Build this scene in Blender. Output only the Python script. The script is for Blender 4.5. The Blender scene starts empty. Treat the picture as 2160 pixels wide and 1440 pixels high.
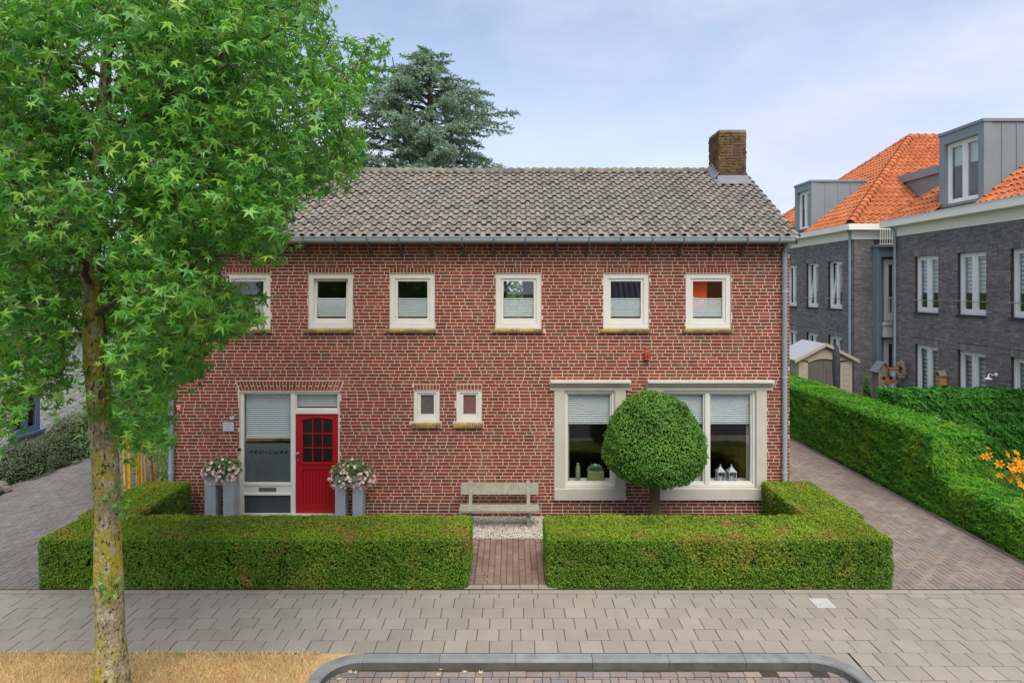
import bpy, math, random
import numpy as np
from mathutils import Vector, Matrix

R = math.radians
rng = np.random.default_rng(11)
random.seed(11)
sc = bpy.context.scene
col = sc.collection

# ------------------------------------------------------------------ camera
F, CAMZ, HX, HY = 1358.0, 4.8, 1080.0, 610.0      # focal length, eye height, vanishing point (photo pixels)
Y0 = 13.6                                         # depth of the house front
cd = bpy.data.cameras.new('camera')
cam = bpy.data.objects.new('camera', cd)
col.objects.link(cam)
cam.location = (0, 0, CAMZ)
cam.rotation_euler = (R(90), 0, 0)
cd.sensor_width = 36
cd.lens = 36 * F / 2160
cd.shift_y = -110 / 2160
cd.clip_start = 0.1
cd.clip_end = 3000
sc.camera = cam

# ------------------------------------------------------------------ sky, sun, exposure
SUN_EL, SUN_AZ = 58, 170          # degrees; azimuth measured clockwise from +Y
world = bpy.data.worlds.new('World')
sc.world = world
world.use_nodes = True
wn, wl = world.node_tree.nodes, world.node_tree.links
wn.clear()
wout = wn.new('ShaderNodeOutputWorld')
bg = wn.new('ShaderNodeBackground')
sky = wn.new('ShaderNodeTexSky')
sky.sky_type = 'NISHITA'
sky.sun_disc = False
sky.sun_elevation = R(SUN_EL)
sky.sun_rotation = R(SUN_AZ)
sky.altitude = 0
sky.air_density = 1.0
sky.dust_density = 1.5
tc = wn.new('ShaderNodeTexCoord')
mp = wn.new('ShaderNodeMapping')
mp.inputs['Scale'].default_value = (1.0, 1.0, 2.6)
mp.inputs['Location'].default_value = (0.35, 0.2, 0.1)
n1 = wn.new('ShaderNodeTexNoise')
n1.inputs['Scale'].default_value = 2.3
n1.inputs['Detail'].default_value = 7
n1.inputs['Roughness'].default_value = 0.55
cr = wn.new('ShaderNodeValToRGB')
cr.color_ramp.elements[0].position = 0.44
cr.color_ramp.elements[0].color = (0.12, 0.12, 0.12, 1)
cr.color_ramp.elements[1].position = 0.74
cr.color_ramp.elements[1].color = (0.97, 0.97, 0.97, 1)
n2 = wn.new('ShaderNodeTexNoise')
n2.inputs['Scale'].default_value = 3.1
n2.inputs['Detail'].default_value = 5
cc = wn.new('ShaderNodeValToRGB')
cc.color_ramp.elements[0].position = 0.35
cc.color_ramp.elements[0].color = (3.75, 4.2, 5.6, 1)
cc.color_ramp.elements[1].position = 0.68
cc.color_ramp.elements[1].color = (4.9, 5.1, 5.85, 1)
sat = wn.new('ShaderNodeHueSaturation')
sat.inputs['Saturation'].default_value = 0.84
sat.inputs['Value'].default_value = 1.2
mx = wn.new('ShaderNodeMix')
mx.data_type = 'RGBA'
wl.new(tc.outputs['Generated'], mp.inputs['Vector'])
wl.new(mp.outputs['Vector'], n1.inputs['Vector'])
wl.new(mp.outputs['Vector'], n2.inputs['Vector'])
wl.new(n1.outputs['Fac'], cr.inputs['Fac'])
wl.new(n2.outputs['Fac'], cc.inputs['Fac'])
wl.new(sky.outputs['Color'], sat.inputs['Color'])
sx = wn.new('ShaderNodeSeparateXYZ')
wl.new(tc.outputs['Generated'], sx.inputs[0])
hz = wn.new('ShaderNodeMapRange')
hz.inputs['From Min'].default_value = 0.36
hz.inputs['From Max'].default_value = 0.05
hz.inputs['To Min'].default_value = 0.0
hz.inputs['To Max'].default_value = 0.9
wl.new(sx.outputs['Z'], hz.inputs['Value'])
mxa = wn.new('ShaderNodeMath')
mxa.operation = 'ADD'
mxa.use_clamp = True
wl.new(cr.outputs['Color'], mxa.inputs[0])
wl.new(hz.outputs['Result'], mxa.inputs[1])
wl.new(mxa.outputs[0], mx.inputs[0])
wl.new(sat.outputs['Color'], mx.inputs[6])
wl.new(cc.outputs['Color'], mx.inputs[7])
wl.new(mx.outputs[2], bg.inputs['Color'])
bg.inputs['Strength'].default_value = 0.082
wl.new(bg.outputs['Background'], wout.inputs['Surface'])

sd = bpy.data.lights.new('sun', 'SUN')
sd.energy = 1.5
sd.angle = R(50)
sd.color = (1.0, 0.96, 0.9)
sun = bpy.data.objects.new('sun', sd)
col.objects.link(sun)
sun.rotation_euler = (R(90 - SUN_EL), 0, R(180 - SUN_AZ) + 0)
sun.location = (0, 0, 60)
_d = Vector((math.sin(R(SUN_AZ)) * math.cos(R(SUN_EL)), math.cos(R(SUN_AZ)) * math.cos(R(SUN_EL)), math.sin(R(SUN_EL))))
sun.rotation_euler = _d.to_track_quat('Z', 'Y').to_euler()

sc.view_settings.view_transform = 'Standard'
sc.view_settings.look = 'None'
sc.view_settings.gamma = 1
sc.view_settings.use_curve_mapping = False
sc.view_settings.exposure = 1.15
sc.render.engine = 'CYCLES'
sc.cycles.use_denoising = True
sc.cycles.max_bounces = 8
sc.cycles.transparent_max_bounces = 12
sc.cycles.diffuse_bounces = 3
sc.cycles.glossy_bounces = 3

# ------------------------------------------------------------------ helpers
WM = {}


def P(px, py, Y):
    """photo pixel at depth Y -> world point"""
    return Vector(((px - HX) * Y / F, Y, CAMZ + (HY - py) * Y / F))


def FX(px):
    return (px - HX) * Y0 / F


def FZ(py):
    return CAMZ + (HY - py) * Y0 / F


def link(o, parent=None, loc=None):
    col.objects.link(o)
    if loc is not None:
        o.location = loc
    WM[o.name] = Matrix.Translation(o.location) @ o.rotation_euler.to_matrix().to_4x4() @ Matrix.Diagonal((*o.scale, 1))
    if parent is not None:
        o.parent = parent
        o.matrix_parent_inverse = WM[parent.name].inverted()
    return o


def tag(o, label=None, cat=None, group=None, kind=None):
    if label:
        o['label'] = label
    if cat:
        o['category'] = cat
    if group:
        o['group'] = group
    if kind:
        o['kind'] = kind
    return o


def empty(name, loc, label=None, cat=None, group=None, kind=None):
    o = bpy.data.objects.new(name, None)
    o.empty_display_size = 0.1
    link(o, None, loc)
    return tag(o, label, cat, group, kind)


def mesh_from(name, V, Fs):
    """V (n,3); Fs list of int arrays (m,k)"""
    V = np.asarray(V, dtype=np.float32).reshape(-1, 3)
    me = bpy.data.meshes.new(name)
    Fs = [np.asarray(f, dtype=np.int32) for f in Fs if len(f)]
    nl = sum(f.size for f in Fs)
    npoly = sum(len(f) for f in Fs)
    me.vertices.add(len(V))
    me.vertices.foreach_set('co', V.ravel())
    me.loops.add(nl)
    me.polygons.add(npoly)
    me.loops.foreach_set('vertex_index', np.concatenate([f.ravel() for f in Fs]))
    tot = np.concatenate([np.full(len(f), f.shape[1], dtype=np.int32) for f in Fs])
    start = np.concatenate([[0], np.cumsum(tot)[:-1]]).astype(np.int32)
    me.polygons.foreach_set('loop_start', start)
    me.polygons.foreach_set('use_smooth', np.zeros(npoly, dtype=bool))
    me.update(calc_edges=True)
    me.validate()
    return me


class MB:
    def __init__(self):
        self.V = []
        self.F = {}
        self.n = 0

    def add(self, V, faces):
        V = np.asarray(V, dtype=np.float64).reshape(-1, 3)
        for f in faces:
            self.F.setdefault(len(f), []).append([i + self.n for i in f])
        self.V.append(V)
        self.n += len(V)
        return self

    def add_np(self, V, Fa):
        Fa = np.asarray(Fa)
        self.F.setdefault(Fa.shape[1], []).extend((Fa + self.n).tolist())
        self.V.append(np.asarray(V, dtype=np.float64).reshape(-1, 3))
        self.n += len(self.V[-1])
        return self

    BF = [(0, 2, 3, 1), (4, 5, 7, 6), (0, 1, 5, 4), (2, 6, 7, 3), (0, 4, 6, 2), (1, 3, 7, 5)]

    def box(self, x0, x1, y0, y1, z0, z1):
        V = [(x, y, z) for x in (x0, x1) for y in (y0, y1) for z in (z0, z1)]
        return self.add(V, self.BF)

    def obox(self, O, U, N, Z, u0, u1, w0, w1, z0, z1):
        O, U, N, Z = map(np.array, (O, U, N, Z))
        V = [O + U * u + N * w + Z * z for u in (u0, u1) for w in (w0, w1) for z in (z0, z1)]
        return self.add(V, self.BF)

    def bev(self, x0, x1, y0, y1, z0, z1, c=0.01):
        """box with chamfered edges along all verticals and top"""
        P2 = [(x0 + c, y0), (x1 - c, y0), (x1, y0 + c), (x1, y1 - c), (x1 - c, y1), (x0 + c, y1), (x0, y1 - c), (x0, y0 + c)]
        Q2 = [(min(max(a, x0 + c), x1 - c), min(max(b, y0 + c), y1 - c)) for a, b in P2]
        V = [(a, b, z0) for a, b in P2] + [(a, b, z1 - c) for a, b in P2] + [(a, b, z1) for a, b in Q2]
        fs = [tuple(range(7, -1, -1))]
        for k in range(8):
            k2 = (k + 1) % 8
            fs.append((k, k2, 8 + k2, 8 + k))
            fs.append((8 + k, 8 + k2, 16 + k2, 16 + k))
        fs.append(tuple(range(16, 24)))
        return self.add(V, fs)

    def tube(self, pts, rad, n=8, caps=True):
        pts = [Vector(p) for p in pts]
        if not hasattr(rad, '__len__'):
            rad = [rad] * len(pts)
        up = None
        V = []
        for i, p in enumerate(pts):
            t = (pts[min(i + 1, len(pts) - 1)] - pts[max(i - 1, 0)]).normalized()
            if up is None:
                up = Vector((1, 0, 0)) if abs(t.x) < 0.9 else Vector((0, 1, 0))
            a = (up - t * up.dot(t)).normalized()
            up = a
            b = t.cross(a)
            for k in range(n):
                th = 2 * math.pi * k / n
                V.append(p + a * (math.cos(th) * rad[i]) + b * (math.sin(th) * rad[i]))
        fs = []
        for i in range(len(pts) - 1):
            for k in range(n):
                k2 = (k + 1) % n
                fs.append((i * n + k, i * n + k2, (i + 1) * n + k2, (i + 1) * n + k))
        if caps:
            fs.append(tuple(range(n - 1, -1, -1)))
            fs.append(tuple(range((len(pts) - 1) * n, len(pts) * n)))
        return self.add([tuple(v) for v in V], fs)

    def lathe(self, prof, c=(0, 0, 0), n=16, sx=1, sy=1):
        """prof [(r,z)]"""
        V = []
        for r, z in prof:
            for k in range(n):
                th = 2 * math.pi * k / n
                V.append((c[0] + r * math.cos(th) * sx, c[1] + r * math.sin(th) * sy, c[2] + z))
        fs = []
        for i in range(len(prof) - 1):
            for k in range(n):
                k2 = (k + 1) % n
                fs.append((i * n + k, i * n + k2, (i + 1) * n + k2, (i + 1) * n + k))
        fs.append(tuple(range(n - 1, -1, -1)))
        fs.append(tuple(range((len(prof) - 1) * n, len(prof) * n)))
        return self.add(V, fs)

    def prism(self, poly, ext):
        """poly: 3D points, ext: extrusion vector"""
        k = len(poly)
        e = np.array(ext)
        V = [np.array(p, dtype=float) for p in poly]
        V = V + [p + e for p in V]
        fs = [tuple(range(k - 1, -1, -1)), tuple(range(k, 2 * k))]
        for i in range(k):
            j = (i + 1) % k
            fs.append((i, j, k + j, k + i))
        return self.add(V, fs)

    def quad(self, a, b, c, d):
        return self.add([a, b, c, d], [(0, 1, 2, 3)])

    def build(self, name, mat, parent=None, smooth=False, kind=None, label=None, cat=None, group=None):
        me = mesh_from(name, np.concatenate(self.V), [np.array(v) for v in self.F.values()])
        if smooth:
            me.polygons.foreach_set('use_smooth', np.ones(len(me.polygons), dtype=bool))
            me.set_sharp_from_angle(angle=R(42))
        me.materials.append(mat)
        o = bpy.data.objects.new(name, me)
        link(o, parent)
        return tag(o, label, cat, group, kind)


def np_obj(name, V, Fs, mat, parent=None, kind=None, smooth=False, label=None, cat=None, group=None):
    me = mesh_from(name, V, Fs)
    if smooth:
        me.polygons.foreach_set('use_smooth', np.ones(len(me.polygons), dtype=bool))
    me.materials.append(mat)
    o = bpy.data.objects.new(name, me)
    link(o, parent)
    return tag(o, label, cat, group, kind)


# ------------------------------------------------------------------ materials
def lin(r, g, b):
    f = lambda c: (c / 255 / 12.92) if c / 255 <= 0.04045 else ((c / 255 + 0.055) / 1.055) ** 2.4
    return (f(r), f(g), f(b))


def M(name, stops, rough=0.85, spec=0.25, metal=0.0, noise=(6, 0.15), fine=None, bump=None, patches=(), transl=0.0, coat=0.0,
      stretch=(1, 1, 1)):
    """stops: colours picked per piece (object random + island random); noise=(scale, amount); bump=(scale, strength, dist);
    patches: (colour, scale, lo, hi[, strength]) blotches from noise"""
    m = bpy.data.materials.new(name)
    m.use_nodes = True
    N, L = m.node_tree.nodes, m.node_tree.links
    N.clear()
    out = N.new('ShaderNodeOutputMaterial')
    b = N.new('ShaderNodeBsdfPrincipled')
    b.inputs['Roughness'].default_value = rough
    b.inputs['Specular IOR Level'].default_value = spec
    b.inputs['Metallic'].default_value = metal
    b.inputs['Coat Weight'].default_value = coat
    geo = N.new('ShaderNodeNewGeometry')
    mpn = N.new('ShaderNodeMapping')
    mpn.inputs['Scale'].default_value = stretch
    L.new(geo.outputs['Position'], mpn.inputs['Vector'])
    pos = mpn.outputs['Vector']
    if len(stops) > 1:
        oi = N.new('ShaderNodeObjectInfo')
        ad = N.new('ShaderNodeMath')
        ad.operation = 'ADD'
        L.new(oi.outputs['Random'], ad.inputs[0])
        L.new(geo.outputs['Random Per Island'], ad.inputs[1])
        fr = N.new('ShaderNodeMath')
        fr.operation = 'FRACT'
        L.new(ad.outputs[0], fr.inputs[0])
        ramp = N.new('ShaderNodeValToRGB')
        e = ramp.color_ramp.elements
        while len(e) < len(stops):
            e.new(0.5)
        for i, s in enumerate(stops):
            e[i].position = i / (len(stops) - 1)
            e[i].color = (*s, 1)
        L.new(fr.outputs[0], ramp.inputs['Fac'])
        c = ramp.outputs['Color']
    else:
        rgb = N.new('ShaderNodeRGB')
        rgb.outputs[0].default_value = (*stops[0], 1)
        c = rgb.outputs[0]
    for nz in (noise, fine):
        if not nz:
            continue
        t = N.new('ShaderNodeTexNoise')
        t.inputs['Scale'].default_value = nz[0]
        t.inputs['Detail'].default_value = 4
        L.new(pos, t.inputs['Vector'])
        mr = N.new('ShaderNodeMapRange')
        mr.inputs['From Min'].default_value = 0.25
        mr.inputs['From Max'].default_value = 0.75
        mr.inputs['To Min'].default_value = 1 - nz[1]
        mr.inputs['To Max'].default_value = 1 + nz[1]
        L.new(t.outputs['Fac'], mr.inputs['Value'])
        vm = N.new('ShaderNodeVectorMath')
        vm.operation = 'SCALE'
        L.new(c, vm.inputs[0])
        L.new(mr.outputs['Result'], vm.inputs['Scale'])
        c = vm.outputs['Vector']
    for pt in patches:
        pc, ps, lo, hi = pt[:4]
        t = N.new('ShaderNodeTexNoise')
        t.inputs['Scale'].default_value = ps
        t.inputs['Detail'].default_value = 6
        t.inputs['Roughness'].default_value = 0.62
        if len(pt) > 5:
            mo = N.new('ShaderNodeVectorMath')
            mo.operation = 'ADD'
            mo.inputs[1].default_value = pt[5]
            L.new(pos, mo.inputs[0])
            L.new(mo.outputs['Vector'], t.inputs['Vector'])
        else:
            L.new(pos, t.inputs['Vector'])
        mr = N.new('ShaderNodeMapRange')
        mr.interpolation_type = 'SMOOTHSTEP'
        mr.inputs['From Min'].default_value = lo
        mr.inputs['From Max'].default_value = hi
        mr.inputs['To Max'].default_value = pt[4] if len(pt) > 4 else 1.0
        L.new(t.outputs['Fac'], mr.inputs['Value'])
        mi = N.new('ShaderNodeMix')
        mi.data_type = 'RGBA'
        mi.inputs[7].default_value = (*pc, 1)
        L.new(mr.outputs['Result'], mi.inputs[0])
        L.new(c, mi.inputs[6])
        c = mi.outputs[2]
    L.new(c, b.inputs['Base Color'])
    if bump:
        t = N.new('ShaderNodeTexNoise')
        t.inputs['Scale'].default_value = bump[0]
        t.inputs['Detail'].default_value = 6
        L.new(pos, t.inputs['Vector'])
        bn = N.new('ShaderNodeBump')
        bn.inputs['Strength'].default_value = bump[1]
        bn.inputs['Distance'].default_value = bump[2] if len(bump) > 2 else 0.01
        L.new(t.outputs['Fac'], bn.inputs['Height'])
        L.new(bn.outputs['Normal'], b.inputs['Normal'])
    if transl:
        tr = N.new('ShaderNodeBsdfTranslucent')
        L.new(c, tr.inputs['Color'])
        ms = N.new('ShaderNodeMixShader')
        ms.inputs[0].default_value = transl
        L.new(b.outputs[0], ms.inputs[1])
        L.new(tr.outputs[0], ms.inputs[2])
        L.new(ms.outputs[0], out.inputs['Surface'])
    else:
        L.new(b.outputs[0], out.inputs['Surface'])
    return m


def glass_mat(name, tint=(0.975, 0.985, 0.98), f0=0.085, rough=0.0):
    """thin double glazing: transparent plus a mirror layer whose share rises at grazing angles, same from both sides"""
    m = bpy.data.materials.new(name)
    m.use_nodes = True
    N, L = m.node_tree.nodes, m.node_tree.links
    N.clear()
    out = N.new('ShaderNodeOutputMaterial')
    t = N.new('ShaderNodeBsdfTransparent')
    t.inputs['Color'].default_value = (*tint, 1)
    g = N.new('ShaderNodeBsdfGlossy')
    g.inputs['Roughness'].default_value = rough
    geo = N.new('ShaderNodeNewGeometry')
    dt = N.new('ShaderNodeVectorMath')
    dt.operation = 'DOT_PRODUCT'
    L.new(geo.outputs['Incoming'], dt.inputs[0])
    L.new(geo.outputs['Normal'], dt.inputs[1])

    def math_node(op, a, b):
        q = N.new('ShaderNodeMath')
        q.operation = op
        for i_, v in enumerate((a, b)):
            if v is None:
                continue
            if isinstance(v, (int, float)):
                q.inputs[i_].default_value = v
            else:
                L.new(v, q.inputs[i_])
        return q.outputs[0]
    c = math_node('SUBTRACT', 1.0, math_node('ABSOLUTE', dt.outputs['Value'], None))
    f = math_node('ADD', math_node('MULTIPLY', math_node('POWER', c, 5.0), 1 - f0), f0)
    ms = N.new('ShaderNodeMixShader')
    L.new(f, ms.inputs[0])
    L.new(t.outputs[0], ms.inputs[1])
    L.new(g.outputs[0], ms.inputs[2])
    L.new(ms.outputs[0], out.inputs['Surface'])
    return m


m_brick = M('red_brick', [lin(134, 66, 53), lin(117, 58, 48), lin(145, 70, 53), lin(109, 59, 49), lin(136, 67, 52), lin(101, 63, 54), lin(139, 64, 50), lin(125, 62, 52), lin(152, 80, 57), lin(110, 78, 61), lin(129, 60, 48), lin(115, 67, 58)],
            rough=0.9, noise=(9, 0.12), fine=(90, 0.22), bump=(140, 0.5, 0.004),
            patches=[(lin(176, 124, 108), 0.9, 0.54, 0.72, 0.38), (lin(96, 70, 58), 0.7, 0.56, 0.72, 0.4, (4.0, 9.0, 2.0)), (lin(112, 104, 84), 1.3, 0.62, 0.74, 0.4, (8.0, 3.0, 1.0))])
m_brickdark = M('plinth_brick', [lin(114, 68, 58), lin(100, 60, 54), lin(122, 70, 60), lin(108, 68, 62)], rough=0.9, noise=(9, 0.12),
                fine=(90, 0.22), bump=(140, 0.5, 0.004))
m_mortar = M('mortar', [lin(217, 192, 164)], rough=0.95, noise=(1.4, 0.16), fine=(60, 0.12), bump=(120, 0.4, 0.003))
m_sillbrick = M('sill_brick', [lin(112, 98, 70), lin(126, 110, 76), lin(104, 88, 68), lin(134, 118, 70)], rough=0.95, noise=(20, 0.25),
                fine=(120, 0.2), patches=[(lin(168, 146, 58), 5, 0.45, 0.62, 0.8)], bump=(100, 0.4, 0.004))
m_stone = M('cast_stone', [lin(196, 188, 170)], rough=0.9, noise=(2.5, 0.08), fine=(130, 0.14), bump=(150, 0.35, 0.003),
            patches=[(lin(160, 160, 146), 1.6, 0.55, 0.75, 0.5)])
m_frame = M('cream_paint', [lin(222, 217, 203)], rough=0.45, spec=0.4, noise=(3, 0.04))
m_white = M('white_paint', [lin(243, 241, 236)], rough=0.5, spec=0.4, noise=(2, 0.04))
m_red = M('red_door_paint', [lin(168, 12, 26)], rough=0.38, spec=0.5, noise=(4, 0.06))
m_glass = glass_mat('window_glass')
m_glassfar = glass_mat('far_window_glass', tint=(0.92, 0.95, 0.94), f0=0.06)
m_blind = M('blind_fabric', [lin(240, 246, 243)], rough=0.75, noise=(3, 0.04), transl=0.12)
m_film = M('frosted_film', [lin(104, 112, 113)], rough=0.35, spec=0.5, noise=(7, 0.06))
m_panelglass = M('dark_panel_glass', [lin(70, 74, 76)], rough=0.12, spec=0.6, noise=(3, 0.1))
m_doorglass = M('dark_hammered_glass', [lin(30, 24, 20)], rough=0.2, spec=0.6, noise=(40, 0.5), bump=(60, 0.6, 0.01))
m_pebglass = M('obscured_glass_grey', [lin(96, 92, 86)], rough=0.25, spec=0.5, noise=(60, 0.4), bump=(80, 0.6, 0.008))
m_pebglass2 = M('obscured_glass_brown', [lin(124, 88, 80)], rough=0.25, spec=0.5, noise=(60, 0.35), bump=(80, 0.6, 0.008))
m_room = M('room_plaster', [lin(120, 114, 104)], rough=0.95, noise=(1, 0.1))
m_roomfloor = M('room_floor', [lin(90, 70, 52)], rough=0.8, noise=(2, 0.15))
m_tile = M('grey_roof_tile', [lin(134, 128, 118), lin(124, 118, 109), lin(142, 136, 125), lin(116, 111, 103), lin(138, 130, 119), lin(144, 135, 124), lin(128, 123, 114), lin(148, 133, 118), lin(120, 116, 108)],
           rough=0.92, noise=(7, 0.16), fine=(70, 0.2), bump=(110, 0.4, 0.005),
           patches=[(lin(92, 84, 58), 2.6, 0.6, 0.72, 0.55), (lin(186, 176, 158), 8, 0.62, 0.72, 0.5)])
m_ridge = M('ridge_tile_mossy', [lin(134, 126, 112), lin(120, 112, 102), lin(148, 138, 118)], rough=0.95, noise=(10, 0.3), fine=(80, 0.2),
            patches=[(lin(96, 92, 60), 6, 0.5, 0.64, 0.7), (lin(168, 136, 66), 5, 0.64, 0.7, 0.8)], bump=(90, 0.5, 0.006))
m_zinc = M('zinc_gutter', [lin(150, 156, 152)], rough=0.5, spec=0.5, metal=0.25, noise=(3, 0.12), fine=(30, 0.05))
m_pipe = M('grey_downpipe', [lin(160, 170, 178)], rough=0.5, spec=0.4, noise=(2, 0.06))
m_iron = M('bracket_iron', [lin(86, 86, 84)], rough=0.7, noise=(20, 0.2))
m_chim = M('chimney_brick', [lin(96, 72, 50), lin(112, 84, 60), lin(84, 62, 46), lin(122, 88, 62), lin(104, 74, 52)], rough=0.95, noise=(8, 0.2),
           fine=(60, 0.3), bump=(60, 0.6, 0.008), patches=[(lin(128, 110, 50), 4, 0.5, 0.66, 0.6), (lin(62, 52, 38), 7, 0.52, 0.64, 0.7)])
m_chimmortar = M('chimney_mortar', [lin(150, 138, 116)], rough=0.95, noise=(10, 0.35), patches=[(lin(96, 86, 58), 5, 0.45, 0.6, 0.8)])
m_lead = M('lead_flashing', [lin(126, 128, 132)], rough=0.6, metal=0.2, noise=(8, 0.18), bump=(14, 0.5, 0.02))
m_paving = M('concrete_paving', [lin(153, 144, 129), lin(149, 140, 125), lin(157, 148, 133), lin(152, 143, 128), lin(160, 151, 136)], rough=0.92,
             noise=(1.2, 0.1), fine=(120, 0.14), bump=(160, 0.4, 0.003), patches=[(lin(128, 118, 104), 2.2, 0.55, 0.75, 0.4)])
m_plate = M('light_cover_slab', [lin(186, 182, 174)], rough=0.85, fine=(120, 0.08))
m_joint = M('joint_sand', [lin(72, 66, 52)], rough=1, noise=(8, 0.3), fine=(60, 0.3), patches=[(lin(74, 82, 40), 3, 0.55, 0.68, 0.7)])
m_kerb = M('kerb_concrete', [lin(138, 138, 134), lin(130, 130, 127), lin(144, 144, 140)], rough=0.9, noise=(4, 0.15), fine=(130, 0.18),
           bump=(140, 0.4, 0.003), patches=[(lin(96, 94, 88), 3, 0.5, 0.7, 0.5)])
m_kerbface = M('scuffed_kerb_face', [lin(96, 95, 92), lin(90, 89, 86)], rough=0.9, noise=(3, 0.25), fine=(120, 0.15), patches=[(lin(70, 68, 64), 2.2, 0.5, 0.68, 0.6)])
m_edging = M('old_edging_stone', [lin(112, 104, 92), lin(104, 98, 88)], rough=0.95, noise=(4, 0.2), fine=(90, 0.2), patches=[(lin(86, 90, 56), 3, 0.5, 0.66, 0.6)])
m_drive = M('clay_paver', [lin(142, 127, 114), lin(132, 118, 106), lin(150, 133, 118), lin(136, 126, 116), lin(126, 112, 101), lin(145, 131, 119), lin(136, 119, 104)],
            rough=0.92, noise=(1.5, 0.14), fine=(110, 0.2), bump=(130, 0.4, 0.003), patches=[(lin(112, 108, 106), 0.8, 0.5, 0.7, 0.5)])
m_driveg = M('grey_paver', [lin(124, 118, 114), lin(116, 111, 108), lin(130, 124, 119), lin(121, 114, 110)], rough=0.92, noise=(1.5, 0.14),
             fine=(110, 0.18), bump=(130, 0.4, 0.003), patches=[(lin(134, 126, 112), 0.9, 0.55, 0.75, 0.5)])
m_pathbrick = M('path_brick', [lin(142, 115, 101), lin(132, 106, 93), lin(150, 122, 107), lin(138, 114, 103), lin(126, 103, 93)], rough=0.92,
                noise=(3, 0.15), fine=(110, 0.18), bump=(130, 0.4, 0.003))
m_bay = M('bay_paver', [lin(150, 134, 124), lin(136, 126, 120), lin(160, 140, 126), lin(128, 122, 120), lin(146, 126, 114), lin(126, 124, 126)], rough=0.92,
          noise=(2, 0.14), fine=(110, 0.18), bump=(130, 0.4, 0.003), patches=[(lin(84, 72, 64), 1.2, 0.6, 0.72, 0.6)])
m_soil = M('soil', [lin(70, 58, 44)], rough=1, noise=(4, 0.3), fine=(40, 0.3), bump=(30, 0.8, 0.02))
m_ground = M('ground_turf', [lin(92, 104, 52)], rough=1, noise=(0.4, 0.25), fine=(9, 0.3))
m_asphalt = M('asphalt', [lin(72, 72, 74)], rough=0.95, noise=(1, 0.12), fine=(160, 0.3))
m_dry = M('dry_grass', [lin(232, 202, 150), lin(222, 190, 136), lin(240, 214, 166), lin(208, 176, 124), lin(236, 206, 146), lin(190, 178, 112)], rough=0.9,
          noise=(2, 0.15), patches=[(lin(220, 168, 116), 1.6, 0.52, 0.66, 0.5), (lin(140, 150, 70), 1.2, 0.6, 0.72, 0.8)], transl=0.2)
m_drysoil = M('dry_turf_soil', [lin(196, 160, 108)], rough=1, noise=(6, 0.25), fine=(60, 0.3))
m_gravel = M('pale_gravel', [lin(232, 224, 208), lin(214, 202, 186), lin(240, 234, 222), lin(196, 184, 168), lin(226, 212, 190), lin(166, 154, 138)],
             rough=0.9, noise=(10, 0.1))
m_hedge = M('hedge_leaf', [lin(104, 146, 34), lin(84, 126, 28), lin(120, 160, 42), lin(70, 108, 26), lin(110, 150, 38), lin(134, 168, 50)], rough=0.5, spec=0.35,
            noise=(0.9, 0.28), transl=0.3, patches=[(lin(168, 164, 60), 1.5, 0.5, 0.7, 0.6), (lin(180, 136, 80), 2.0, 0.58, 0.7, 0.75), (lin(70, 104, 30), 1.2, 0.54, 0.7, 0.5, (3.0, 7.0, 5.0))])
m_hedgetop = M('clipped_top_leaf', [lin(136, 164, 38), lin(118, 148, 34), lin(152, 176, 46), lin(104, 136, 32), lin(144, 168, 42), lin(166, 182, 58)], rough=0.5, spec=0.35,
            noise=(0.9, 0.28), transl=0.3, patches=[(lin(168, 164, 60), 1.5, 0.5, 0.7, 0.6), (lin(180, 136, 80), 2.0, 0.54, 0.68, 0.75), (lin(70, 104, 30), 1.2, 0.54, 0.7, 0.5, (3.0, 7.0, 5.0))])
m_hedgecore = M('hedge_twig_core', [lin(34, 42, 16)], rough=1, noise=(20, 0.4))
m_topi = M('topiary_leaf', [lin(98, 148, 46), lin(80, 130, 40), lin(112, 162, 52), lin(68, 114, 36), lin(104, 152, 45)], rough=0.45, spec=0.4, noise=(3, 0.2),
           transl=0.22, patches=[(lin(128, 128, 40), 2.2, 0.62, 0.74, 0.7)])
m_yew = M('yew_shoot', [lin(96, 164, 40), lin(80, 148, 36), lin(112, 178, 50), lin(68, 130, 32), lin(124, 186, 54)], rough=0.55, spec=0.3, noise=(1.2, 0.22),
          transl=0.3, patches=[(lin(158, 192, 52), 1.0, 0.5, 0.7, 0.7), (lin(48, 92, 30), 1.9, 0.55, 0.7, 0.6, (5.0, 2.0, 9.0))])
m_yew2 = M('conifer_hedge_shoot', [lin(84, 154, 52), lin(66, 134, 44), lin(100, 170, 62), lin(56, 116, 40)], rough=0.55, spec=0.3, noise=(1.2, 0.22), transl=0.3)
m_leaf = M('star_leaf', [lin(102, 170, 56), lin(72, 138, 52), lin(126, 186, 62), lin(90, 160, 56), lin(148, 198, 70), lin(64, 128, 54), lin(108, 174, 54), lin(164, 204, 78), lin(86, 150, 66), lin(116, 180, 58)],
           rough=0.36, spec=0.55, noise=(1.1, 0.18), transl=0.4, patches=[(lin(164, 186, 66), 0.9, 0.58, 0.72, 0.6), (lin(150, 118, 60), 7, 0.74, 0.78, 0.8)])
m_bark = M('lichen_bark', [lin(160, 146, 112)], rough=0.95, noise=(5, 0.2), fine=(45, 0.35), bump=(30, 1.0, 0.05), stretch=(1, 1, 0.6),
           patches=[(lin(180, 164, 44), 2.4, 0.43, 0.57, 0.78), (lin(200, 184, 156), 11, 0.52, 0.6, 0.75), (lin(66, 58, 42), 24, 0.56, 0.61, 0.9),
                    (lin(170, 150, 40), 19, 0.6, 0.66, 0.6, (3.0, 1.0, 7.0))])
m_limb = M('limb_bark', [lin(104, 88, 64)], rough=0.95, noise=(8, 0.25), bump=(30, 0.6, 0.01))
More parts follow.
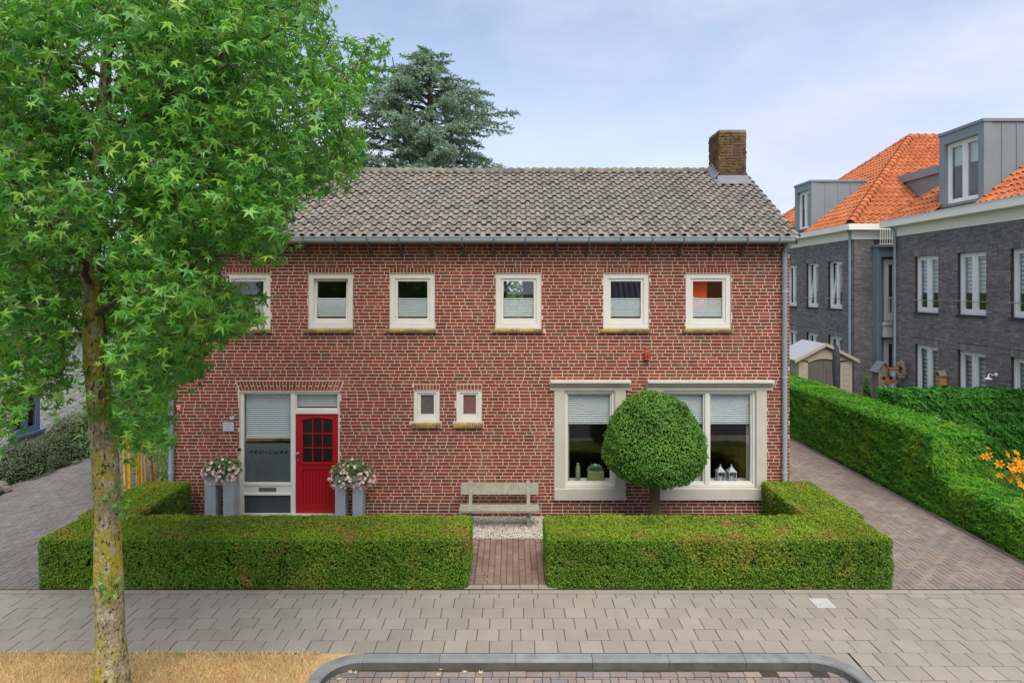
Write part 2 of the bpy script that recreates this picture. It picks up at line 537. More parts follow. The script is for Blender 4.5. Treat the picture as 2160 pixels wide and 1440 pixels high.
m_cedar = M('blue_cedar_needle', [lin(150, 178, 146), lin(128, 156, 128), lin(170, 194, 164), lin(112, 140, 112), lin(160, 182, 142)], rough=0.7, spec=0.2,
            noise=(0.6, 0.25), transl=0.25, patches=[(lin(120, 140, 84), 0.5, 0.58, 0.7, 0.5)])
m_cedarbark = M('cedar_bark', [lin(96, 84, 74)], rough=1, noise=(5, 0.3))
m_bamboo = M('bamboo_culm', [lin(248, 184, 44), lin(232, 170, 44), lin(252, 196, 66), lin(214, 160, 56)], rough=0.45, spec=0.4, noise=(5, 0.12))
m_bamleaf = M('bamboo_leaf', [lin(98, 146, 62), lin(114, 162, 68), lin(82, 128, 56), lin(132, 174, 76)], rough=0.5, spec=0.35, noise=(1.5, 0.2), transl=0.3)
m_coton = M('cotoneaster_leaf', [lin(96, 114, 80), lin(84, 102, 72), lin(112, 128, 90), lin(76, 96, 66), lin(124, 138, 98)], rough=0.6, spec=0.3, noise=(2, 0.2), transl=0.15)
m_bgleaf = M('background_leaf', [lin(86, 126, 56), lin(72, 112, 50), lin(102, 142, 64), lin(62, 98, 46)], rough=0.6, noise=(0.8, 0.25), transl=0.25)
m_whitebrick = M('white_painted_brick', [lin(236, 234, 226), lin(230, 228, 220), lin(240, 238, 230)], rough=0.8, noise=(3, 0.06), fine=(40, 0.06), bump=(40, 0.5, 0.008))
m_bluepaint = M('blue_grey_paint', [lin(104, 122, 150)], rough=0.5, spec=0.4, noise=(4, 0.08))
m_rock = M('fieldstone', [lin(126, 118, 106)], rough=0.95, noise=(5, 0.25), fine=(50, 0.2), bump=(20, 0.6, 0.02))
m_planter = M('zinc_planter', [lin(164, 168, 170)], rough=0.55, spec=0.4, metal=0.15, noise=(5, 0.1), fine=(60, 0.05))
m_begleaf = M('begonia_leaf', [lin(116, 140, 80), lin(134, 146, 92), lin(100, 124, 68), lin(146, 132, 90)], rough=0.5, transl=0.2)
m_blossom = M('begonia_blossom', [lin(240, 226, 214), lin(244, 206, 190), lin(236, 234, 226), lin(238, 178, 158), lin(246, 236, 222), lin(232, 150, 130)], rough=0.6, transl=0.2, noise=None)
m_bench = M('weathered_bench', [lin(152, 147, 128)], rough=0.92, noise=(9, 0.2), fine=(70, 0.2), bump=(60, 0.4, 0.004), patches=[(lin(140, 136, 90), 6, 0.52, 0.68, 0.5), (lin(190, 184, 164), 12, 0.58, 0.66, 0.5)])
m_dbrick = M('dark_brick', [lin(140, 133, 130), lin(126, 120, 118), lin(150, 142, 138), lin(132, 126, 123), lin(116, 111, 110), lin(156, 147, 142)], rough=0.85, noise=(2, 0.12),
             fine=(60, 0.15), bump=(90, 0.4, 0.004))
m_dmortar = M('dark_mortar', [lin(74, 70, 70)], rough=0.95, noise=(3, 0.15))
m_orange = M('orange_roof_tile', [lin(190, 112, 70), lin(180, 102, 62), lin(200, 122, 78), lin(186, 108, 68), lin(170, 96, 60), lin(198, 120, 80)], rough=0.8,
             noise=(1.2, 0.1), fine=(30, 0.08))
m_hiptile = M('hip_tile', [lin(192, 110, 70), lin(180, 98, 60), lin(204, 122, 80)], rough=0.85, noise=(5, 0.12))
m_dzinc = M('grey_zinc_cladding', [lin(136, 146, 148)], rough=0.55, spec=0.4, metal=0.15, noise=(1.5, 0.06), fine=(60, 0.05))
m_dzinc2 = M('blue_grey_panel', [lin(124, 140, 146)], rough=0.6, spec=0.4, noise=(1.5, 0.05))
m_facia = M('cream_fascia', [lin(246, 243, 230)], rough=0.6, noise=(1, 0.04))
m_shed = M('beige_plastic', [lin(186, 172, 152)], rough=0.6, noise=(3, 0.05))
m_sheddoor = M('taupe_plastic', [lin(112, 104, 98)], rough=0.6, noise=(3, 0.07))
m_shedroof = M('pale_shed_roof', [lin(168, 170, 172)], rough=0.6, noise=(3, 0.05))
m_para = M('charcoal_cover', [lin(68, 72, 78)], rough=0.8, noise=(8, 0.2), bump=(18, 0.5, 0.02))
m_wood = M('weathered_wood', [lin(158, 136, 116)], rough=0.9, noise=(8, 0.25), stretch=(3, 3, 0.5), bump=(30, 0.4, 0.006))
m_pine = M('pine_wood', [lin(196, 148, 96)], rough=0.8, noise=(8, 0.15))
m_wreath = M('dried_wreath', [lin(196, 178, 150), lin(176, 156, 128), lin(212, 198, 172), lin(150, 128, 100)], rough=0.95, noise=None)
m_pot = M('pale_blue_pot', [lin(172, 194, 202)], rough=0.6, noise=(4, 0.05))
m_oflower = M('orange_flower', [lin(214, 100, 36), lin(226, 124, 48), lin(190, 74, 30)], rough=0.7, noise=None, transl=0.15)
m_lily = M('orange_lily_petal', [lin(244, 168, 30), lin(238, 150, 24), lin(250, 184, 52), lin(232, 134, 30)], rough=0.6, noise=None, transl=0.3)
m_lilyleaf = M('lily_strap_leaf', [lin(98, 148, 44), lin(82, 132, 38), lin(116, 162, 56), lin(72, 118, 36)], rough=0.5, noise=(2, 0.15), transl=0.3)
m_terra = M('terracotta_glaze', [lin(168, 68, 48)], rough=0.45, spec=0.5, noise=(30, 0.25))
m_blue = M('enamel_blue', [lin(36, 44, 84)], rough=0.3, spec=0.5, noise=None)
m_letter = M('white_lettering', [lin(236, 236, 236)], rough=0.4, noise=None)
m_dletter = M('dark_lettering', [lin(14, 15, 16)], rough=0.8, spec=0.1, noise=None)
m_sticker = M('red_sticker', [lin(206, 40, 40)], rough=0.4, noise=None)
m_plaque = M('grey_plaque', [lin(186, 192, 198)], rough=0.35, spec=0.5, noise=(30, 0.06))
m_faint = M('faint_engraving', [lin(150, 158, 168)], rough=0.4, noise=None)
m_chrome = M('brushed_metal', [lin(180, 178, 172)], rough=0.3, metal=0.9, noise=None)
m_brass = M('dull_bronze_slot', [lin(120, 118, 104)], rough=0.4, metal=0.5, noise=None)
m_greenpot = M('sage_ceramic', [lin(142, 158, 98)], rough=0.5, spec=0.4, noise=(9, 0.1))
m_agave = M('succulent_leaf', [lin(160, 204, 184), lin(144, 190, 170), lin(176, 214, 194)], rough=0.5, noise=None)
m_lantern = M('zinc_lantern', [lin(186, 192, 194)], rough=0.5, metal=0.2, noise=(20, 0.15))
m_cabinet = M('brown_wood', [lin(150, 96, 50)], rough=0.5, noise=(6, 0.15))
m_pages = M('pale_paper', [lin(206, 210, 212)], rough=0.8, noise=(20, 0.1))
m_curtain = M('sheer_curtain', [lin(214, 216, 210)], rough=0.9, noise=None, transl=0.3)
m_oblong = M('orange_oblong_paint', [lin(244, 96, 24)], rough=0.7, noise=(3, 0.08))
m_fallen = M('fallen_leaf_dry', [lin(214, 178, 110), lin(196, 150, 84), lin(226, 202, 150), lin(150, 170, 60)], rough=0.7, noise=None)
m_slate = M('dark_seamed_roof', [lin(150, 153, 158)], rough=0.5, noise=(1, 0.08))
m_purlin = M('roof_underlay', [lin(70, 60, 50)], rough=1, noise=(3, 0.2))
m_parabase = M('dark_plastic', [lin(54, 56, 58)], rough=0.6, noise=(5, 0.1))

# ------------------------------------------------------------------ generators
I3 = np.eye(3)
AX_FRONT = np.array([[1, 0, 0], [0, 0, 1], [0, -1, 0]], float)      # u=X, v=Z, outward -Y
AX_TOP = np.array([[1, 0, 0], [0, 1, 0], [0, 0, 1]], float)         # u=X, v=Y, outward +Z
AX_WEST = np.array([[0, -1, 0], [0, 0, 1], [-1, 0, 0]], float)      # u=-Y, v=Z, outward -X
AX_EAST = np.array([[0, 1, 0], [0, 0, 1], [1, 0, 0]], float)

BLK_S = np.array([(-1, -1), (1, -1), (1, 1), (-1, 1)], float)
BLK_F = np.array([(0, 1, 5, 4), (1, 2, 6, 5), (2, 3, 7, 6), (3, 0, 4, 7), (4, 5, 9, 8), (5, 6, 10, 9), (6, 7, 11, 10), (7, 4, 8, 11), (8, 9, 10, 11), (3, 2, 1, 0)])


def block_local(H, c):
    """H (n,3) half sizes -> local verts (n,12,3)"""
    H = np.asarray(H, float).reshape(-1, 3)
    n = len(H)
    L = np.zeros((n, 12, 3))
    for k, (su, sv) in enumerate(BLK_S):
        for ring, (ins, w) in enumerate(((0, -1), (0, 1), (c, 1))):
            L[:, ring * 4 + k, 0] = su * (H[:, 0] - ins)
            L[:, ring * 4 + k, 1] = sv * (H[:, 1] - ins)
            L[:, ring * 4 + k, 2] = w * H[:, 2] - (c if ring == 1 else 0)
    return L


def blocks_np(C, H, A, c=0.004):
    L = block_local(H, c)
    V = L @ A + np.asarray(C)[:, None, :]
    n = len(L)
    Fa = (BLK_F[None] + (np.arange(n) * 12)[:, None, None]).reshape(-1, 4)
    return V.reshape(-1, 3), Fa


def place_blocks(name, stuff, C, H, A, mat, parent, n_ind=300, score=None, c=0.004):
    """the n_ind best-scored pieces as objects, the rest joined into one stuff part"""
    C = np.asarray(C, float)
    H = np.asarray(H, float)
    order = np.argsort(-(score if score is not None else np.zeros(len(C))), kind='stable')
    ind, rest = order[:n_ind], order[n_ind:]
    cache = {}
    for i in ind:
        key = tuple(np.round(H[i], 3))
        me = cache.get(key)
        if me is None:
            V = (block_local(H[i], c) @ A).reshape(-1, 3)
            me = mesh_from(name, V, [BLK_F])
            me.materials.append(mat)
            cache[key] = me
        o = bpy.data.objects.new(name, me)
        link(o, parent, tuple(C[i]))
    if len(rest):
        V, Fa = blocks_np(C[rest], H[rest], A, c)
        np_obj(stuff, V, [Fa], mat, parent, kind='stuff')


def brick_courses(u0, u1, z0, z1, excl=(), course=0.0719, st=0.228, hd=0.117, joint=0.0125, jit=0.35, seed=1):
    r = random.Random(seed)
    out = []
    nz = int((z1 - z0) / course + 1e-6)
    for k in range(nz):
        zc = z0 + (k + 0.5) * course
        bl = sorted((a, b) for a, b, c_, d in excl if c_ < zc < d)
        segs, cur = [], u0
        for a, b in bl:
            if a > cur + 0.02:
                segs.append((cur, a))
            cur = max(cur, b)
        if cur < u1 - 0.02:
            segs.append((cur, u1))
        # a wild-bond course that ignores openings, then clipped
        u = u0 - r.random() * st
        pos = []
        last = 0
        while u < u1:
            h = r.random() < jit and last == 0
            w = hd if h else st
            last = 1 if h else 0
            pos.append((u, u + w))
            u += w
        for s0, s1 in segs:
            for a, b in pos:
                a2, b2 = max(a, s0), min(b, s1)
                if b2 - a2 > 0.035:
                    out.append(((a2 + b2) / 2, zc, b2 - a2 - joint, course - joint))
    return np.array(out)


def holes_wall(mb, O, U, N, u0, u1, z0, z1, holes, t):
    """wall sheet of thickness t behind plane (O,U,N) with rectangular holes and reveals"""
    us = sorted({u0, u1, *[h[0] for h in holes], *[h[1] for h in holes]})
    zs = sorted({z0, z1, *[h[2] for h in holes], *[h[3] for h in holes]})
    us = [u for u in us if u0 <= u <= u1]
    zs = [z for z in zs if z0 <= z <= z1]
    O, U, N, Z = np.array(O, float), np.array(U, float), np.array(N, float), np.array((0, 0, 1.0))
    nu, nz = len(us) - 1, len(zs) - 1

    def solid(i, j):
        if i < 0 or j < 0 or i >= nu or j >= nz:
            return False
        uc, zc = (us[i] + us[i + 1]) / 2, (zs[j] + zs[j + 1]) / 2
        return not any(h[0] < uc < h[1] and h[2] < zc < h[3] for h in holes)
    p = lambda u, w, z: O + U * u + N * w + Z * z
    for i in range(nu):
        for j in range(nz):
            if not solid(i, j):
                continue
            a, b, c, d = us[i], us[i + 1], zs[j], zs[j + 1]
            mb.quad(p(a, 0, c), p(b, 0, c), p(b, 0, d), p(a, 0, d))
            mb.quad(p(a, -t, c), p(a, -t, d), p(b, -t, d), p(b, -t, c))
            if not solid(i - 1, j):
                mb.quad(p(a, 0, c), p(a, 0, d), p(a, -t, d), p(a, -t, c))
            if not solid(i + 1, j):
                mb.quad(p(b, 0, c), p(b, -t, c), p(b, -t, d), p(b, 0, d))
            if not solid(i, j - 1):
                mb.quad(p(a, 0, c), p(a, -t, c), p(b, -t, c), p(b, 0, c))
            if not solid(i, j + 1):
                mb.quad(p(a, 0, d), p(b, 0, d), p(b, -t, d), p(a, -t, d))


def rect_frame(mb, O, U, N, u0, u1, z0, z1, wl, wr, wb, wt, d0, d1):
    """rectangular frame ring, d0..d1 outward offsets; pieces butt end to end"""
    Z = (0, 0, 1)
    mb.obox(O, U, N, Z, u0, u0 + wl, d0, d1, z0, z1)
    mb.obox(O, U, N, Z, u1 - wr, u1, d0, d1, z0, z1)
    mb.obox(O, U, N, Z, u0 + wl, u1 - wr, d0, d1, z0, z0 + wb)
    mb.obox(O, U, N, Z, u0 + wl, u1 - wr, d0, d1, z1 - wt, z1)


def unit(v):
    return v / np.maximum(np.linalg.norm(v, axis=-1, keepdims=True), 1e-9)


def leaf_quads(p, n, L, W, tilt=0.6, fold=0.15, axis=None, axmix=0.0):
    """diamond leaves: p (k,3) positions, n (k,3) facing; returns V,F"""
    k = len(p)
    n = unit(n + rng.normal(0, tilt, (k, 3)))
    a = rng.normal(0, 1, (k, 3))
    if axis is not None:
        a = unit(a) * (1 - axmix) + axis * axmix
    a = unit(a - n * (a * n).sum(1, keepdims=True))
    b = np.cross(n, a)
    s = rng.uniform(0.7, 1.25, (k, 1))
    L = L * s
    W = W * s
    V = np.stack([p - a * L / 2, p + b * W / 2 + n * W * fold, p + a * L / 2, p - b * W / 2 + n * W * fold], 1)
    Fa = np.arange(k * 4).reshape(k, 4)
    return V.reshape(-1, 3), Fa


def wav(p, s=1.0, ph=0.0):
    """cheap smooth noise in -1..1"""
    x, y, z = p[:, 0] * s, p[:, 1] * s, p[:, 2] * s
    return (np.sin(3.1 * x + 1.7 * y + ph) + np.sin(2.3 * y - 4.1 * z + 1.3 + ph) + np.sin(5.3 * x - 2.9 * z + 0.7 * y + 2.1 + ph) + np.sin(7.9 * z + 6.1 * x + ph)) / 4


def box_surface(x0, x1, y0, y1, z1, dens, z0=0.0):
    """points+normals on the four sides and top of a box"""
    ps, ns = [], []
    for (n, area, f) in (
        ((0, -1, 0), (x1 - x0) * (z1 - z0), lambda a, b: np.stack([x0 + a * (x1 - x0), np.full_like(a, y0), z0 + b * (z1 - z0)], 1)),
        ((0, 1, 0), (x1 - x0) * (z1 - z0), lambda a, b: np.stack([x0 + a * (x1 - x0), np.full_like(a, y1), z0 + b * (z1 - z0)], 1)),
        ((-1, 0, 0), (y1 - y0) * (z1 - z0), lambda a, b: np.stack([np.full_like(a, x0), y0 + a * (y1 - y0), z0 + b * (z1 - z0)], 1)),
        ((1, 0, 0), (y1 - y0) * (z1 - z0), lambda a, b: np.stack([np.full_like(a, x1), y0 + a * (y1 - y0), z0 + b * (z1 - z0)], 1)),
        ((0, 0, 1), (y1 - y0) * (x1 - x0), lambda a, b: np.stack([x0 + a * (x1 - x0), y0 + b * (y1 - y0), np.full_like(a, z1)], 1)),
    ):
        k = int(area * dens)
        ps.append(f(rng.random(k), rng.random(k)))
        ns.append(np.tile(np.array(n, float), (k, 1)))
    return np.concatenate(ps), np.concatenate(ns)


def soft_corner(p, n, x0, x1, y0, y1, z1, r=0.07):
    """pull points near box edges inwards to round the clipped edge"""
    c = np.array([(x0 + x1) / 2, (y0 + y1) / 2, z1 / 2])
    h = np.array([(x1 - x0) / 2, (y1 - y0) / 2, z1 / 2])
    q = np.abs(p - c) - (h - r)
    q[:, 2] = np.where(p[:, 2] > c[2], q[:, 2], -1)
    q = np.maximum(q, 0)
    d = np.linalg.norm(q, axis=1, keepdims=True)
    cor = np.where(d > r, (q - q * (r / np.maximum(d, 1e-6))), 0)
    sg = np.sign(p - c)
    n2 = unit(n + sg * q / r * 0.8)
    return p - sg * cor, n2


def hedge(name, label, boxes, dens, L, W, mat, loc, shoot=False, bumpy=0.03, zlow=-0.01, inset=0.12):
    root = empty(name, loc, label, 'hedge')
    core = MB()
    for (x0, x1, y0, y1, h) in boxes:
        core.box(x0 + inset, x1 - inset, y0 + inset, y1 - inset, 0.0, h - inset)
    core.build('twig_core', m_hedgecore, root)
    Vs, Fs, off = [], [], 0
    Vt, Ft, offt = [], [], 0
    for i, (x0, x1, y0, y1, h) in enumerate(boxes):
        p, n = box_surface(x0, x1, y0, y1, h, dens, zlow)
        p, n = soft_corner(p, n, x0, x1, y0, y1, h)
        keep = np.ones(len(p), bool)
        for j, (a0, a1, b0, b1, g) in enumerate(boxes):
            if j != i:
                e = 0.035
                keep &= ~((p[:, 0] > a0 + e) & (p[:, 0] < a1 - e) & (p[:, 1] > b0 + e) & (p[:, 1] < b1 - e) & (p[:, 2] < g - e))
        p, n = p[keep], n[keep]
        # taper in near the foot, wobble of the clipped face, random depth
        foot = np.clip((0.22 - p[:, 2]) / 0.22, 0, 1)[:, None]
        side = 1 - np.abs(n[:, 2:3])
        w = wav(p, 1.6)[:, None] * 0.6 + wav(p, 5.0, 1.1)[:, None] * 0.4
        stray = (rng.random((len(p), 1)) < 0.02) * rng.random((len(p), 1)) * 0.05
        low_f = wav(p * np.array([1, 1, 0.4]), 0.55, 0.9)[:, None] * 0.02
        p = p + n * (w * bumpy + low_f + stray - rng.random((len(p), 1)) ** 1.5 * 0.075 + 0.012) - n * side * foot * 0.03
        if shoot:
            tuft = wav(p, 4.2, 3.3) + wav(p, 9.0, 0.4)
            p = p + n * (tuft * 0.03)[:, None]
        # sparse gaps
        gap = (wav(p, 2.7, 4.0) + wav(p, 7.0, 2.0) + wav(p, 13.0, 1.0) * 0.6) > 0.85
        p = np.where(gap[:, None] & (np.abs(n[:, 2:3]) < 0.5), p - n * 0.085, p)
        if shoot:
            ax = unit(n * 1.0 + np.array([0, 0, 0.35]) + rng.normal(0, 0.45, p.shape))
            V, Fa = leaf_quads(p, n + np.array([0, 0, 0.6]), L, W, tilt=0.5, axis=ax, axmix=0.85)
        else:
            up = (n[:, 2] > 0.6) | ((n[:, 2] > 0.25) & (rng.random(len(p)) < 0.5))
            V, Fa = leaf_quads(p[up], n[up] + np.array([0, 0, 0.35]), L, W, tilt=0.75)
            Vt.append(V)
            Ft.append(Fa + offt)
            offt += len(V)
            V, Fa = leaf_quads(p[~up], n[~up] + np.array([0, 0, 0.25]), L * 1.1, W * 1.1, tilt=0.75)
        Vs.append(V)
        Fs.append(Fa + off)
        off += len(V)
    np_obj('foliage', np.concatenate(Vs), [np.concatenate(Fs)], mat, root, kind='stuff')
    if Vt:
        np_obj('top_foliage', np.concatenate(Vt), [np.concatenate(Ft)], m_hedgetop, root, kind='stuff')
    return root


def tile_mesh(w, length, thick=0.02, hump=0.045, seg=7, flat=0.5, sag=0.006):
    """one roof tile: local u (0..w), v (0..length) upslope, h out of the roof"""
    prof = [(0.0, 0.004), (w * 0.12, -sag * 0.3), (w * flat * 0.5, -sag), (w * flat * 0.92, 0.0)]
    c0, r = w * (flat + (1 - flat) / 2), w * (1 - flat) / 2 * 1.06
    for k in range(seg):
        th = math.pi * (1 - k / (seg - 1))
        prof.append((c0 + r * math.cos(th), max(0.0, hump * math.sin(th))))
    k = len(prof)
    tilt = 0.042
    V = []
    for (v, add) in ((0.0, tilt), (length, 0.0)):
        V += [(u, v, h + add) for u, h in prof]
    V += [(u, 0.05, h + tilt - thick) for u, h in prof]
    Fq = []
    for i in range(k - 1):
        Fq.append((i, i + 1, k + i + 1, k + i))
        Fq.append((2 * k + i, 2 * k + i + 1, i + 1, i))
    # closed hump end
    return np.array(V, float), np.array(Fq)


def tile_field(parent, O, U, V, w, expo, ncol, nrow, keep, mat, name, stuff, n_ind, T, score=None, jitter=0.004):
    O, U, V = np.array(O, float), unit(np.array(U, float)), unit(np.array(V, float))
    Nn = np.cross(U, V)
    A = np.stack([U, V, Nn])
    pos = []
    for r in range(nrow):
        for c in range(ncol):
            p = O + U * (c * w) + V * (r * expo)
            ctr = p + U * w / 2 + V * expo / 2
            if keep(ctr):
                pos.append(p)
    pos = np.array(pos)
    pos = pos + Nn * rng.normal(0, jitter, (len(pos), 1)) + V * rng.normal(0, jitter, (len(pos), 1))
    s = score(pos) if score else -np.linalg.norm(pos - np.array([0, 0, CAMZ]), axis=1)
    order = np.argsort(-s)
    ind, rest = order[:n_ind], order[n_ind:]
    if len(ind):
        me = mesh_from(name, T[0] @ A, [T[1]])
        me.polygons.foreach_set('use_smooth', np.ones(len(me.polygons), dtype=bool))
        try:
            me.set_sharp_from_angle(angle=R(50))
        except Exception:
            pass
        me.materials.append(mat)
        for i in ind:
            o = bpy.data.objects.new(name, me)
            link(o, parent, tuple(pos[i]))
    if len(rest):
        TV = T[0] @ A
        Vv = (TV[None] + pos[rest][:, None, :]).reshape(-1, 3)
        Fa = (T[1][None] + (np.arange(len(rest)) * len(TV))[:, None, None]).reshape(-1, 4)
        np_obj(stuff, Vv, [Fa], mat, parent, kind='stuff')


def herring(x0, x1, y0, y1, w=0.105, gap=0.009):
    """90 degree herringbone pavers clipped to a rectangle: centres, half sizes (u=X,v=Y)"""
    C, H = [], []
    ni, nj = int((x1 - x0) / w) + 3, int((y1 - y0) / w) + 3
    for i in range(-2, ni):
        for j in range(-2, nj):
            k = (i - j) % 4
            if k == 0:
                a, b, c, d = i, i + 2, j, j + 1
            elif k == 3:
                a, b, c, d = i, i + 1, j, j + 2
            else:
                continue
            a, b = max(x0 + a * w, x0), min(x0 + b * w, x1)
            c, d = max(y0 + c * w, y0), min(y0 + d * w, y1)
            if b - a > 0.03 and d - c > 0.03:
                C.append(((a + b) / 2, (c + d) / 2))
                H.append(((b - a) / 2 - gap / 2, (d - c) / 2 - gap / 2))
    return np.array(C), np.array(H)


def in_view(C, m=0):
    px = HX + C[:, 0] * F / C[:, 1]
    py = HY - (C[:, 2] - CAMZ) * F / C[:, 1]
    return (px > -m) & (px < 2160 + m) & (py > -m) & (py < 1440 + m)


def pave(parent, name, stuff, C2, H2, ztop, th, mat, n_ind, c=0.004, wob=0.0025, seen=None):
    n = len(C2)
    z = ztop - th / 2 + rng.normal(0, wob, n)
    C = np.column_stack([C2, z])
    H = np.column_stack([H2, np.full(n, th / 2)])
    v = in_view(C)
    if seen is not None:
        v &= seen(C)
    score = np.where(v, 1000, 0) - C[:, 1]
    place_blocks(name, stuff, C, H, AX_TOP, mat, parent, n_ind, score, c)


# ------------------------------------------------------------------ ground and paving
g = MB()
g.quad((-600, -600, -0.16), (600, -600, -0.16), (600, 8.36, -0.16), (-600, 8.36, -0.16))
g.quad((-600, 8.36, -0.16), (600, 8.36, -0.16), (600, 8.36, -0.05), (-600, 8.36, -0.05))
g.quad((-600, 8.36, -0.05), (600, 8.36, -0.05), (600, 1500, -0.05), (-600, 1500, -0.05))
g.build('ground', m_ground, kind='structure')
MB().box(-60, 60, -7.0, 5.9, -0.155, -0.125).build('road', m_asphalt, kind='structure')

# sidewalk of 30 cm slabs
walk = MB().box(-30, 30, 8.515, 10.3, -0.07, -0.006).box(4.43, 30, 5.95, 8.515, -0.07, -0.006).build('sidewalk', m_joint, kind='structure')
C2, H2 = [], []
gp = 0.0048
for r_ in range(5):
    y0 = 8.515 + 0.3 * r_
    for k in range(-100, 100):
        x0 = k * 0.305 + (0.152 if r_ % 2 else 0.0) + 0.03 * math.sin(r_ * 5)
        C2.append((x0 + 0.1525, y0 + 0.15))
        H2.append((0.1525 - gp, 0.15 - gp))
for k in range(-100, 100):
    x0 = k * 0.305 + 0.1
    C2.append((x0 + 0.1525, 10.015 + 0.075))
    H2.append((0.1525 - gp, 0.075 - gp))
for k in range(-31, 31):
    x0 = k * 1.0 + 0.32
    C2.append((x0 + 0.5, 10.235))
    H2.append((0.5 - gp, 0.06 - gp))
for r_ in range(-8, 0):
    y0 = 8.515 + 0.3 * r_
    for k in range(14, 100):
        x0 = k * 0.305 + (0.152 if r_ % 2 else 0.0) + 0.03 * math.sin(r_ * 5)
        a = max(x0, 4.44)
        if x0 + 0.305 - a > 0.05:
            C2.append(((a + x0 + 0.305) / 2, y0 + 0.15))
            H2.append(((x0 + 0.305 - a) / 2 - gp, 0.15 - gp))
C2, H2 = np.array(C2), np.array(H2)
cover = int(np.argmin(np.hypot(C2[:, 0] - 4.9, C2[:, 1] - 9.86)))
cvx = C2[cover].copy()
m_ = np.arange(len(C2)) != cover
pave(walk, 'paving_slab', 'paving_slabs_beyond', C2[m_], H2[m_], 0.0, 0.05, m_paving, 300, c=0.004, wob=0.0018)
MB().bev(cvx[0] - 0.15, cvx[0] + 0.15, cvx[1] - 0.147, cvx[1] + 0.147, -0.05, 0.002, 0.004).build('cover_slab', m_plate, walk, label='pale square cover slab')

# parking bay
bay = MB().box(-2.45, 4.35, 5.9, 8.36, -0.2, -0.129).build('parking_bay', m_joint, kind='structure')
C2, H2 = herring(-2.4, 4.3, 6.0, 8.18, 0.107)
pave(bay, 'paver', 'pavers_beyond', C2, H2, -0.122, 0.06, m_bay, 300, wob=0.002)
C2 = np.array([(-2.4 + 0.215 * k + 0.107, 8.245) for k in range(31)])
H2 = np.array([(0.104, 0.05)] * 31)
pave(bay, 'edge_paver', 'edge_pavers_beyond', C2, H2, -0.122, 0.06, m_bay, 31)

# kerb: stones along the bay, curved at both ends
kerb = empty('kerb', (1, 8.4, 0), kind='structure')
kw = 0.15


def kerb_piece(path):
    """path: list of inner-edge points with outward normal; builds one kerb stone"""
    mb = MB()
    k = len(path)
    V = []
    for (x, y, nx, ny) in path:
        for (o, z) in ((0.0, -0.17), (0.0, -0.035), (0.012, -0.010), (0.03, 0.0), (kw, 0.001), (kw, -0.17)):
            V.append((x + nx * o, y + ny * o, z))
    fs = []
    for i in range(k - 1):
        for j in range(5):
            fs.append((i * 6 + j, i * 6 + j + 1, (i + 1) * 6 + j + 1, (i + 1) * 6 + j))
    fs.append((0, 1, 2, 3, 4, 5))
    fs.append(tuple(range((k - 1) * 6 + 5, (k - 1) * 6 - 1, -1)))
    mb.add(V, fs)
    o = mb.build('kerb_stone', m_kerb, kerb)
    o.data.materials.append(m_kerbface)
    for pl in o.data.polygons:
        if abs(pl.normal.z) < 0.3 and pl.center.z < -0.05:
            pl.material_index = 1
    return o


KY, KR, XL, XR = 8.345, 0.42, -2.36, 4.28
x = XL + KR
while x < XR - KR - 0.01:
    x2 = min(x + 0.995, XR - KR)
    kerb_piece([(x + 0.003, KY, 0, 1), (x2 - 0.003, KY, 0, 1)])
    x = x2
for cx, s in ((XL + KR, -1), (XR - KR, 1)):
    pts = []
    for k in range(9):
        th = R(90) * k / 8
        nx, ny = s * math.sin(th), math.cos(th)
        pts.append((cx + nx * KR, KY - KR + ny * KR, nx, ny))
    kerb_piece(pts if s > 0 else pts)
    for k in range(2):
        ya, yb = KY - KR - 0.004 - k, KY - KR - 1 - k
        kerb_piece([(cx + s * KR, ya, s, 0), (cx + s * KR, yb, s, 0)])

# paved / earth corners behind the curved kerb stones
for cx, s_k, mt in ((XL + KR, -1, m_drysoil), (XR - KR, 1, m_paving)):
    rr_ = KR + kw * 0.6
    pts = [(cx + s_k * rr_ * math.sin(R(90) * k_ / 8), KY - KR + rr_ * math.cos(R(90) * k_ / 8), -0.10) for k_ in range(9)]
    pts += [(cx + s_k * (KR + kw + 0.02), KY - KR, -0.10), (cx + s_k * (KR + kw + 0.02), 8.513, -0.10), (cx, 8.513, -0.10)]
    MB().prism(pts if s_k < 0 else pts[::-1], (0, 0, 0.094)).build('corner_fill', mt, kerb)

# dry grass strip left of the bay
strip = MB().box(-20, -2.52, 5.95, 8.505, -0.15, -0.02).build('verge_soil', m_drysoil, kind='structure')
k = 42000
p = np.column_stack([rng.uniform(-7.6, -2.53, k), 8.5 - rng.random(k) ** 1.3 * 2.3, np.full(k, -0.02)])
p[:, 1] += np.where(rng.random(k) < 0.05, rng.random(k) * 0.07 * (1 + np.sin(p[:, 0] * 9)), 0) * (p[:, 1] > 8.3)
p[:, 2] = np.where(p[:, 1] > 8.505, 0.0, p[:, 2])
hgt = rng.uniform(0.02, 0.07, k)
lean = rng.normal(0, 0.035, (k, 3))
lean[:, 2] = hgt
side = unit(rng.normal(0, 1, (k, 3)) * np.array([1, 1, 0.1])) * 0.006
V = np.stack([p - side, p + side, p + lean], 1).reshape(-1, 3)
np_obj('dry_grass', V, [np.arange(3 * k).reshape(-1, 3)], m_dry, None, kind='stuff', label='sunburnt straw coloured grass on the verge under the street tree', cat='grass')

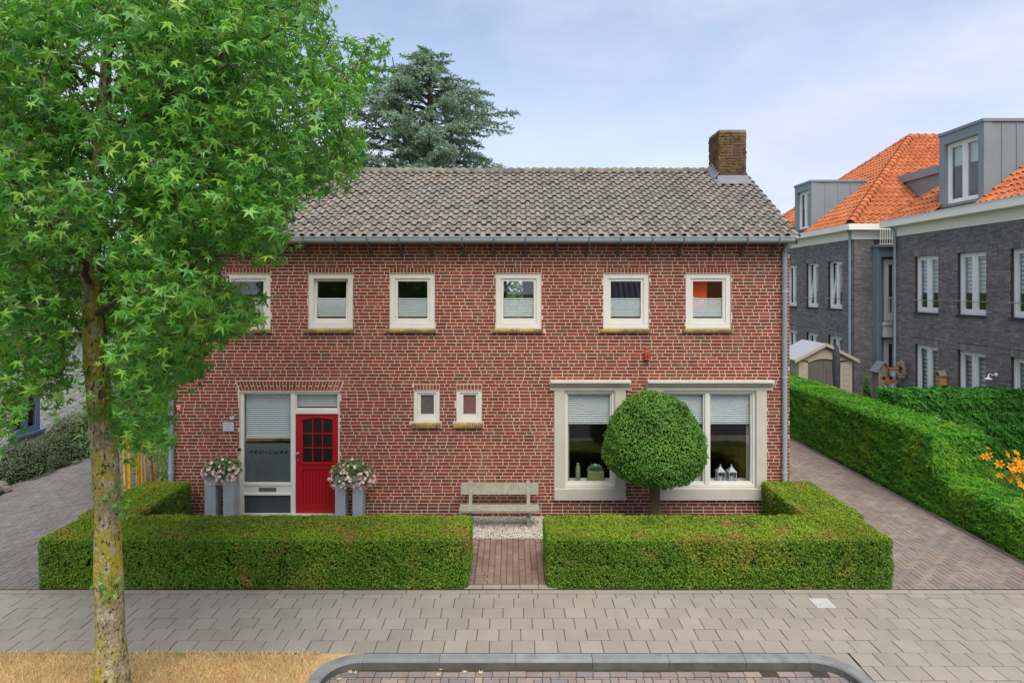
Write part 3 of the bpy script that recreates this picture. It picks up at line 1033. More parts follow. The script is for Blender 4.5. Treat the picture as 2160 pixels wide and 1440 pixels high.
# driveways
drive_r = MB().box(6.0, 9.05, 10.305, 34, -0.08, -0.007).build('driveway_right', m_joint, kind='structure')
C2, H2 = herring(6.02, 8.93, 10.33, 27.0, 0.106)
pave(drive_r, 'paver', 'pavers_beyond', C2, H2, 0.0, 0.05, m_drive, 300, wob=0.002, seen=lambda C: C[:, 0] > 6.35)
C2 = np.array([(8.99, 10.3 + 0.5 * k + 0.25) for k in range(34)])
pave(drive_r, 'edging_stone', 'edging_stones_beyond', C2, np.array([(0.045, 0.247)] * 34), 0.004, 0.06, m_edging, 34)
drive_l = MB().box(-12.4, -7.55, 10.305, 26, -0.08, -0.007).build('driveway_left', m_joint, kind='structure')
C2, H2 = herring(-12.3, -7.6, 10.33, 24.0, 0.106)
pave(drive_l, 'paver', 'pavers_beyond', C2, H2, 0.0, 0.05, m_driveg, 300, wob=0.002)

# front garden: soil, hidden door paving, brick path, gravel
MB().box(-7.5, 6.0, 10.305, 13.59, -0.06, -0.004).build('garden_bed', m_soil, kind='structure')
MB().box(-6.6, -0.9, 11.5, 13.58, -0.003, 0.006).build('door_paving', m_driveg, kind='structure')
path = MB().box(-0.95, 0.8, 10.31, 12.36, -0.02, 0.004).build('garden_path', m_joint, kind='structure')
C2, H2 = [], []
for k in range(5):
    C2.append((-0.72 + 0.3 * k + 0.15 - 0.05, 10.395))
    H2.append((0.147, 0.08))
pave(path, 'threshold_slab', 'threshold_slabs', np.array(C2), np.array(H2), 0.008, 0.04, m_paving, 9)
C2, H2 = [], []
colx = -0.66
for ci in range(13):
    x0 = -0.62 + ci * 0.106
    yy = 10.49 - (0.106 if ci % 2 else 0.0) + (0.42 if ci < 3 else 0.0)
    while yy < 12.35:
        a, b = max(yy, 10.49 + (0.42 if ci < 3 else 0)), min(yy + 0.212, 12.35)
        if b - a > 0.03:
            C2.append((x0 + 0.053, (a + b) / 2))
            H2.append((0.0485, (b - a) / 2 - 0.0045))
        yy += 0.212
for rr in range(4):
    for q in range(2):
        xa = -0.62 + q * 0.212 - (0.05 if rr % 2 else 0.0)
        a, b = max(xa, -0.62), min(xa + 0.212, -0.62 + 0.318)
        if b - a > 0.03:
            C2.append(((a + b) / 2, 10.49 + rr * 0.105 + 0.0525))
            H2.append(((b - a) / 2 - 0.0045, 0.048))
for k in range(19):
    C2.append((-0.735, 10.49 + k * 0.106 + 0.053))
    H2.append((0.105, 0.0475))
pave(path, 'path_brick', 'path_bricks', np.array(C2), np.array(H2), 0.012, 0.05, m_pathbrick, 300, wob=0.003)
k = 9000
OCT = np.array([(1, 0, 0), (-1, 0, 0), (0, 1, 0), (0, -1, 0), (0, 0, 1), (0, 0, -1)], float)
OF = np.array([(0, 2, 4), (2, 1, 4), (1, 3, 4), (3, 0, 4), (2, 0, 5), (1, 2, 5), (3, 1, 5), (0, 3, 5)])
p = np.column_stack([rng.uniform(-1.1, 0.85, k), rng.uniform(12.36, 13.58, k), rng.uniform(0.0, 0.03, k)])
S = rng.uniform(0.007, 0.015, (k, 1, 3)) * np.array([1, 1, 0.7])
th = rng.random(k) * 6.28
Rz = np.zeros((k, 3, 3))
Rz[:, 0, 0] = np.cos(th); Rz[:, 0, 1] = np.sin(th); Rz[:, 1, 0] = -np.sin(th); Rz[:, 1, 1] = np.cos(th); Rz[:, 2, 2] = 1
V = ((OCT[None] * S) @ Rz + p[:, None]).reshape(-1, 3)
np_obj('gravel', V, [(OF[None] + (np.arange(k) * 6)[:, None, None]).reshape(-1, 3)], m_gravel, None, kind='stuff',
       label='pale gravel under and in front of the bench', cat='gravel')

# ------------------------------------------------------------------ the brick house
HL, HR, HB = FX(368), FX(1666), 19.4        # left, right, back
WT = 5.80                                   # top of front wall
UX, NY = (1, 0, 0), (0, -1, 0)
O0 = (0, Y0, 0)
ZZ = (0, 0, 1)
house = empty('brick_house', ((HL + HR) / 2, Y0, 0), 'two storey red brick house with grey tiled roof and red front door', 'house')
UW = [(476, 570), (650, 744), (822, 917), (1046, 1142), (1273, 1369), (1447, 1542)]
UY = (577, 692)
SW = [(873, 927), (963, 1016)]
SY = (823, 890)
DX, DY = (505, 716), (826, 1090)
BW = [(1191, 1296), (1398, 1593)]
BY = (824.5, 1028)


def rc(x0, x1, y0, y1):
    return (FX(x0), FX(x1), FZ(y1), FZ(y0))


holes = [rc(*w, *UY) for w in UW] + [rc(*w, *SY) for w in SW] + [rc(*BW[0], *BY), rc(*BW[1], *BY), (FX(DX[0]), FX(DX[1]), 0.0, FZ(DY[0]))]
wall = MB()
holes_wall(wall, (0, Y0 + 0.0028, 0), UX, NY, HL + 0.006, HR - 0.006, 0, WT, holes, 0.12)
wall = wall.build('wall', m_mortar, house)
excl = [(a, b, c - 0.045, d + 0.115) for a, b, c, d in holes[:6]] + [(a, b, c - 0.045, d + 0.12) for a, b, c, d in holes[6:8]]
for w in UW:
    excl.append((FX(w[0] - 10), FX(w[1] + 5), FZ(703), FZ(692)))
for w in SW:
    excl.append((FX(w[0] - 6), FX(w[1] + 4), FZ(904), FZ(890)))
excl += [rc(1168.5, 1319.5, 822, 1053), rc(1376, 1616.5, 822, 1053), rc(1161, 1328, 801, 823), rc(1364, 1628, 801, 823)]
excl += [(holes[10][0], holes[10][1], 0, holes[10][3] + 0.02)]
# splayed brick arch above the door: stepped exclusion
for k_ in range(3):
    e = 0.012 + 0.085 * (k_ + 0.5) / 3 * 1.0
    excl.append((FX(505) - e, FX(716) + e, FZ(824) + 0.0719 * k_ - 0.01, FZ(824) + 0.0719 * (k_ + 1) - 0.01))
B = brick_courses(HL, HR, 0.0, WT, excl, seed=5)
C = np.column_stack([B[:, 0], np.full(len(B), Y0 + 0.03) + np.clip(rng.normal(0, 0.0007, len(B)), -0.002, 0.002), B[:, 1]])
H = np.column_stack([B[:, 2] / 2, B[:, 3] / 2, np.full(len(B), 0.03)])
plinth = B[:, 1] < 0.37
sc_ = np.where(B[:, 2] > 0.2, 10, 0) - np.hypot(B[:, 0] - 0.4, (B[:, 1] - 3.0) * 1.2)
place_blocks('brick', 'bricks_around', C[~plinth], H[~plinth], AX_FRONT, m_brick, wall, 300, sc_[~plinth], c=0.0015)
place_blocks('plinth_brick', 'plinth_bricks', C[plinth], H[plinth], AX_FRONT, m_brickdark, wall, 0, None, c=0.0015)


# lintels (upright bricks) and sloping brick sills
def soldier(u0, u1, z0, z1, pitch=0.072, name='lintel'):
    mo = MB().box(u0 + 0.003, u1 - 0.003, Y0 + 0.002, Y0 + 0.1, z0 + 0.002, z1 - 0.002).build(name, m_mortar, house)
    n = max(3, round((u1 - u0) / pitch))
    w = (u1 - u0) / n
    C = np.array([(u0 + (i + 0.5) * w, Y0 + 0.029, (z0 + z1) / 2) for i in range(n)])
    H = np.array([(w / 2 - 0.006, (z1 - z0) / 2 - 0.005, 0.03)] * n)
    place_blocks('upright_brick', 'x', C, H, AX_FRONT, m_brick, mo, n, None, c=0.0015)


def sill(u0, u1, ztop, n, h=0.075, proj=0.075):
    """row of sill bricks sloping outwards"""
    w = (u1 - u0) / n
    me = None
    base = MB().box(u0 + 0.01, u1 - 0.01, Y0 - proj + 0.02, Y0 + 0.1, ztop - h + 0.004, ztop - 0.03).build('sill', m_mortar, house)
    for i in range(n):
        if me is None:
            mb = MB()
            a = w / 2 - 0.005
            V = [(-a, 0.1, 0.0), (a, 0.1, 0.0), (-a, -proj + 0.012, -0.03), (a, -proj + 0.012, -0.03), (-a, -proj, -0.042), (a, -proj, -0.042),
                 (-a, -proj, -h), (a, -proj, -h), (-a, 0.1, -h), (a, 0.1, -h)]
            mb.add(V, [(0, 2, 3, 1), (2, 4, 5, 3), (4, 6, 7, 5), (6, 8, 9, 7), (0, 8, 6, 4, 2), (1, 3, 5, 7, 9)])
            o = mb.build('sill_brick', m_sillbrick, base)
            me = o.data
        else:
            o = bpy.data.objects.new('sill_brick', me)
            link(o, base)
        o.location = (u0 + (i + 0.5) * w, Y0 + random.uniform(-0.003, 0.003), ztop)


for w in UW:
    soldier(FX(w[0]) - 0.0, FX(w[1]) + 0.0, FZ(576), FZ(564.5))
    sill(FX(w[0] - 9), FX(w[1] + 4), FZ(692) + 0.0, 9)
for w in SW:
    soldier(FX(w[0]), FX(w[1]), FZ(822), FZ(810.5))
    sill(FX(w[0] - 6), FX(w[1] + 3.5), FZ(890), 5, h=0.1)
# door arch
arch = MB().prism([(FX(508), Y0 + 0.0015, FZ(824)), (FX(713), Y0 + 0.0015, FZ(824)), (FX(722), Y0 + 0.0015, FZ(804)), (FX(499), Y0 + 0.0015, FZ(804))], (0, 0.08, 0)).build('door_arch', m_mortar, house)
na = 32
for i in range(na):
    def ends(t, e):
        xb = FX(506) + (FX(715.5) - FX(506)) * t
        xt = FX(497.5) + (FX(724) - FX(497.5)) * t
        return xb + (xt - xb) * e
    t0, t1 = i / na, (i + 1) / na
    g_ = 0.0055
    parts = [(0.03, 0.97)] if i % 2 else [(0.03, 0.44), (0.52, 0.97)]
    for e0, e1 in parts:
        z0, z1 = FZ(824) + (FZ(803) - FZ(824)) * e0, FZ(824) + (FZ(803) - FZ(824)) * e1
        pts = [(ends(t0, e0) + g_, Y0 - 0.001, z0), (ends(t1, e0) - g_, Y0 - 0.001, z0), (ends(t1, e1) - g_, Y0 - 0.001, z1), (ends(t0, e1) + g_, Y0 - 0.001, z1)]
        MB().prism(pts, (0, 0.06, 0)).build('arch_brick', m_brick, arch)

# other walls, floors, ceiling, partitions
MB().box(HL, HL + 0.2, Y0 + 0.14, HB, 0, WT).build('side_wall', m_brick, house)
MB().box(HR - 0.2, HR, Y0 + 0.14, HB, 0, WT).build('side_wall', m_brick, house)
bw = MB()
holes_wall(bw, (0, HB, 0), (1, 0, 0), (0, 1, 0), HL + 0.2, HR - 0.2, 0, WT, [(-0.16, 0.32, 3.9, 5.05)], 0.2)
bw.build('back_wall', m_room, house)
MB().box(HL + 0.2, HR - 0.2, Y0 + 0.14, HB - 0.2, 2.72, 2.9).build('upper_floor', m_room, house)
MB().box(HL + 0.2, HR - 0.2, Y0 + 0.14, HB - 0.2, 5.45, 5.6).build('ceiling', m_room, house)
MB().box(HL + 0.2, HR - 0.2, Y0 + 0.14, HB - 0.2, 0.0, 0.05).build('ground_floor', m_roomfloor, house)
for xa in (-2.6, -1.1, 1.7, 3.35):
    MB().box(xa, xa + 0.1, Y0 + 0.3, HB - 0.2, 2.9, 5.45).build('partition', m_room, house)
for xa in (-3.5, 0.45):
    MB().box(xa, xa + 0.1, Y0 + 0.3, HB - 0.2, 0.05, 2.72).build('partition', m_room, house)

# ---- windows
Og = (0, Y0, 0)


def blind(parent, u0, u1, z0, z1, y, pitch=0.042, rail='top'):
    mb = MB()
    n = max(3, int((z1 - z0 - 0.03) / pitch))
    for i in range(n):
        z = z0 + 0.025 + (i + 0.5) * (z1 - z0 - 0.03) / n
        h = (z1 - z0 - 0.03) / n
        V = [(u0, y + 0.012, z + h * 0.48), (u1, y + 0.012, z + h * 0.48), (u1, y - 0.010, z - h * 0.02), (u0, y - 0.010, z - h * 0.02),
             (u1, y - 0.002, z - h * 0.26), (u0, y - 0.002, z - h * 0.26)]
        mb.add(V, [(0, 3, 2, 1), (3, 5, 4, 2)])
    zr = z1 if rail == 'top' else z0
    mb.box(u0, u1, y - 0.012, y + 0.014, zr - 0.0 if rail != 'top' else z1 - 0.02, (z0 + 0.02) if rail != 'top' else z1)
    mb.build('blind', m_blind, parent)


for i, w in enumerate(UW):
    u0, u1, z0, z1 = rc(*w, *UY)
    fr = MB()
    e = 0.004
    rect_frame(fr, Og, UX, NY, u0 + e, u1 - e, z0 + e, z1 - e, 0.10, 0.10, 0.10, 0.10, -0.12, -0.025)
    fr = fr.build('window', m_frame, house)
    su0, su1, sz0, sz1 = u0 + 0.106, u1 - 0.106, z0 + 0.106, z1 - 0.106
    s = MB()
    rect_frame(s, Og, UX, NY, su0, su1, sz0, sz1, 0.055, 0.055, 0.10, 0.055, -0.115, -0.05)
    gl = MB().box(su0 + 0.05, su1 - 0.05, Y0 + 0.078, Y0 + 0.084, sz0 + 0.095, sz1 - 0.05)
    so = s.build('sash', m_frame, fr)
    po = gl.build('pane', m_glass, fr)
    blind(fr, su0 + 0.06, su1 - 0.06, sz0 + 0.10, FZ(629), Y0 + 0.112)
    if i == 1:      # this one is tipped open inwards at the top
        for o in (so, po):
            piv = Vector((0, Y0 + 0.06, sz0))
            o.matrix_basis = Matrix.Translation(piv) @ Matrix.Rotation(R(-4), 4, 'X') @ Matrix.Translation(-piv)
for i, w in enumerate(SW):
    u0, u1, z0, z1 = rc(*w, *SY)
    fr = MB()
    e = 0.003
    rect_frame(fr, Og, UX, NY, u0 + e, u1 - e, z0 + e, z1 - e, 0.068, 0.068, 0.055, 0.05, -0.12, -0.02)
    fr = fr.build('window', m_frame, house)
    s = MB()
    rect_frame(s, Og, UX, NY, u0 + 0.074, u1 - 0.074, z0 + 0.061, z1 - 0.056, 0.065, 0.05, 0.095, 0.045, -0.115, -0.045)
    s.build('sash', m_frame, fr)
    MB().box(u0 + 0.13, u1 - 0.12, Y0 + 0.075, Y0 + 0.085, z0 + 0.15, z1 - 0.095).build('pane', (m_pebglass, m_pebglass2)[i], fr)

# ---- large ground-floor windows with cast stone surrounds
for wi, (w, j0, j1, c0, c1) in enumerate(((BW[0], 1169, 1319, 1160.5, 1328.5), (BW[1], 1376, 1616, 1364, 1628))):
    zb, zt = FZ(1052.5), FZ(822.5)
    su = MB().bev(FX(j0) - 0.0, FX(j1) + 0.0, Y0 - 0.07, Y0 + 0.1, zb, FZ(1028) - 0.002, 0.012).build('window_surround', m_stone, house)
    MB().bev(FX(j0), FX(w[0]) - 0.002, Y0 - 0.055, Y0 + 0.1, FZ(1028), zt, 0.008).build('jamb', m_stone, su)
    MB().bev(FX(w[1]) + 0.002, FX(j1), Y0 - 0.055, Y0 + 0.1, FZ(1028), zt, 0.008).build('jamb', m_stone, su)
    prof = [(0.0, 822.0), (-0.08, 822.0), (-0.08, 815.0), (-0.055, 814.6), (-0.055, 813.6), (-0.125, 812.8), (-0.14, 811.2), (-0.125, 809.4), (-0.085, 808.8), (-0.085, 807.6), (-0.18, 806.6), (-0.19, 806), (-0.19, 801.8), (-0.18, 801.0), (0.0, 800.5)]
    # profile read with v as photo row, extruded along X
    poly = [(FX(c0), Y0 + v + 0.02, FZ(r)) for v, r in prof]
    MB().prism(poly, (FX(c1) - FX(c0), 0, 0)).build('cornice', m_stone, su)
    MB().box(FX(w[0]) - 0.002, FX(w[1]) + 0.002, Y0 - 0.03, Y0 + 0.1, FZ(826.5), zt - 0.002).build('lintel_block', m_stone, su)
    u0, u1, z0, z1 = FX(w[0]), FX(w[1]), FZ(1027.5), FZ(826.5)
    fr = MB()
    rect_frame(fr, Og, UX, NY, u0 + 0.002, u1 - 0.002, z0 + 0.003, z1 - 0.003, 0.045, 0.05, 0.06, 0.03, -0.12, -0.0)
    ms = [] if wi == 0 else [(1487.5, 1496.5)]
    for a, b in ms:
        fr.box(FX(a), FX(b), Y0 - 0.003, Y0 + 0.118, z0 + 0.063, z1 - 0.033)
    fr = fr.build('window', m_frame, house)
    spans = [(u0 + 0.05, u1 - 0.055)] if wi == 0 else [(u0 + 0.05, FX(1487.5) - 0.003), (FX(1496.5) + 0.003, u1 - 0.055)]
    for a, b in spans:
        s = MB()
        rect_frame(s, Og, UX, NY, a, b, z0 + 0.066, z1 - 0.036, 0.025, 0.03, 0.04, 0.02, -0.11, -0.035)
        s.build('glazing_bead', m_frame, fr)
        MB().box(a + 0.015, b - 0.015, Y0 + 0.07, Y0 + 0.078, z0 + 0.08, z1 - 0.045).build('pane', m_glass, fr)
        blind(fr, a + 0.03, b - 0.03, FZ(896), z1 - 0.045, Y0 + 0.13, pitch=0.042, rail='bottom')
    # window board and thin side curtain
    MB().box(u0 - 0.1, u1 + 0.1, Y0 + 0.13, Y0 + 0.5, z0 - 0.02, z0 + 0.055).build('window_board', m_white, fr)
    cu = MB()
    edges = (u0 + 0.055,) if wi == 0 else (u1 - 0.12,)
    for ec in edges:
        pts = [(ec + 0.06 * k / 8, Y0 + 0.19 + 0.012 * (k % 2)) for k in range(9)]
        for k in range(8):
            cu.quad((pts[k][0], pts[k][1], z0 + 0.06), (pts[k + 1][0], pts[k + 1][1], z0 + 0.06), (pts[k + 1][0], pts[k + 1][1], z1 - 0.1), (pts[k][0], pts[k][1], z1 - 0.1))
    cu.build('curtain', m_curtain, fr)
zboard = FZ(1027.5) + 0.055

# ---- front door unit
u0, u1, zt = FX(505), FX(716), FZ(826)
D0, D1 = -0.12, -0.03
df = MB()
bx = lambda mb, a, b, c, d, w0=D0, w1=D1: mb.obox(Og, UX, NY, ZZ, a, b, w0, w1, c, d)
bx(df, u0 + 0.003, FX(512.5), 0.0, zt - 0.003)
bx(df, FX(612), FX(622), 0.0, zt - 0.003)
bx(df, FX(712.5), u1 - 0.003, 0.0, zt - 0.003)
bx(df, FX(512.5), FX(612), FZ(830.5), zt - 0.003)
bx(df, FX(622), FX(712.5), FZ(830.5), zt - 0.003)
bx(df, FX(622), FX(712.5), FZ(873), FZ(865))
bx(df, FX(512.5), FX(612), FZ(1024), FZ(1019))
bx(df, FX(512.5), FX(612), FZ(1045), FZ(1041))
bx(df, FX(512.5), FX(612), 0.0, FZ(1084))
df = df.build('door_frame', m_frame, house)
MB().obox(Og, UX, NY, ZZ, FX(512.5), FX(612), -0.1, -0.045, FZ(1041), FZ(1024)).build('letter_rail', m_frame, df)
ls = MB()
rect_frame(ls, Og, UX, NY, FX(544.5), FX(581), FZ(1037), FZ(1029), 0.012, 0.012, 0.012, 0.016, -0.05, -0.036)
ls.build('letter_slot', m_brass, df)
MB().obox(Og, UX, NY, ZZ, FX(545.8), FX(579.8), -0.05, -0.04, FZ(1035.6), FZ(1031)).build('letter_flap', m_chrome, df)
MB().box(FX(512.5), FX(612), Y0 + 0.07, Y0 + 0.076, FZ(1018.5), FZ(831)).build('pane', m_glass, df)
MB().box(FX(514), FX(611), Y0 + 0.0775, Y0 + 0.0785, FZ(1018), FZ(936)).build('frosted_film', m_film, df)
blind(df, FX(514.5), FX(610), FZ(926), FZ(831.5), Y0 + 0.12, pitch=0.042, rail='bottom')
MB().box(FX(512.5), FX(612), Y0 + 0.07, Y0 + 0.08, FZ(1084), FZ(1045)).build('lower_pane', m_panelglass, df)
tr = MB()
rect_frame(tr, Og, UX, NY, FX(622) + 0.002, FX(712.5) - 0.002, FZ(865) + 0.002, FZ(830.5) - 0.002, 0.02, 0.02, 0.03, 0.012, -0.11, -0.045)
tr.build('transom_sash', m_frame, df)
MB().box(FX(623.5), FX(711), Y0 + 0.075, Y0 + 0.08, FZ(863), FZ(831)).build('pane', m_glass, df)
blind(df, FX(624.5), FX(710), FZ(862.5), FZ(831.5), Y0 + 0.12, pitch=0.036)

# the red door: stiles and rails around an arched glazed opening, boarded lower panel
dl, dr, dt, db = FX(622.5), FX(711.8), FZ(873.6), FZ(1084)
door = MB()
gl_, gr_ = FX(637), FX(700)
gzb, gzs, gzt = FZ(976), FZ(887), FZ(882.5)
bx(door, dl, gl_, db, dt, -0.1, -0.05)
bx(door, gr_, dr, db, dt, -0.1, -0.05)
bx(door, gl_, gr_, FZ(990), gzb, -0.1, -0.05)
bx(door, gl_, gr_, db, FZ(1066), -0.1, -0.05)
N_ = 10
top = []
for k_ in range(N_ + 1):
    t = k_ / N_
    top.append((gl_ + (gr_ - gl_) * t, Y0 + 0.1, gzs + (gzt - gzs) * math.sin(math.pi * t) * 1.0))
door.prism(top + [(gr_, Y0 + 0.1, dt), (gl_, Y0 + 0.1, dt)], (0, -0.05, 0))
door = door.build('door', m_red, house, label='red panelled front door with nine small panes')
arc = MB()
V = [(p[0], Y0 + 0.05, p[2] - 0.004) for p in top]
arc.tube([(V[0][0] - 0.035, Y0 + 0.046, V[0][2] - 0.002)] + [(v[0], Y0 + 0.046, v[2] + 0.03) for v in V] + [(V[-1][0] + 0.035, Y0 + 0.046, V[-1][2] - 0.002)], 0.012, 6)
arc.build('arched_moulding', m_red, door)
sl = MB()
for i in range(1, 3):
    xm = gl_ + (gr_ - gl_) * i / 3
    bx(sl, xm - 0.011, xm + 0.011, gzb, gzt, -0.092, -0.056)
for j in range(1, 3):
    zm = gzb + (FZ(884.5) - gzb) * j / 3
    for i in range(3):
        a = gl_ + (gr_ - gl_) * i / 3 + (0.011 if i else 0)
        b = gl_ + (gr_ - gl_) * (i + 1) / 3 - (0.011 if i < 2 else 0)
        bx(sl, a, b, zm - 0.011, zm + 0.011, -0.092, -0.056)
sl.build('glazing_bar', m_red, door)
for i in range(3):
    for j in range(3):
        a = gl_ + (gr_ - gl_) * i / 3
        b = gl_ + (gr_ - gl_) * (i + 1) / 3
        c = gzb + (FZ(881) - gzb) * j / 3
        d = gzb + (FZ(881) - gzb) * (j + 1) / 3
        MB().box(a + 0.002, b - 0.002, Y0 + 0.074, Y0 + 0.082, c + 0.002, d - 0.002).build('pane', m_doorglass, door)

wb = MB()
bx(wb, gl_ - 0.03, gr_ + 0.03, gzb - 0.035, gzb - 0.008, -0.06, -0.03)
wb.build('weather_bar', m_red, door)
nb = 9
for i in range(nb):
    a = gl_ + (gr_ - gl_) * i / nb
    b = gl_ + (gr_ - gl_) * (i + 1) / nb
    mb = MB()
    mb.prism([(a + 0.004, Y0 + 0.066, FZ(1066)), (b - 0.004, Y0 + 0.066, FZ(1066)), (b - 0.001, Y0 + 0.074, FZ(1066)), (a + 0.001, Y0 + 0.074, FZ(1066))], (0, 0, FZ(990) - FZ(1066)))
    mb.build('board', m_red, door)
kb = MB()
kb.lathe([(0.03, 0), (0.03, 0.006), (0.012, 0.01), (0.012, 0.035), (0.026, 0.045), (0.03, 0.058), (0.022, 0.07), (0.0, 0.074)], n=14)
kb = kb.build('door_knob', m_chrome, door, smooth=True)
kb.rotation_euler = (R(90), 0, 0)
kb.location = (FX(627), Y0 + 0.05, FZ(957))
lk = MB().lathe([(0.022, 0), (0.022, 0.012), (0.0, 0.014)], n=12).build('lock', m_chrome, door)
lk.rotation_euler = (R(90), 0, 0)
lk.location = (FX(627), Y0 + 0.05, FZ(972))
MB().box(FX(612), FX(713), Y0 - 0.08, Y0 + 0.13, 0.0, 0.055).build('threshold', m_stone, df)


def text_mesh(s, size, shear=0.0, spacing=1.0, extrude=0.001, offset=0.0):
    cu = bpy.data.curves.new('lettering', 'FONT')
    cu.body = s
    cu.size = size
    cu.shear = shear
    cu.space_character = spacing
    cu.align_x = 'CENTER'
    cu.align_y = 'CENTER'
    cu.extrude = extrude
    cu.offset = offset
    o = bpy.data.objects.new('lettering_source', cu)
    col.objects.link(o)
    dg = bpy.context.evaluated_depsgraph_get()
    me = bpy.data.meshes.new_from_object(o.evaluated_get(dg))
    bpy.data.objects.remove(o)
    return me


def letters(s, size, loc, mat, parent, shear=0.0, spacing=1.0, name='lettering', offset=0.0):
    me = text_mesh(s, size, shear, spacing, offset=offset)
    me.materials.clear()
    me.materials.append(mat)
    o = bpy.data.objects.new(name, me)
    o.rotation_euler = (R(90), 0, 0)
    return link(o, parent, loc)


lt = letters('PEDICURE', 0.1, (FX(563.5), Y0 + 0.067, FZ(955)), m_dletter, df, shear=0.3, spacing=1.6, offset=0.0)
_xs = [v.co.x for v in lt.data.vertices]
lt.scale.x = 0.83 / (max(_xs) - min(_xs))

# ---- roof
EY, EZ, RY, RZ = 13.25, 5.855, 16.48, 7.79
VL, VR = HL - 0.1, HR + 0.06
sl_ = math.hypot(RY - EY, RZ - EZ)
cs, sn = (RY - EY) / sl_, (RZ - EZ) / sl_
BYE = 2 * RY - EY
rf = MB()
rf.prism([(VL + 0.02, EY + 0.06, EZ - 0.05), (VL + 0.02, RY, RZ - 0.03), (VL + 0.02, BYE, EZ - 0.05), (VL + 0.02, BYE, EZ - 0.12), (VL + 0.02, RY, RZ - 0.12), (VL + 0.02, EY + 0.06, EZ - 0.12)], (VR - VL - 0.04, 0, 0))
roof = rf.build('roof', m_purlin, house)
for xa in (HL, HR - 0.2):
    MB().prism([(xa, Y0, WT + 0.003), (xa, HB, WT + 0.003), (xa, RY, RZ - 0.14)], (0.2, 0, 0)).build('gable', m_brick, house)
CH = (FX(1080) + 5.117, 5.784, 15.9, 16.74, 8.746)      # chimney x0,x1,y0,y1,top
TW, TE = (VR - VL) / 62, sl_ / 13.0
T_grey = tile_mesh(TW, TE + 0.06, thick=0.05, hump=0.062, flat=0.48)


def keep_front(c):
    return not (CH[0] - 0.06 < c[0] < CH[1] + 0.0 and c[1] > CH[2] - 0.1)


def tile_score(pos):
    v = in_view(pos) & ((HX + pos[:, 0] * F / pos[:, 1]) > 740)
    return np.where(v, 100, 0) - pos[:, 1]


tile_field(roof, (VL, EY, EZ), (1, 0, 0), (0, cs, sn), TW, TE, 62, 13, keep_front, m_tile, 'roof_tile', 'roof_tiles_upper', 300, T_grey, tile_score)
tile_field(roof, (VR, BYE, EZ), (-1, 0, 0), (0, -cs, sn), TW, TE, 62, 13, lambda c: not (CH[0] - 0.06 < c[0] and c[1] < CH[3] + 0.05), m_tile, 'roof_tile', 'roof_tiles_back', 0, T_grey)
# ridge tiles
me = None
x = VL
nr = 61
for i in range(nr):
    xa = VL + i * (CH[0] + 0.08 - VL) / nr
    Lr = (CH[0] + 0.08 - VL) / nr
    if me is None:
        V, Fq = [], []
        prof = [(0, 0.118), (0.05, 0.132), (Lr * 0.5, 0.135), (Lr * 0.75, 0.112), (Lr + 0.03, 0.10)]
        for (xx, rr) in prof:
            for k_ in range(9):
                th = R(-15) + R(210) * k_ / 8
                V.append((xx, -rr * 1.05 * math.cos(th), rr * 0.85 * math.sin(th)))
        for a in range(len(prof) - 1):
            for k_ in range(8):
                Fq.append((a * 9 + k_, (a + 1) * 9 + k_, (a + 1) * 9 + k_ + 1, a * 9 + k_ + 1))
        o = MB().add(V, Fq).build('ridge_tile', m_ridge, roof, smooth=True)
        me = o.data
    else:
        o = bpy.data.objects.new('ridge_tile', me)
        link(o, roof)
    o.location = (xa, RY, RZ + 0.012 + random.uniform(-0.008, 0.008))

# chimney
cx0, cx1, cy0, cy1, cz = CH
zbase = EZ + (cy0 - EY) * sn / cs - 0.3
ch = MB().box(cx0 + 0.006, cx1 - 0.006, cy0 + 0.006, cy1 - 0.006, zbase, cz - 0.01).build('chimney', m_chimmortar, house, label='mossy brown brick chimney at the end of the ridge')
allV, allF, off = [], [], 0
for (O_, A, a, b, sd_) in (((0, cy0, 0), AX_FRONT, cx0, cx1, 3), ((0, cy1, 0), np.array([[-1, 0, 0], [0, 0, 1], [0, 1, 0]], float), -cx1, -cx0, 4),
                         ((cx0, 0, 0), AX_WEST, -cy1, -cy0, 5), ((cx1, 0, 0), AX_EAST, cy0, cy1, 6)):
    Bq = brick_courses(a, b, zbase, cz, course=0.0672, st=0.222, hd=0.112, joint=0.013, seed=sd_)
    Cq = np.array(O_)[None] + Bq[:, 0:1] * A[0] + Bq[:, 1:2] * A[1] + A[2] * (-0.02 + rng.normal(0, 0.004, (len(Bq), 1)))
    Hq = np.column_stack([Bq[:, 2] / 2, Bq[:, 3] / 2, np.full(len(Bq), 0.03)])
    V, Fa = blocks_np(Cq, Hq, A, 0.006)
    allV.append(V)
    allF.append(Fa + off)
    off += len(V)
np_obj('chimney_bricks', np.concatenate(allV), [np.concatenate(allF)], m_chim, ch, kind='stuff')
fl = MB()
zf = lambda y: EZ + (y - EY) * sn / cs
fl.prism([(cx0 - 0.14, cy0 - 0.26, zf(cy0 - 0.26) + 0.075), (cx1 + 0.05, cy0 - 0.26, zf(cy0 - 0.26) + 0.075), (cx1 + 0.02, cy0 - 0.03, zf(cy0) + 0.16), (cx0 - 0.04, cy0 - 0.03, zf(cy0) + 0.16)], (0, 0.02, 0.012))
for k_ in range(5):
    ya = cy0 - 0.05 + k_ * 0.14
    fl.prism([(cx0 - 0.15, ya, min(zf(ya), RZ) + 0.06), (cx0 - 0.15, ya + 0.15, min(zf(ya + 0.15), RZ) + 0.06), (cx0 - 0.012, ya + 0.15, min(zf(ya + 0.15), RZ) + 0.22), (cx0 - 0.012, ya, min(zf(ya), RZ) + 0.25)], (0.006, 0, 0.012))
fl.build('flashing', m_lead, ch)

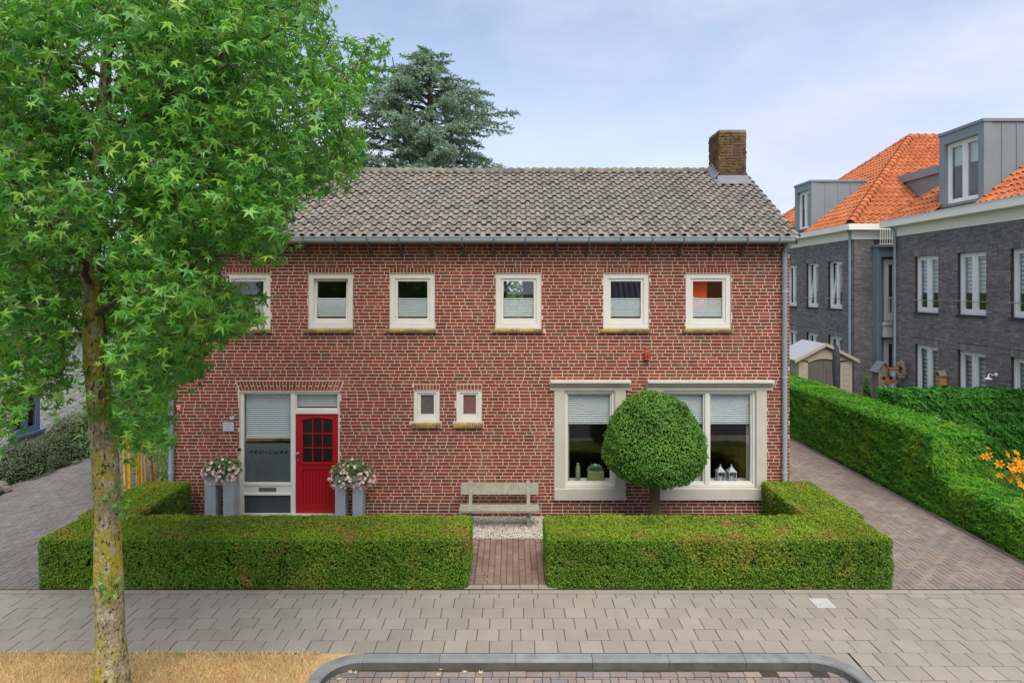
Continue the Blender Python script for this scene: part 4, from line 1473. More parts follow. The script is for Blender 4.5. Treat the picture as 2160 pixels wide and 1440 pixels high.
# gutter, brackets, downpipes
gu = MB()
gp_ = [(EY - 0.065, 5.872), (EY - 0.075, 5.862), (EY - 0.07, 5.79), (EY - 0.035, 5.752), (EY + 0.065, 5.752), (EY + 0.09, 5.77), (EY + 0.09, 5.80), (EY + 0.08, 5.80), (EY + 0.06, 5.762), (EY - 0.03, 5.762), (EY - 0.06, 5.794), (EY - 0.062, 5.862)]
gx0, gx1 = VL - 0.02, FX(1080) + (1678 - 1080) * (EY - 0.07) / F
gu.prism([(gx0, y, z) for y, z in gp_], (gx1 - gx0, 0, 0))
gu = gu.build('gutter', m_zinc, house)
MB().tube([(gx0, EY - 0.073, 5.872), (gx1, EY - 0.073, 5.872)], 0.012, 8).build('bead', m_zinc, gu)
MB().box(VL + 0.03, VR - 0.03, EY + 0.1, Y0 + 0.1, 5.80, 5.815).build('soffit', m_purlin, house)
bme = None
for k_ in range(20):
    bxp = 645 + 66.15 * (k_ - 4)
    if bxp < 380:
        continue
    X = (bxp - 1080) * 13.35 / F
    if bme is None:
        mb = MB()
        mb.box(-0.014, 0.014, EY - 0.082 - EY, EY - 0.077 - EY, 5.752 - 5.74, 5.885 - 5.74)
        pts = [(0, Y0 - EY - 0.004, -0.20), (0, Y0 - EY - 0.02, -0.215), (0, Y0 - EY - 0.055, -0.205), (0, Y0 - EY - 0.07, -0.17), (0, Y0 - EY - 0.06, -0.13), (0, Y0 - EY - 0.09, -0.085),
               (0, Y0 - EY - 0.16, -0.06), (0, Y0 - EY - 0.26, -0.045), (0, -0.04, -0.012)]
        mb.tube(pts, [0.028, 0.034, 0.034, 0.03, 0.03, 0.03, 0.028, 0.026, 0.022], 6)
        mb.box(-0.02, 0.02, -0.07, 0.10, -0.010, 0.0)
        o = mb.build('gutter_bracket', m_iron, house)
        bme = o.data
    else:
        o = bpy.data.objects.new('gutter_bracket', bme)
        link(o, house)
    o.location = (X, EY, 5.74)
for px_, zlo in ((1655.5, 0.0), (360.5, 0.0)):
    X = (px_ - 1080) * (Y0 - 0.08) / F
    X = max(X, HL - 0.07)
    dp = MB().tube([(X, Y0 - 0.075, zlo), (X, Y0 - 0.075, 5.55), (X, Y0 - 0.12, 5.62), (X, EY + 0.02, 5.745)], 0.05, 12).build('downpipe', m_pipe, house, smooth=True)
    for zc in (0.95, 2.95, 4.75):
        MB().tube([(X, Y0 - 0.075, zc - 0.02), (X, Y0 - 0.075, zc + 0.02)], 0.06, 12).box(X - 0.012, X + 0.012, Y0 - 0.03, Y0 + 0.005, zc - 0.01, zc + 0.01).build('pipe_clip', m_pipe, dp)
MB().box(FX(502.5), FX(507.5), Y0 - 0.012, Y0 + 0.02, FZ(949.5), FZ(945.0)).build('bell_push', m_dletter, house)

# ------------------------------------------------------------------ signs and ornaments on the front
o = MB().bev(-0.055, 0.055, -0.008, 0.008, -0.045, 0.045, 0.004).build('house_number_plate', m_blue, None, label='small dark blue enamel plate with the number 50 on the brick wall', cat='sign')
o.location = (FX(490), Y0 - 0.008, FZ(881))
WM[o.name] = Matrix.Translation(o.location)
letters('50', 0.1, (FX(490), Y0 - 0.0175, FZ(881)), m_letter, o, name='number', offset=0.002)
o = MB().bev(-0.115, 0.115, -0.008, 0.008, -0.09, 0.09, 0.004).build('name_plaque', m_plaque, None, label='pale grey engraved plaque just below the house number', cat='sign')
o.location = (FX(482), Y0 - 0.008, FZ(899.5))
WM[o.name] = Matrix.Translation(o.location)
en = MB()
for zz, ww in ((0.055, 0.09), (0.0, 0.03), (-0.05, 0.05)):
    en.box(FX(482) - ww, FX(482) + ww * 0.8, Y0 - 0.0172, Y0 - 0.0160, FZ(899.5) + zz - 0.008, FZ(899.5) + zz + 0.008)
en.build('engraving', m_faint, o)
o = MB().bev(-0.058, 0.058, -0.003, 0.004, -0.075, 0.075, 0.003).build('warning_sticker', m_sticker, None, label='small red and white sticker beside the drainpipe', cat='sign')
o.location = (FX(376.5), Y0 - 0.005, FZ(860))
WM[o.name] = Matrix.Translation(o.location)
st_ = MB()
for (a, b, c, d) in ((-0.045, -0.03, 0.03, 0.06), (-0.02, -0.004, 0.03, 0.06), (0.006, 0.02, 0.03, 0.06), (0.03, 0.045, 0.03, 0.06), (-0.045, 0.045, 0.016, 0.022), (-0.02, 0.0, -0.03, 0.005), (0.012, 0.035, -0.01, 0.006), (0.012, 0.022, -0.04, -0.018), (0.028, 0.04, -0.05, -0.025)):
    st_.box(FX(376.5) + a, FX(376.5) + b, Y0 - 0.0092, Y0 - 0.0082, FZ(860) + c, FZ(860) + d)
st_.build('white_print', m_letter, o)
# terracotta wall figure: hooded mother and child
X, Z = FX(1364.2), FZ(742)
fg = empty('wall_figure', (X, Y0 - 0.05, Z - 0.13), 'small terracotta figure fixed to the brick wall', 'ornament')
mb = MB()
mb.lathe([(0.0, -0.135), (0.05, -0.13), (0.062, -0.09), (0.055, -0.02), (0.04, 0.03), (0.03, 0.05), (0.038, 0.075), (0.036, 0.10), (0.02, 0.125), (0.0, 0.14)], (X - 0.012, Y0 - 0.05, Z), 12, 1, 0.8)
mb.build('body', m_terra, fg, smooth=True)
MB().lathe([(0.0, -0.1), (0.028, -0.095), (0.036, -0.05), (0.026, -0.01), (0.03, 0.005), (0.032, 0.025), (0.018, 0.048), (0.0, 0.052)], (X + 0.022, Y0 - 0.085, Z - 0.02), 10).build('child', m_terra, fg, smooth=True)
MB().bev(X - 0.07, X + 0.06, Y0 - 0.12, Y0 + 0.0, Z - 0.15, Z - 0.132, 0.006).build('foot_plate', m_terra, fg)

# ------------------------------------------------------------------ things on the window boards
Yw = Y0 + 0.28
s_ = F / Yw
wx = lambda px: (px - HX) / s_
b = empty('bottle_vase', (wx(1219), Yw, zboard), 'tall sage green ceramic bottle on the window board', 'vase')
MB().lathe([(0.045, 0.0), (0.05, 0.01), (0.05, 0.28), (0.045, 0.31), (0.03, 0.33), (0.028, 0.345)], (wx(1219), Yw, zboard), 16).build('bottle', m_greenpot, b, smooth=True)
MB().lathe([(0.03, 0.345), (0.034, 0.35), (0.034, 0.37), (0.02, 0.385), (0.0, 0.386)], (wx(1219), Yw, zboard), 12).build('stopper', m_greenpot, b, smooth=True)
b = empty('succulent_planter', (wx(1256), Yw, zboard), 'square sage green planter holding a spiky blue green succulent', 'planter')
MB().bev(wx(1239.5), wx(1272.5), Yw - 0.13, Yw + 0.13, zboard, zboard + 0.235, 0.01).build('pot', m_greenpot, b)
sv = MB()
for k_ in range(34):
    th = k_ * 2.4
    el = R(10 + 60 * (k_ / 34))
    L_ = 0.21 * (1 - 0.35 * k_ / 34)
    d = Vector((math.cos(th) * math.cos(el), math.sin(th) * math.cos(el), math.sin(el)))
    sd2 = d.cross(Vector((0, 0, 1))).normalized() * 0.028
    c = Vector((wx(1256), Yw, zboard + 0.23))
    upv = sd2.cross(d).normalized() * 0.012
    m2 = c + d * L_ * 0.55
    sv.add([c - sd2 * 0.5, c + sd2 * 0.5, m2 + sd2 + upv, c + d * L_, m2 - sd2 + upv], [(0, 1, 2, 4), (4, 2, 3)])
sv.build('leaf_rosette', m_agave, b)


def lantern(px, label):
    X = wx(px)
    b = empty('lantern', (X, Yw, zboard), label, 'lantern', 'lanterns on the window board')
    h, w = 0.2, 0.075
    MB().bev(X - w - 0.01, X + w + 0.01, Yw - w - 0.01, Yw + w + 0.01, zboard, zboard + 0.02, 0.004).build('base', m_lantern, b)
    for sx in (-1, 1):
        for sy in (-1, 1):
            MB().box(X + sx * w - 0.009, X + sx * w + 0.009, Yw + sy * w - 0.009, Yw + sy * w + 0.009, zboard + 0.02, zboard + h).build('post', m_lantern, b)
    MB().bev(X - w - 0.018, X + w + 0.018, Yw - w - 0.018, Yw + w + 0.018, zboard + h, zboard + h + 0.018, 0.004).build('eave', m_lantern, b)
    rf = MB()
    z = zboard + h + 0.018
    a = w + 0.005
    rf.add([(X - a, Yw - a, z), (X + a, Yw - a, z), (X + a, Yw + a, z), (X - a, Yw + a, z), (X, Yw, z + 0.11)], [(0, 1, 4), (1, 2, 4), (2, 3, 4), (3, 0, 4), (3, 2, 1, 0)])
    rf.build('roof', m_lantern, b)
    MB().lathe([(0.012, 0), (0.02, 0.015), (0.012, 0.03), (0.0, 0.045)], (X, Yw, z + 0.1), 8).build('finial', m_lantern, b)
    for sy in (-1, 1):
        MB().box(X - w + 0.01, X + w - 0.01, Yw + sy * w - 0.002, Yw + sy * w + 0.002, zboard + 0.022, zboard + h - 0.002).build('pane', m_glass, b)
    MB().lathe([(0.03, 0), (0.03, 0.09), (0.0, 0.092)], (X, Yw, zboard + 0.02), 10).build('candle', m_white, b)


lantern(1519.5, 'grey metal candle lantern, the one nearer the window mullion')
lantern(1543, 'grey metal candle lantern, the one nearer the wooden cabinet')
ocv = lambda px: (px - HX) * (Y0 + 0.3) / F
cv = empty('orange_oblong', (ocv(1474), Y0 + 0.3, 4.6), 'bright orange canvas inside the last upstairs window beside the drainpipe', 'painting')
MB().box(ocv(1458), ocv(1491), Y0 + 0.30, Y0 + 0.33, 4.3, 4.8 + 22 * (Y0 + 0.3) / F).build('oblong', m_oblong, cv)  # plain orange rectangle behind the glass that gives the last pane its orange patch
MB().prism([(ocv(1458), Y0 + 0.296, 4.62), (ocv(1491), Y0 + 0.296, 4.52), (ocv(1491), Y0 + 0.296, 4.54), (ocv(1458), Y0 + 0.296, 4.65)], (0, 0.003, 0)).build('pale_stripe', m_white, cv)
MB().box(ocv(1466), ocv(1484), Y0 + 0.335, Y0 + 0.37, 2.9, 4.5).build('oblong_prop', m_wood, cv)
Yc = Y0 + 0.9
cbx = lambda px: (px - HX) * Yc / F
b = empty('wooden_cabinet', (cbx(1570), Yc, 0.05), 'brown wooden cabinet standing behind the window', 'cabinet')
MB().bev(cbx(1560), cbx(1590), Yc, Yc + 0.4, 0.05, 1.2, 0.01).build('carcass', m_cabinet, b)
MB().bev(cbx(1560) - 0.02, cbx(1590) + 0.02, Yc - 0.02, Yc + 0.42, 1.202, 1.23, 0.008).build('top', m_cabinet, b)
b = empty('paper_stack', (wx(1466), Yw, zboard), 'stack of pale papers half hidden behind the topiary', 'papers')
for k_ in range(3):
    MB().bev(wx(1440) + 0.01 * k_, wx(1484) - 0.015 * k_, Yw - 0.1, Yw + 0.1, zboard + 0.032 * k_, zboard + 0.032 * k_ + 0.03, 0.003).build('bundle', m_pages, b)

# ------------------------------------------------------------------ bench
bn = empty('garden_bench', (-0.25, 13.05, 0.03), 'weathered pale bench with single plank back against the brick wall', 'bench')
MB().bev(-1.06, 0.55, 12.80, 13.15, 0.365, 0.42, 0.012).build('seat', m_bench, bn)
MB().prism([(-1.055, 13.27, 0.575), (-1.055, 13.31, 0.57), (-1.055, 13.37, 0.795), (-1.055, 13.33, 0.802)], (1.6, 0, 0)).build('backrest', m_bench, bn)
for X in (-0.85, 0.335):
    MB().bev(X - 0.04, X + 0.04, 12.97, 13.10, 0.02, 0.362, 0.006).build('leg', m_bench, bn)
    MB().prism([(X - 0.035, 13.155, 0.37), (X - 0.035, 13.23, 0.37), (X - 0.035, 13.39, 0.83), (X - 0.035, 13.325, 0.83)], (0.07, 0, 0)).build('back_post', m_bench, bn)

# ------------------------------------------------------------------ planters with begonias


def blossom_np(p, n, s):
    """each blossom: five rounded petals as quads"""
    k = len(p)
    n = unit(n + rng.normal(0, 0.4, (k, 3)))
    a = unit(np.cross(n, rng.normal(0, 1, (k, 3))))
    b = np.cross(n, a)
    Vs = []
    for j in range(6):
        th = j * 2 * math.pi / 6
        d = a * math.cos(th) + b * math.sin(th)
        e = -a * math.sin(th) + b * math.cos(th)
        ss = s * rng.uniform(0.7, 1.2, (k, 1))
        Vs.append(np.stack([p, p + d * ss * 0.7 + e * ss * 0.45 + n * ss * 0.3, p + d * ss * 1.05 + n * ss * 0.2, p + d * ss * 0.7 - e * ss * 0.45 + n * ss * 0.3], 1))
    V = np.concatenate(Vs, 1).reshape(-1, 3)
    return V, np.arange(len(V)).reshape(-1, 4)


def planter(px0, px1, top, label, fx, fz, frx, frz):
    Yp = 13.15
    s = F / Yp
    X0, X1 = (px0 - HX) / s, (px1 - HX) / s
    w = (X1 - X0 - 0.15) / 2
    pr = empty('tall_planter', ((X0 + X1) / 2, Yp, 0), label, 'planter', 'planters flanking the front door')
    for a in (X0, X1 - w):
        MB().bev(a, a + w, Yp - 0.02, Yp + 0.26, 0.006, top, 0.008).build('column', m_planter, pr)
    MB().bev(X0 + w + 0.002, X1 - w - 0.002, Yp + 0.01, Yp + 0.25, top - 0.22, top - 0.02, 0.006).build('trough', m_planter, pr)
    c = np.array([fx, Yp + 0.1, fz])
    k = 900
    d = unit(rng.normal(0, 1, (k, 3)))
    rr = rng.random((k, 1)) ** 0.4
    p = c + d * rr * np.array([frx, 0.26, frz]) + np.array([0, 0, 0.03])
    p = p[p[:, 2] > fz - frz * 0.55 - 0.3 * 0]
    V, Fa = leaf_quads(p, d[:len(p)] + np.array([0, -0.2, 0.6]), 0.085, 0.045, tilt=0.5)
    np_obj('foliage', V, [Fa], m_begleaf, pr, kind='stuff')
    k = 130
    d = unit(rng.normal(0, 1, (k, 3)) + np.array([0, -0.6, -0.35]))
    p = c + d * np.array([frx, 0.27, frz]) * rng.uniform(0.85, 1.08, (k, 1))
    p[:, 2] -= np.abs(d[:, 0]) * 0.03 + rng.random(k) ** 3 * 0.1
    V, Fa = blossom_np(p, d + np.array([0, -0.5, 0]), 0.036)
    np_obj('blossoms', V, [Fa], m_blossom, pr, kind='stuff')


sP = F / 13.15
planter(432, 494, 1.02, 'tall grey planter of pale begonias beside the brick corner and hedge', (465 - HX) / sP, 4.8 - 386 / sP + 0.02, 0.40, 0.24)
planter(707, 765, 0.98, 'tall grey planter of pale begonias right beside the red door', (740 - HX) / sP, 4.8 - 394 / sP, 0.46, 0.29)

# ------------------------------------------------------------------ clipped hedges
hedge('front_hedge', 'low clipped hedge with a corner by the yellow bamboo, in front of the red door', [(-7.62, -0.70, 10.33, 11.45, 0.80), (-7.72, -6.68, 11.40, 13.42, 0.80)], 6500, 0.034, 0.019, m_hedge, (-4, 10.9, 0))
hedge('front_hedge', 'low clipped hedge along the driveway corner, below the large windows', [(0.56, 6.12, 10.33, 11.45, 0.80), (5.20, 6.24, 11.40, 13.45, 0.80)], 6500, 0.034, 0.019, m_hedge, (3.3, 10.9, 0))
hedge('yew_hedge', 'tall feathery green hedge along the right side of the driveway', [(9.06, 10.22, 13.9, 29.0, 1.68)], 2300, 0.15, 0.024, m_yew, (9.6, 18, 0), shoot=True, bumpy=0.05, inset=0.16)
hedge('yew_hedge', 'knee high feathery hedge at the driveway entrance below the lilies', [(9.06, 10.0, 8.6, 13.95, 0.80)], 2600, 0.13, 0.022, m_yew, (9.5, 11, 0), shoot=True, bumpy=0.05, inset=0.16)
hedge('conifer_hedge', 'head high green hedge in front of the dark brick apartment windows', [(10.36, 14.05, 17.2, 18.2, 2.0)], 2000, 0.17, 0.045, m_yew2, (12.2, 17.6, 0), shoot=True, bumpy=0.14, inset=0.2)

# ------------------------------------------------------------------ topiary ball tree
TX, TY = 2.80, 12.65
tp = empty('topiary_tree', (TX, TY, 0), 'clipped egg shaped topiary tree on a short trunk', 'tree')
mb = MB()
mb.tube([(TX + 0.02, TY, 0), (TX, TY, 0.4), (TX + 0.01, TY, 0.8), (TX, TY, 1.3)], [0.14, 0.105, 0.1, 0.09], 12)
mb.build('trunk', m_limb, tp, smooth=True)
prof = np.array([(0.06, 1.07), (0.55, 1.09), (0.80, 1.18), (0.95, 1.36), (1.0, 1.58), (0.98, 1.8), (0.90, 2.05), (0.78, 2.3), (0.58, 2.55), (0.38, 2.7), (0.18, 2.79), (0.02, 2.82)])
MB().lathe([(max(r - 0.07, 0.01), z if 1.2 < z < 2.6 else (z + 0.06 if z < 1.2 else z - 0.07)) for r, z in prof], (TX, TY, 0), 24).build('twig_core', m_hedgecore, tp)
k = 26000
seg = np.hypot(np.diff(prof[:, 0]), np.diff(prof[:, 1])) * (prof[:-1, 0] + prof[1:, 0])
ci = rng.choice(len(seg), k, p=seg / seg.sum())
t = rng.random(k)
r_ = prof[ci, 0] * (1 - t) + prof[ci + 1, 0] * t
z_ = prof[ci, 1] * (1 - t) + prof[ci + 1, 1] * t
dr_, dz_ = prof[ci + 1, 0] - prof[ci, 0], prof[ci + 1, 1] - prof[ci, 1]
th = rng.random(k) * 2 * math.pi
nl = np.hypot(dr_, dz_)
n = np.column_stack([np.cos(th) * dz_ / nl, np.sin(th) * dz_ / nl, -dr_ / nl])
p = np.column_stack([TX + r_ * np.cos(th), TY + r_ * np.sin(th), z_])
p += n * (wav(p, 0.9, 0.5)[:, None] * 0.045 + (rng.random((k, 1)) < 0.02) * 0.04 + wav(p, 2.2)[:, None] * 0.04 + wav(p, 6.0, 2)[:, None] * 0.02 - rng.random((k, 1)) ** 1.5 * 0.08 + 0.01)
V, Fa = leaf_quads(p, n + np.array([0, 0, 0.3]), 0.048, 0.026, tilt=0.6)
np_obj('crown', V, [Fa], m_topi, tp, kind='stuff')

# ------------------------------------------------------------------ street tree (sweet gum)
tree = empty('street_tree', (-4.62, 7.3, -0.02), 'large street tree with star shaped leaves and yellow lichen on its trunk', 'tree')
DT = 7.3
ctrl = [(244, 1512, 46), (238, 1470, 39), (235, 1430, 36), (233, 1300, 32), (229, 1150, 30), (223, 1000, 28.5), (211, 850, 27.5), (202, 750, 25.5), (197, 650, 23.5), (191, 560, 21), (196, 450, 18.5), (212, 330, 16), (222, 180, 13), (230, 0, 10), (235, -250, 6), (238, -480, 3)]
cp = np.array([(*P(a, b, DT), 0.86 * c * DT / F) for a, b, c in ctrl])
tt = np.linspace(0, len(cp) - 1, 170)
path_ = np.column_stack([np.interp(tt, np.arange(len(cp)), cp[:, q]) for q in range(4)])
for q in range(4):       # smooth the polyline
    for _ in range(4):
        path_[1:-1, q] = (path_[:-2, q] + 2 * path_[1:-1, q] + path_[2:, q]) / 4
NS = 30
V = []
for i, (x, y, z, r) in enumerate(path_):
    th = np.arange(NS) / NS * 2 * math.pi
    lump = 1 + 0.035 * np.sin(3 * th + z * 2.2) + 0.03 * np.sin(5 * th - z * 3.7 + 1) + 0.022 * np.sin(11 * th + z * 9) + rng.normal(0, 0.010, NS)
    flare = 1 + 0.10 * np.exp(-max(z, 0) * 5) * (1 + 0.6 * np.sin(4 * th))
    rr = r * lump * flare * (1 + 0.04 * math.sin(z * 5.0) + 0.02 * math.sin(z * 13))
    V.append(np.column_stack([x + rr * np.cos(th), y + rr * np.sin(th), np.full(NS, z)]))
V = np.concatenate(V)
Fq = []
for i in range(len(path_) - 1):
    for q in range(NS):
        Fq.append((i * NS + q, i * NS + (q + 1) % NS, (i + 1) * NS + (q + 1) % NS, (i + 1) * NS + q))
trunk = np_obj('trunk', V, [np.array(Fq)], m_bark, tree, smooth=True)
kn = P(216, 832, DT - 0.16)
MB().lathe([(0.04, 0.0), (0.045, 0.012), (0.03, 0.016), (0.024, 0.008), (0.0, 0.006)], n=12, sy=1.5).build('knot', m_limb, trunk).matrix_basis = Matrix.Translation(kn) @ Matrix.Rotation(R(90), 4, 'X')

poly = np.array([(-900, -760), (250, -800), (480, -560), (640, -300), (690, -110), (680, 0), (690, 60), (725, 92), (790, 60), (824, 92), (802, 135), (765, 178), (745, 208), (724, 250),
                 (768, 283), (755, 330), (733, 404), (690, 386), (655, 416), (612, 404), (614, 440), (594, 470), (628, 515), (560, 532), (470, 516), (452, 560), (474, 600), (535, 642), (566, 676),
                 (490, 688), (466, 710), (430, 718), (424, 778), (390, 794), (370, 748), (350, 790), (340, 860), (345, 920), (280, 945), (246, 900), (236, 760), (226, 690), (176, 690), (170, 780), (122, 848), (84, 806),
                 (38, 862), (28, 905), (-30, 935), (-300, 900), (-800, 600)], float)


def inside(px, py):
    res = np.zeros(len(px), bool)
    j = len(poly) - 1
    for i in range(len(poly)):
        xi, yi = poly[i]
        xj, yj = poly[j]
        c = ((yi > py) != (yj > py)) & (px < (xj - xi) * (py - yi) / (yj - yi + 1e-9) + xi)
        res ^= c
        j = i
    return res


def proj(p):
    return HX + p[:, 0] * F / p[:, 1], HY - (p[:, 2] - CAMZ) * F / p[:, 1]


cc_ = np.array([-4.35, 7.6, 7.0])
rad = np.array([3.7, 2.75, 4.7])
q = rng.normal(0, 1, (140000, 3))
q = unit(q) * rng.random((140000, 1)) ** 0.36
cand = cc_ + q * rad
px, py = proj(cand)
ok = inside(px, py) & inside(px - 6, py) & inside(px + 6, py) & inside(px, py + 8) & (cand[:, 1] > 4.3)
ok &= ~((px > 150) & (px < 245) & (py > 505) & (cand[:, 1] < 7.9))
# natural hollows in the canopy where sky glints through
hol = ((px - 195) ** 2 / 60 ** 2 + (py - 165) ** 2 / 34 ** 2 < 1) | ((px - 275) ** 2 / 38 ** 2 + (py - 238) ** 2 / 24 ** 2 < 1) | ((px - 590) ** 2 / 20 ** 2 + (py - 232) ** 2 / 30 ** 2 < 1)
ok &= ~(hol & (rng.random(len(px)) < 0.9))
low = py > 780
# foliage hangs in sprays with hollows between them
spray = wav(cand, 0.75, 0.3) + 0.8 * wav(cand * np.array([1, 1, 1.6]), 1.7, 2.2)
ok &= (spray > -0.12) | (rng.random(len(px)) < 0.16)
cand = cand[ok]
px, py = px[ok], py[ok]
vis = (px > -60) & (py > -60)
prio = (py > 560) & (px > 232)
vi, nv = np.where(vis)[0], np.where(~vis)[0]
lowv, highv = vi[prio[vi]], vi[~prio[vi]]
vi = np.concatenate([lowv[:800], highv[:4300]])
clump = np.concatenate([cand[vi], cand[nv[:900]]])
# limbs reach for chosen clumps; twigs link every clump to the nearest wood already grown
limb_pts = []
mb = MB()
axd = clump - np.array([-4.6, 7.4, 0])
for i in range(34):
    z0 = 4.5 + 5.4 * (i / 34)
    k0 = int(np.argmin(np.abs(path_[:, 2] - z0)))
    s0 = path_[k0, :3]
    az = i * 2.39996
    want = np.array([math.cos(az), math.sin(az)])
    sc2 = (axd[:, :2] @ want) - np.abs(clump[:, 2] - (z0 + 0.7)) * 0.9
    tg = clump[int(np.argmax(sc2))]
    v = (tg - s0) * 0.86
    pts, rads = [], []
    for j in range(9):
        t = j / 8
        sag = np.array([0, 0, 0.22 * np.linalg.norm(v) * (t - t * t)])
        pts.append(tuple(s0 + v * t + sag + rng.normal(0, 0.035, 3) * (j > 0)))
        rads.append(path_[k0, 3] * 0.3 * (1 - 0.85 * t) + 0.006)
    mb.tube(pts, rads, 6)
    limb_pts += pts[1:]
mb.build('limbs', m_limb, tree, smooth=True)
nodes = np.zeros((len(limb_pts) + len(clump) + 60, 3))
nn_ = len(limb_pts)
nodes[:nn_] = limb_pts
tk = path_[90::3, :3]
nodes[nn_:nn_ + len(tk)] = tk
nn_ += len(tk)
mb = MB()
dist0 = np.array([np.min(np.linalg.norm(nodes[:nn_] - c, axis=1)) for c in clump])
for ci_ in np.argsort(dist0):
    c = clump[ci_]
    d = np.linalg.norm(nodes[:nn_] - c, axis=1) + 0.25 * (nodes[:nn_, 2] > c[2] + 0.15)
    a = nodes[int(np.argmin(d))]
    if np.linalg.norm(a - c) < 0.9:
        mid = (a + c) / 2 + np.array([0, 0, 0.03])
        mb.tube([tuple(a), tuple(mid), tuple(c)], [0.007, 0.005, 0.003], 3, caps=False)
        nodes[nn_] = c
        nn_ += 1
mb.build('twigs', m_limb, tree)
# star leaves
ang = np.radians([0, 58, 118, -118, -58])
tr_ = np.array([1.0, 0.95, 0.72, 0.72, 0.95])
sang = np.radians([29, 88, 152, -152, -88, -29])
sr_ = np.array([0.34, 0.32, 0.22, 0.22, 0.32, 0.34])
ST = np.zeros((12, 3))
ST[0] = (0, 0, 0.05)
ST[1:6, 0], ST[1:6, 1], ST[1:6, 2] = tr_ * np.cos(ang), tr_ * np.sin(ang), -0.30 * tr_ ** 2
ST[6:12, 0], ST[6:12, 1], ST[6:12, 2] = sr_ * np.cos(sang), sr_ * np.sin(sang), 0.02
ST[:, 0] += 0.15
SF = np.array([(0, 11, 1, 6), (0, 6, 2, 7), (0, 7, 3, 8), (0, 9, 4, 10), (0, 10, 5, 11)])
per = 8
nC = len(clump)
cen = np.repeat(clump, per, 0)
off_ = rng.normal(0, 1, (len(cen), 3))
off_ = unit(off_) * rng.uniform(0.04, 0.23, (len(cen), 1))
off_[:, 2] -= 0.03
lpz = cen + off_
out_ = unit(lpz - np.array([-4.6, 7.5, 6.5]))
nrm = unit(unit(off_) * 0.55 + out_ * 0.5 + np.array([0, -0.1, 0.6]) + rng.normal(0, 0.62, lpz.shape))
axv = unit(off_) * 0.8 + out_ * 0.5 + np.array([0, 0, -1.0]) + rng.normal(0, 0.35, lpz.shape)
axv = unit(axv - nrm * (axv * nrm).sum(1, keepdims=True))
bv = np.cross(nrm, axv)
sz = 0.044 + 0.064 * rng.random(len(lpz))
curl = rng.uniform(0.2, 2.6, len(lpz))
B3 = np.stack([axv, bv, nrm], 1) * sz[:, None, None]
T3 = np.repeat(ST[None], len(lpz), 0)
T3[:, :, 2] *= curl[:, None]
LV = T3 @ B3 + lpz[:, None, :]
px, py = proj(lpz)
inv = (px > 5) & (px < 1000) & (py > 5) & (py < 900)
near = np.argsort(np.where(inv, lpz[:, 1], 99))[:300]
msk = np.ones(len(lpz), bool)
msk[near] = False
crown = np_obj('crown', LV[msk].reshape(-1, 3), [(SF[None] + (np.arange(msk.sum()) * 12)[:, None, None]).reshape(-1, 4)], m_leaf, tree, kind='stuff')
var = []
for cz_ in (0.5, 0.8, 1.1, 1.5):
    S2 = ST.copy()
    S2[:, 2] *= cz_
    me = mesh_from('leaf', S2, [SF])
    me.materials.append(m_leaf)
    var.append(me)


def star_leaf(p, a, b, n, s, parent, name='leaf', mat=None, me=None):
    o = bpy.data.objects.new(name, me or random.choice(var))
    Mx = Matrix(((a[0] * s, b[0] * s, n[0] * s, p[0]), (a[1] * s, b[1] * s, n[1] * s, p[1]), (a[2] * s, b[2] * s, n[2] * s, p[2]), (0, 0, 0, 1)))
    o.matrix_basis = Mx
    col.objects.link(o)
    WM[o.name] = Mx
    if parent is not None:
        o.parent = parent
        o.matrix_parent_inverse = WM[parent.name].inverted()
    return o


for i in near:
    star_leaf(lpz[i], axv[i], bv[i], nrm[i], sz[i], crown)
# shoots growing straight from the trunk
for (sx, sy, cnt, sp) in ((246, 1040, 22, 0.17), (258, 1075, 12, 0.14), (232, 1236, 20, 0.13), (196, 868, 18, 0.12), (290, 880, 0, 0)):
    if not cnt:
        continue
    c = np.array(P(sx, sy, DT - 0.18))
    k = cnt
    pp = c + rng.normal(0, sp * 0.5, (k, 3)) * np.array([1, 0.5, 1.1])
    nn = unit(np.array([0, -0.7, 0.6]) + rng.normal(0, 0.4, (k, 3)))
    aa = np.array([0, 0, -0.6]) + rng.normal(0, 0.6, (k, 3))
    aa = unit(aa - nn * (aa * nn).sum(1, keepdims=True))
    bb = np.cross(nn, aa)
    ss = rng.uniform(0.03, 0.06, k)
    VV = ST[None] @ (np.stack([aa, bb, nn], 1) * ss[:, None, None]) + pp[:, None]
    sh = np_obj('trunk_shoot', VV.reshape(-1, 3), [(SF[None] + (np.arange(k) * 12)[:, None, None]).reshape(-1, 4)], m_leaf, tree, kind='stuff')
    MB().tube([tuple(c + np.array([0, 0.15, -0.12])), tuple(c + np.array([0, 0.02, 0.0])), tuple(c + np.array([0.02, 0, 0.14]))], [0.006, 0.004, 0.002], 4).build('stem', m_limb, sh)

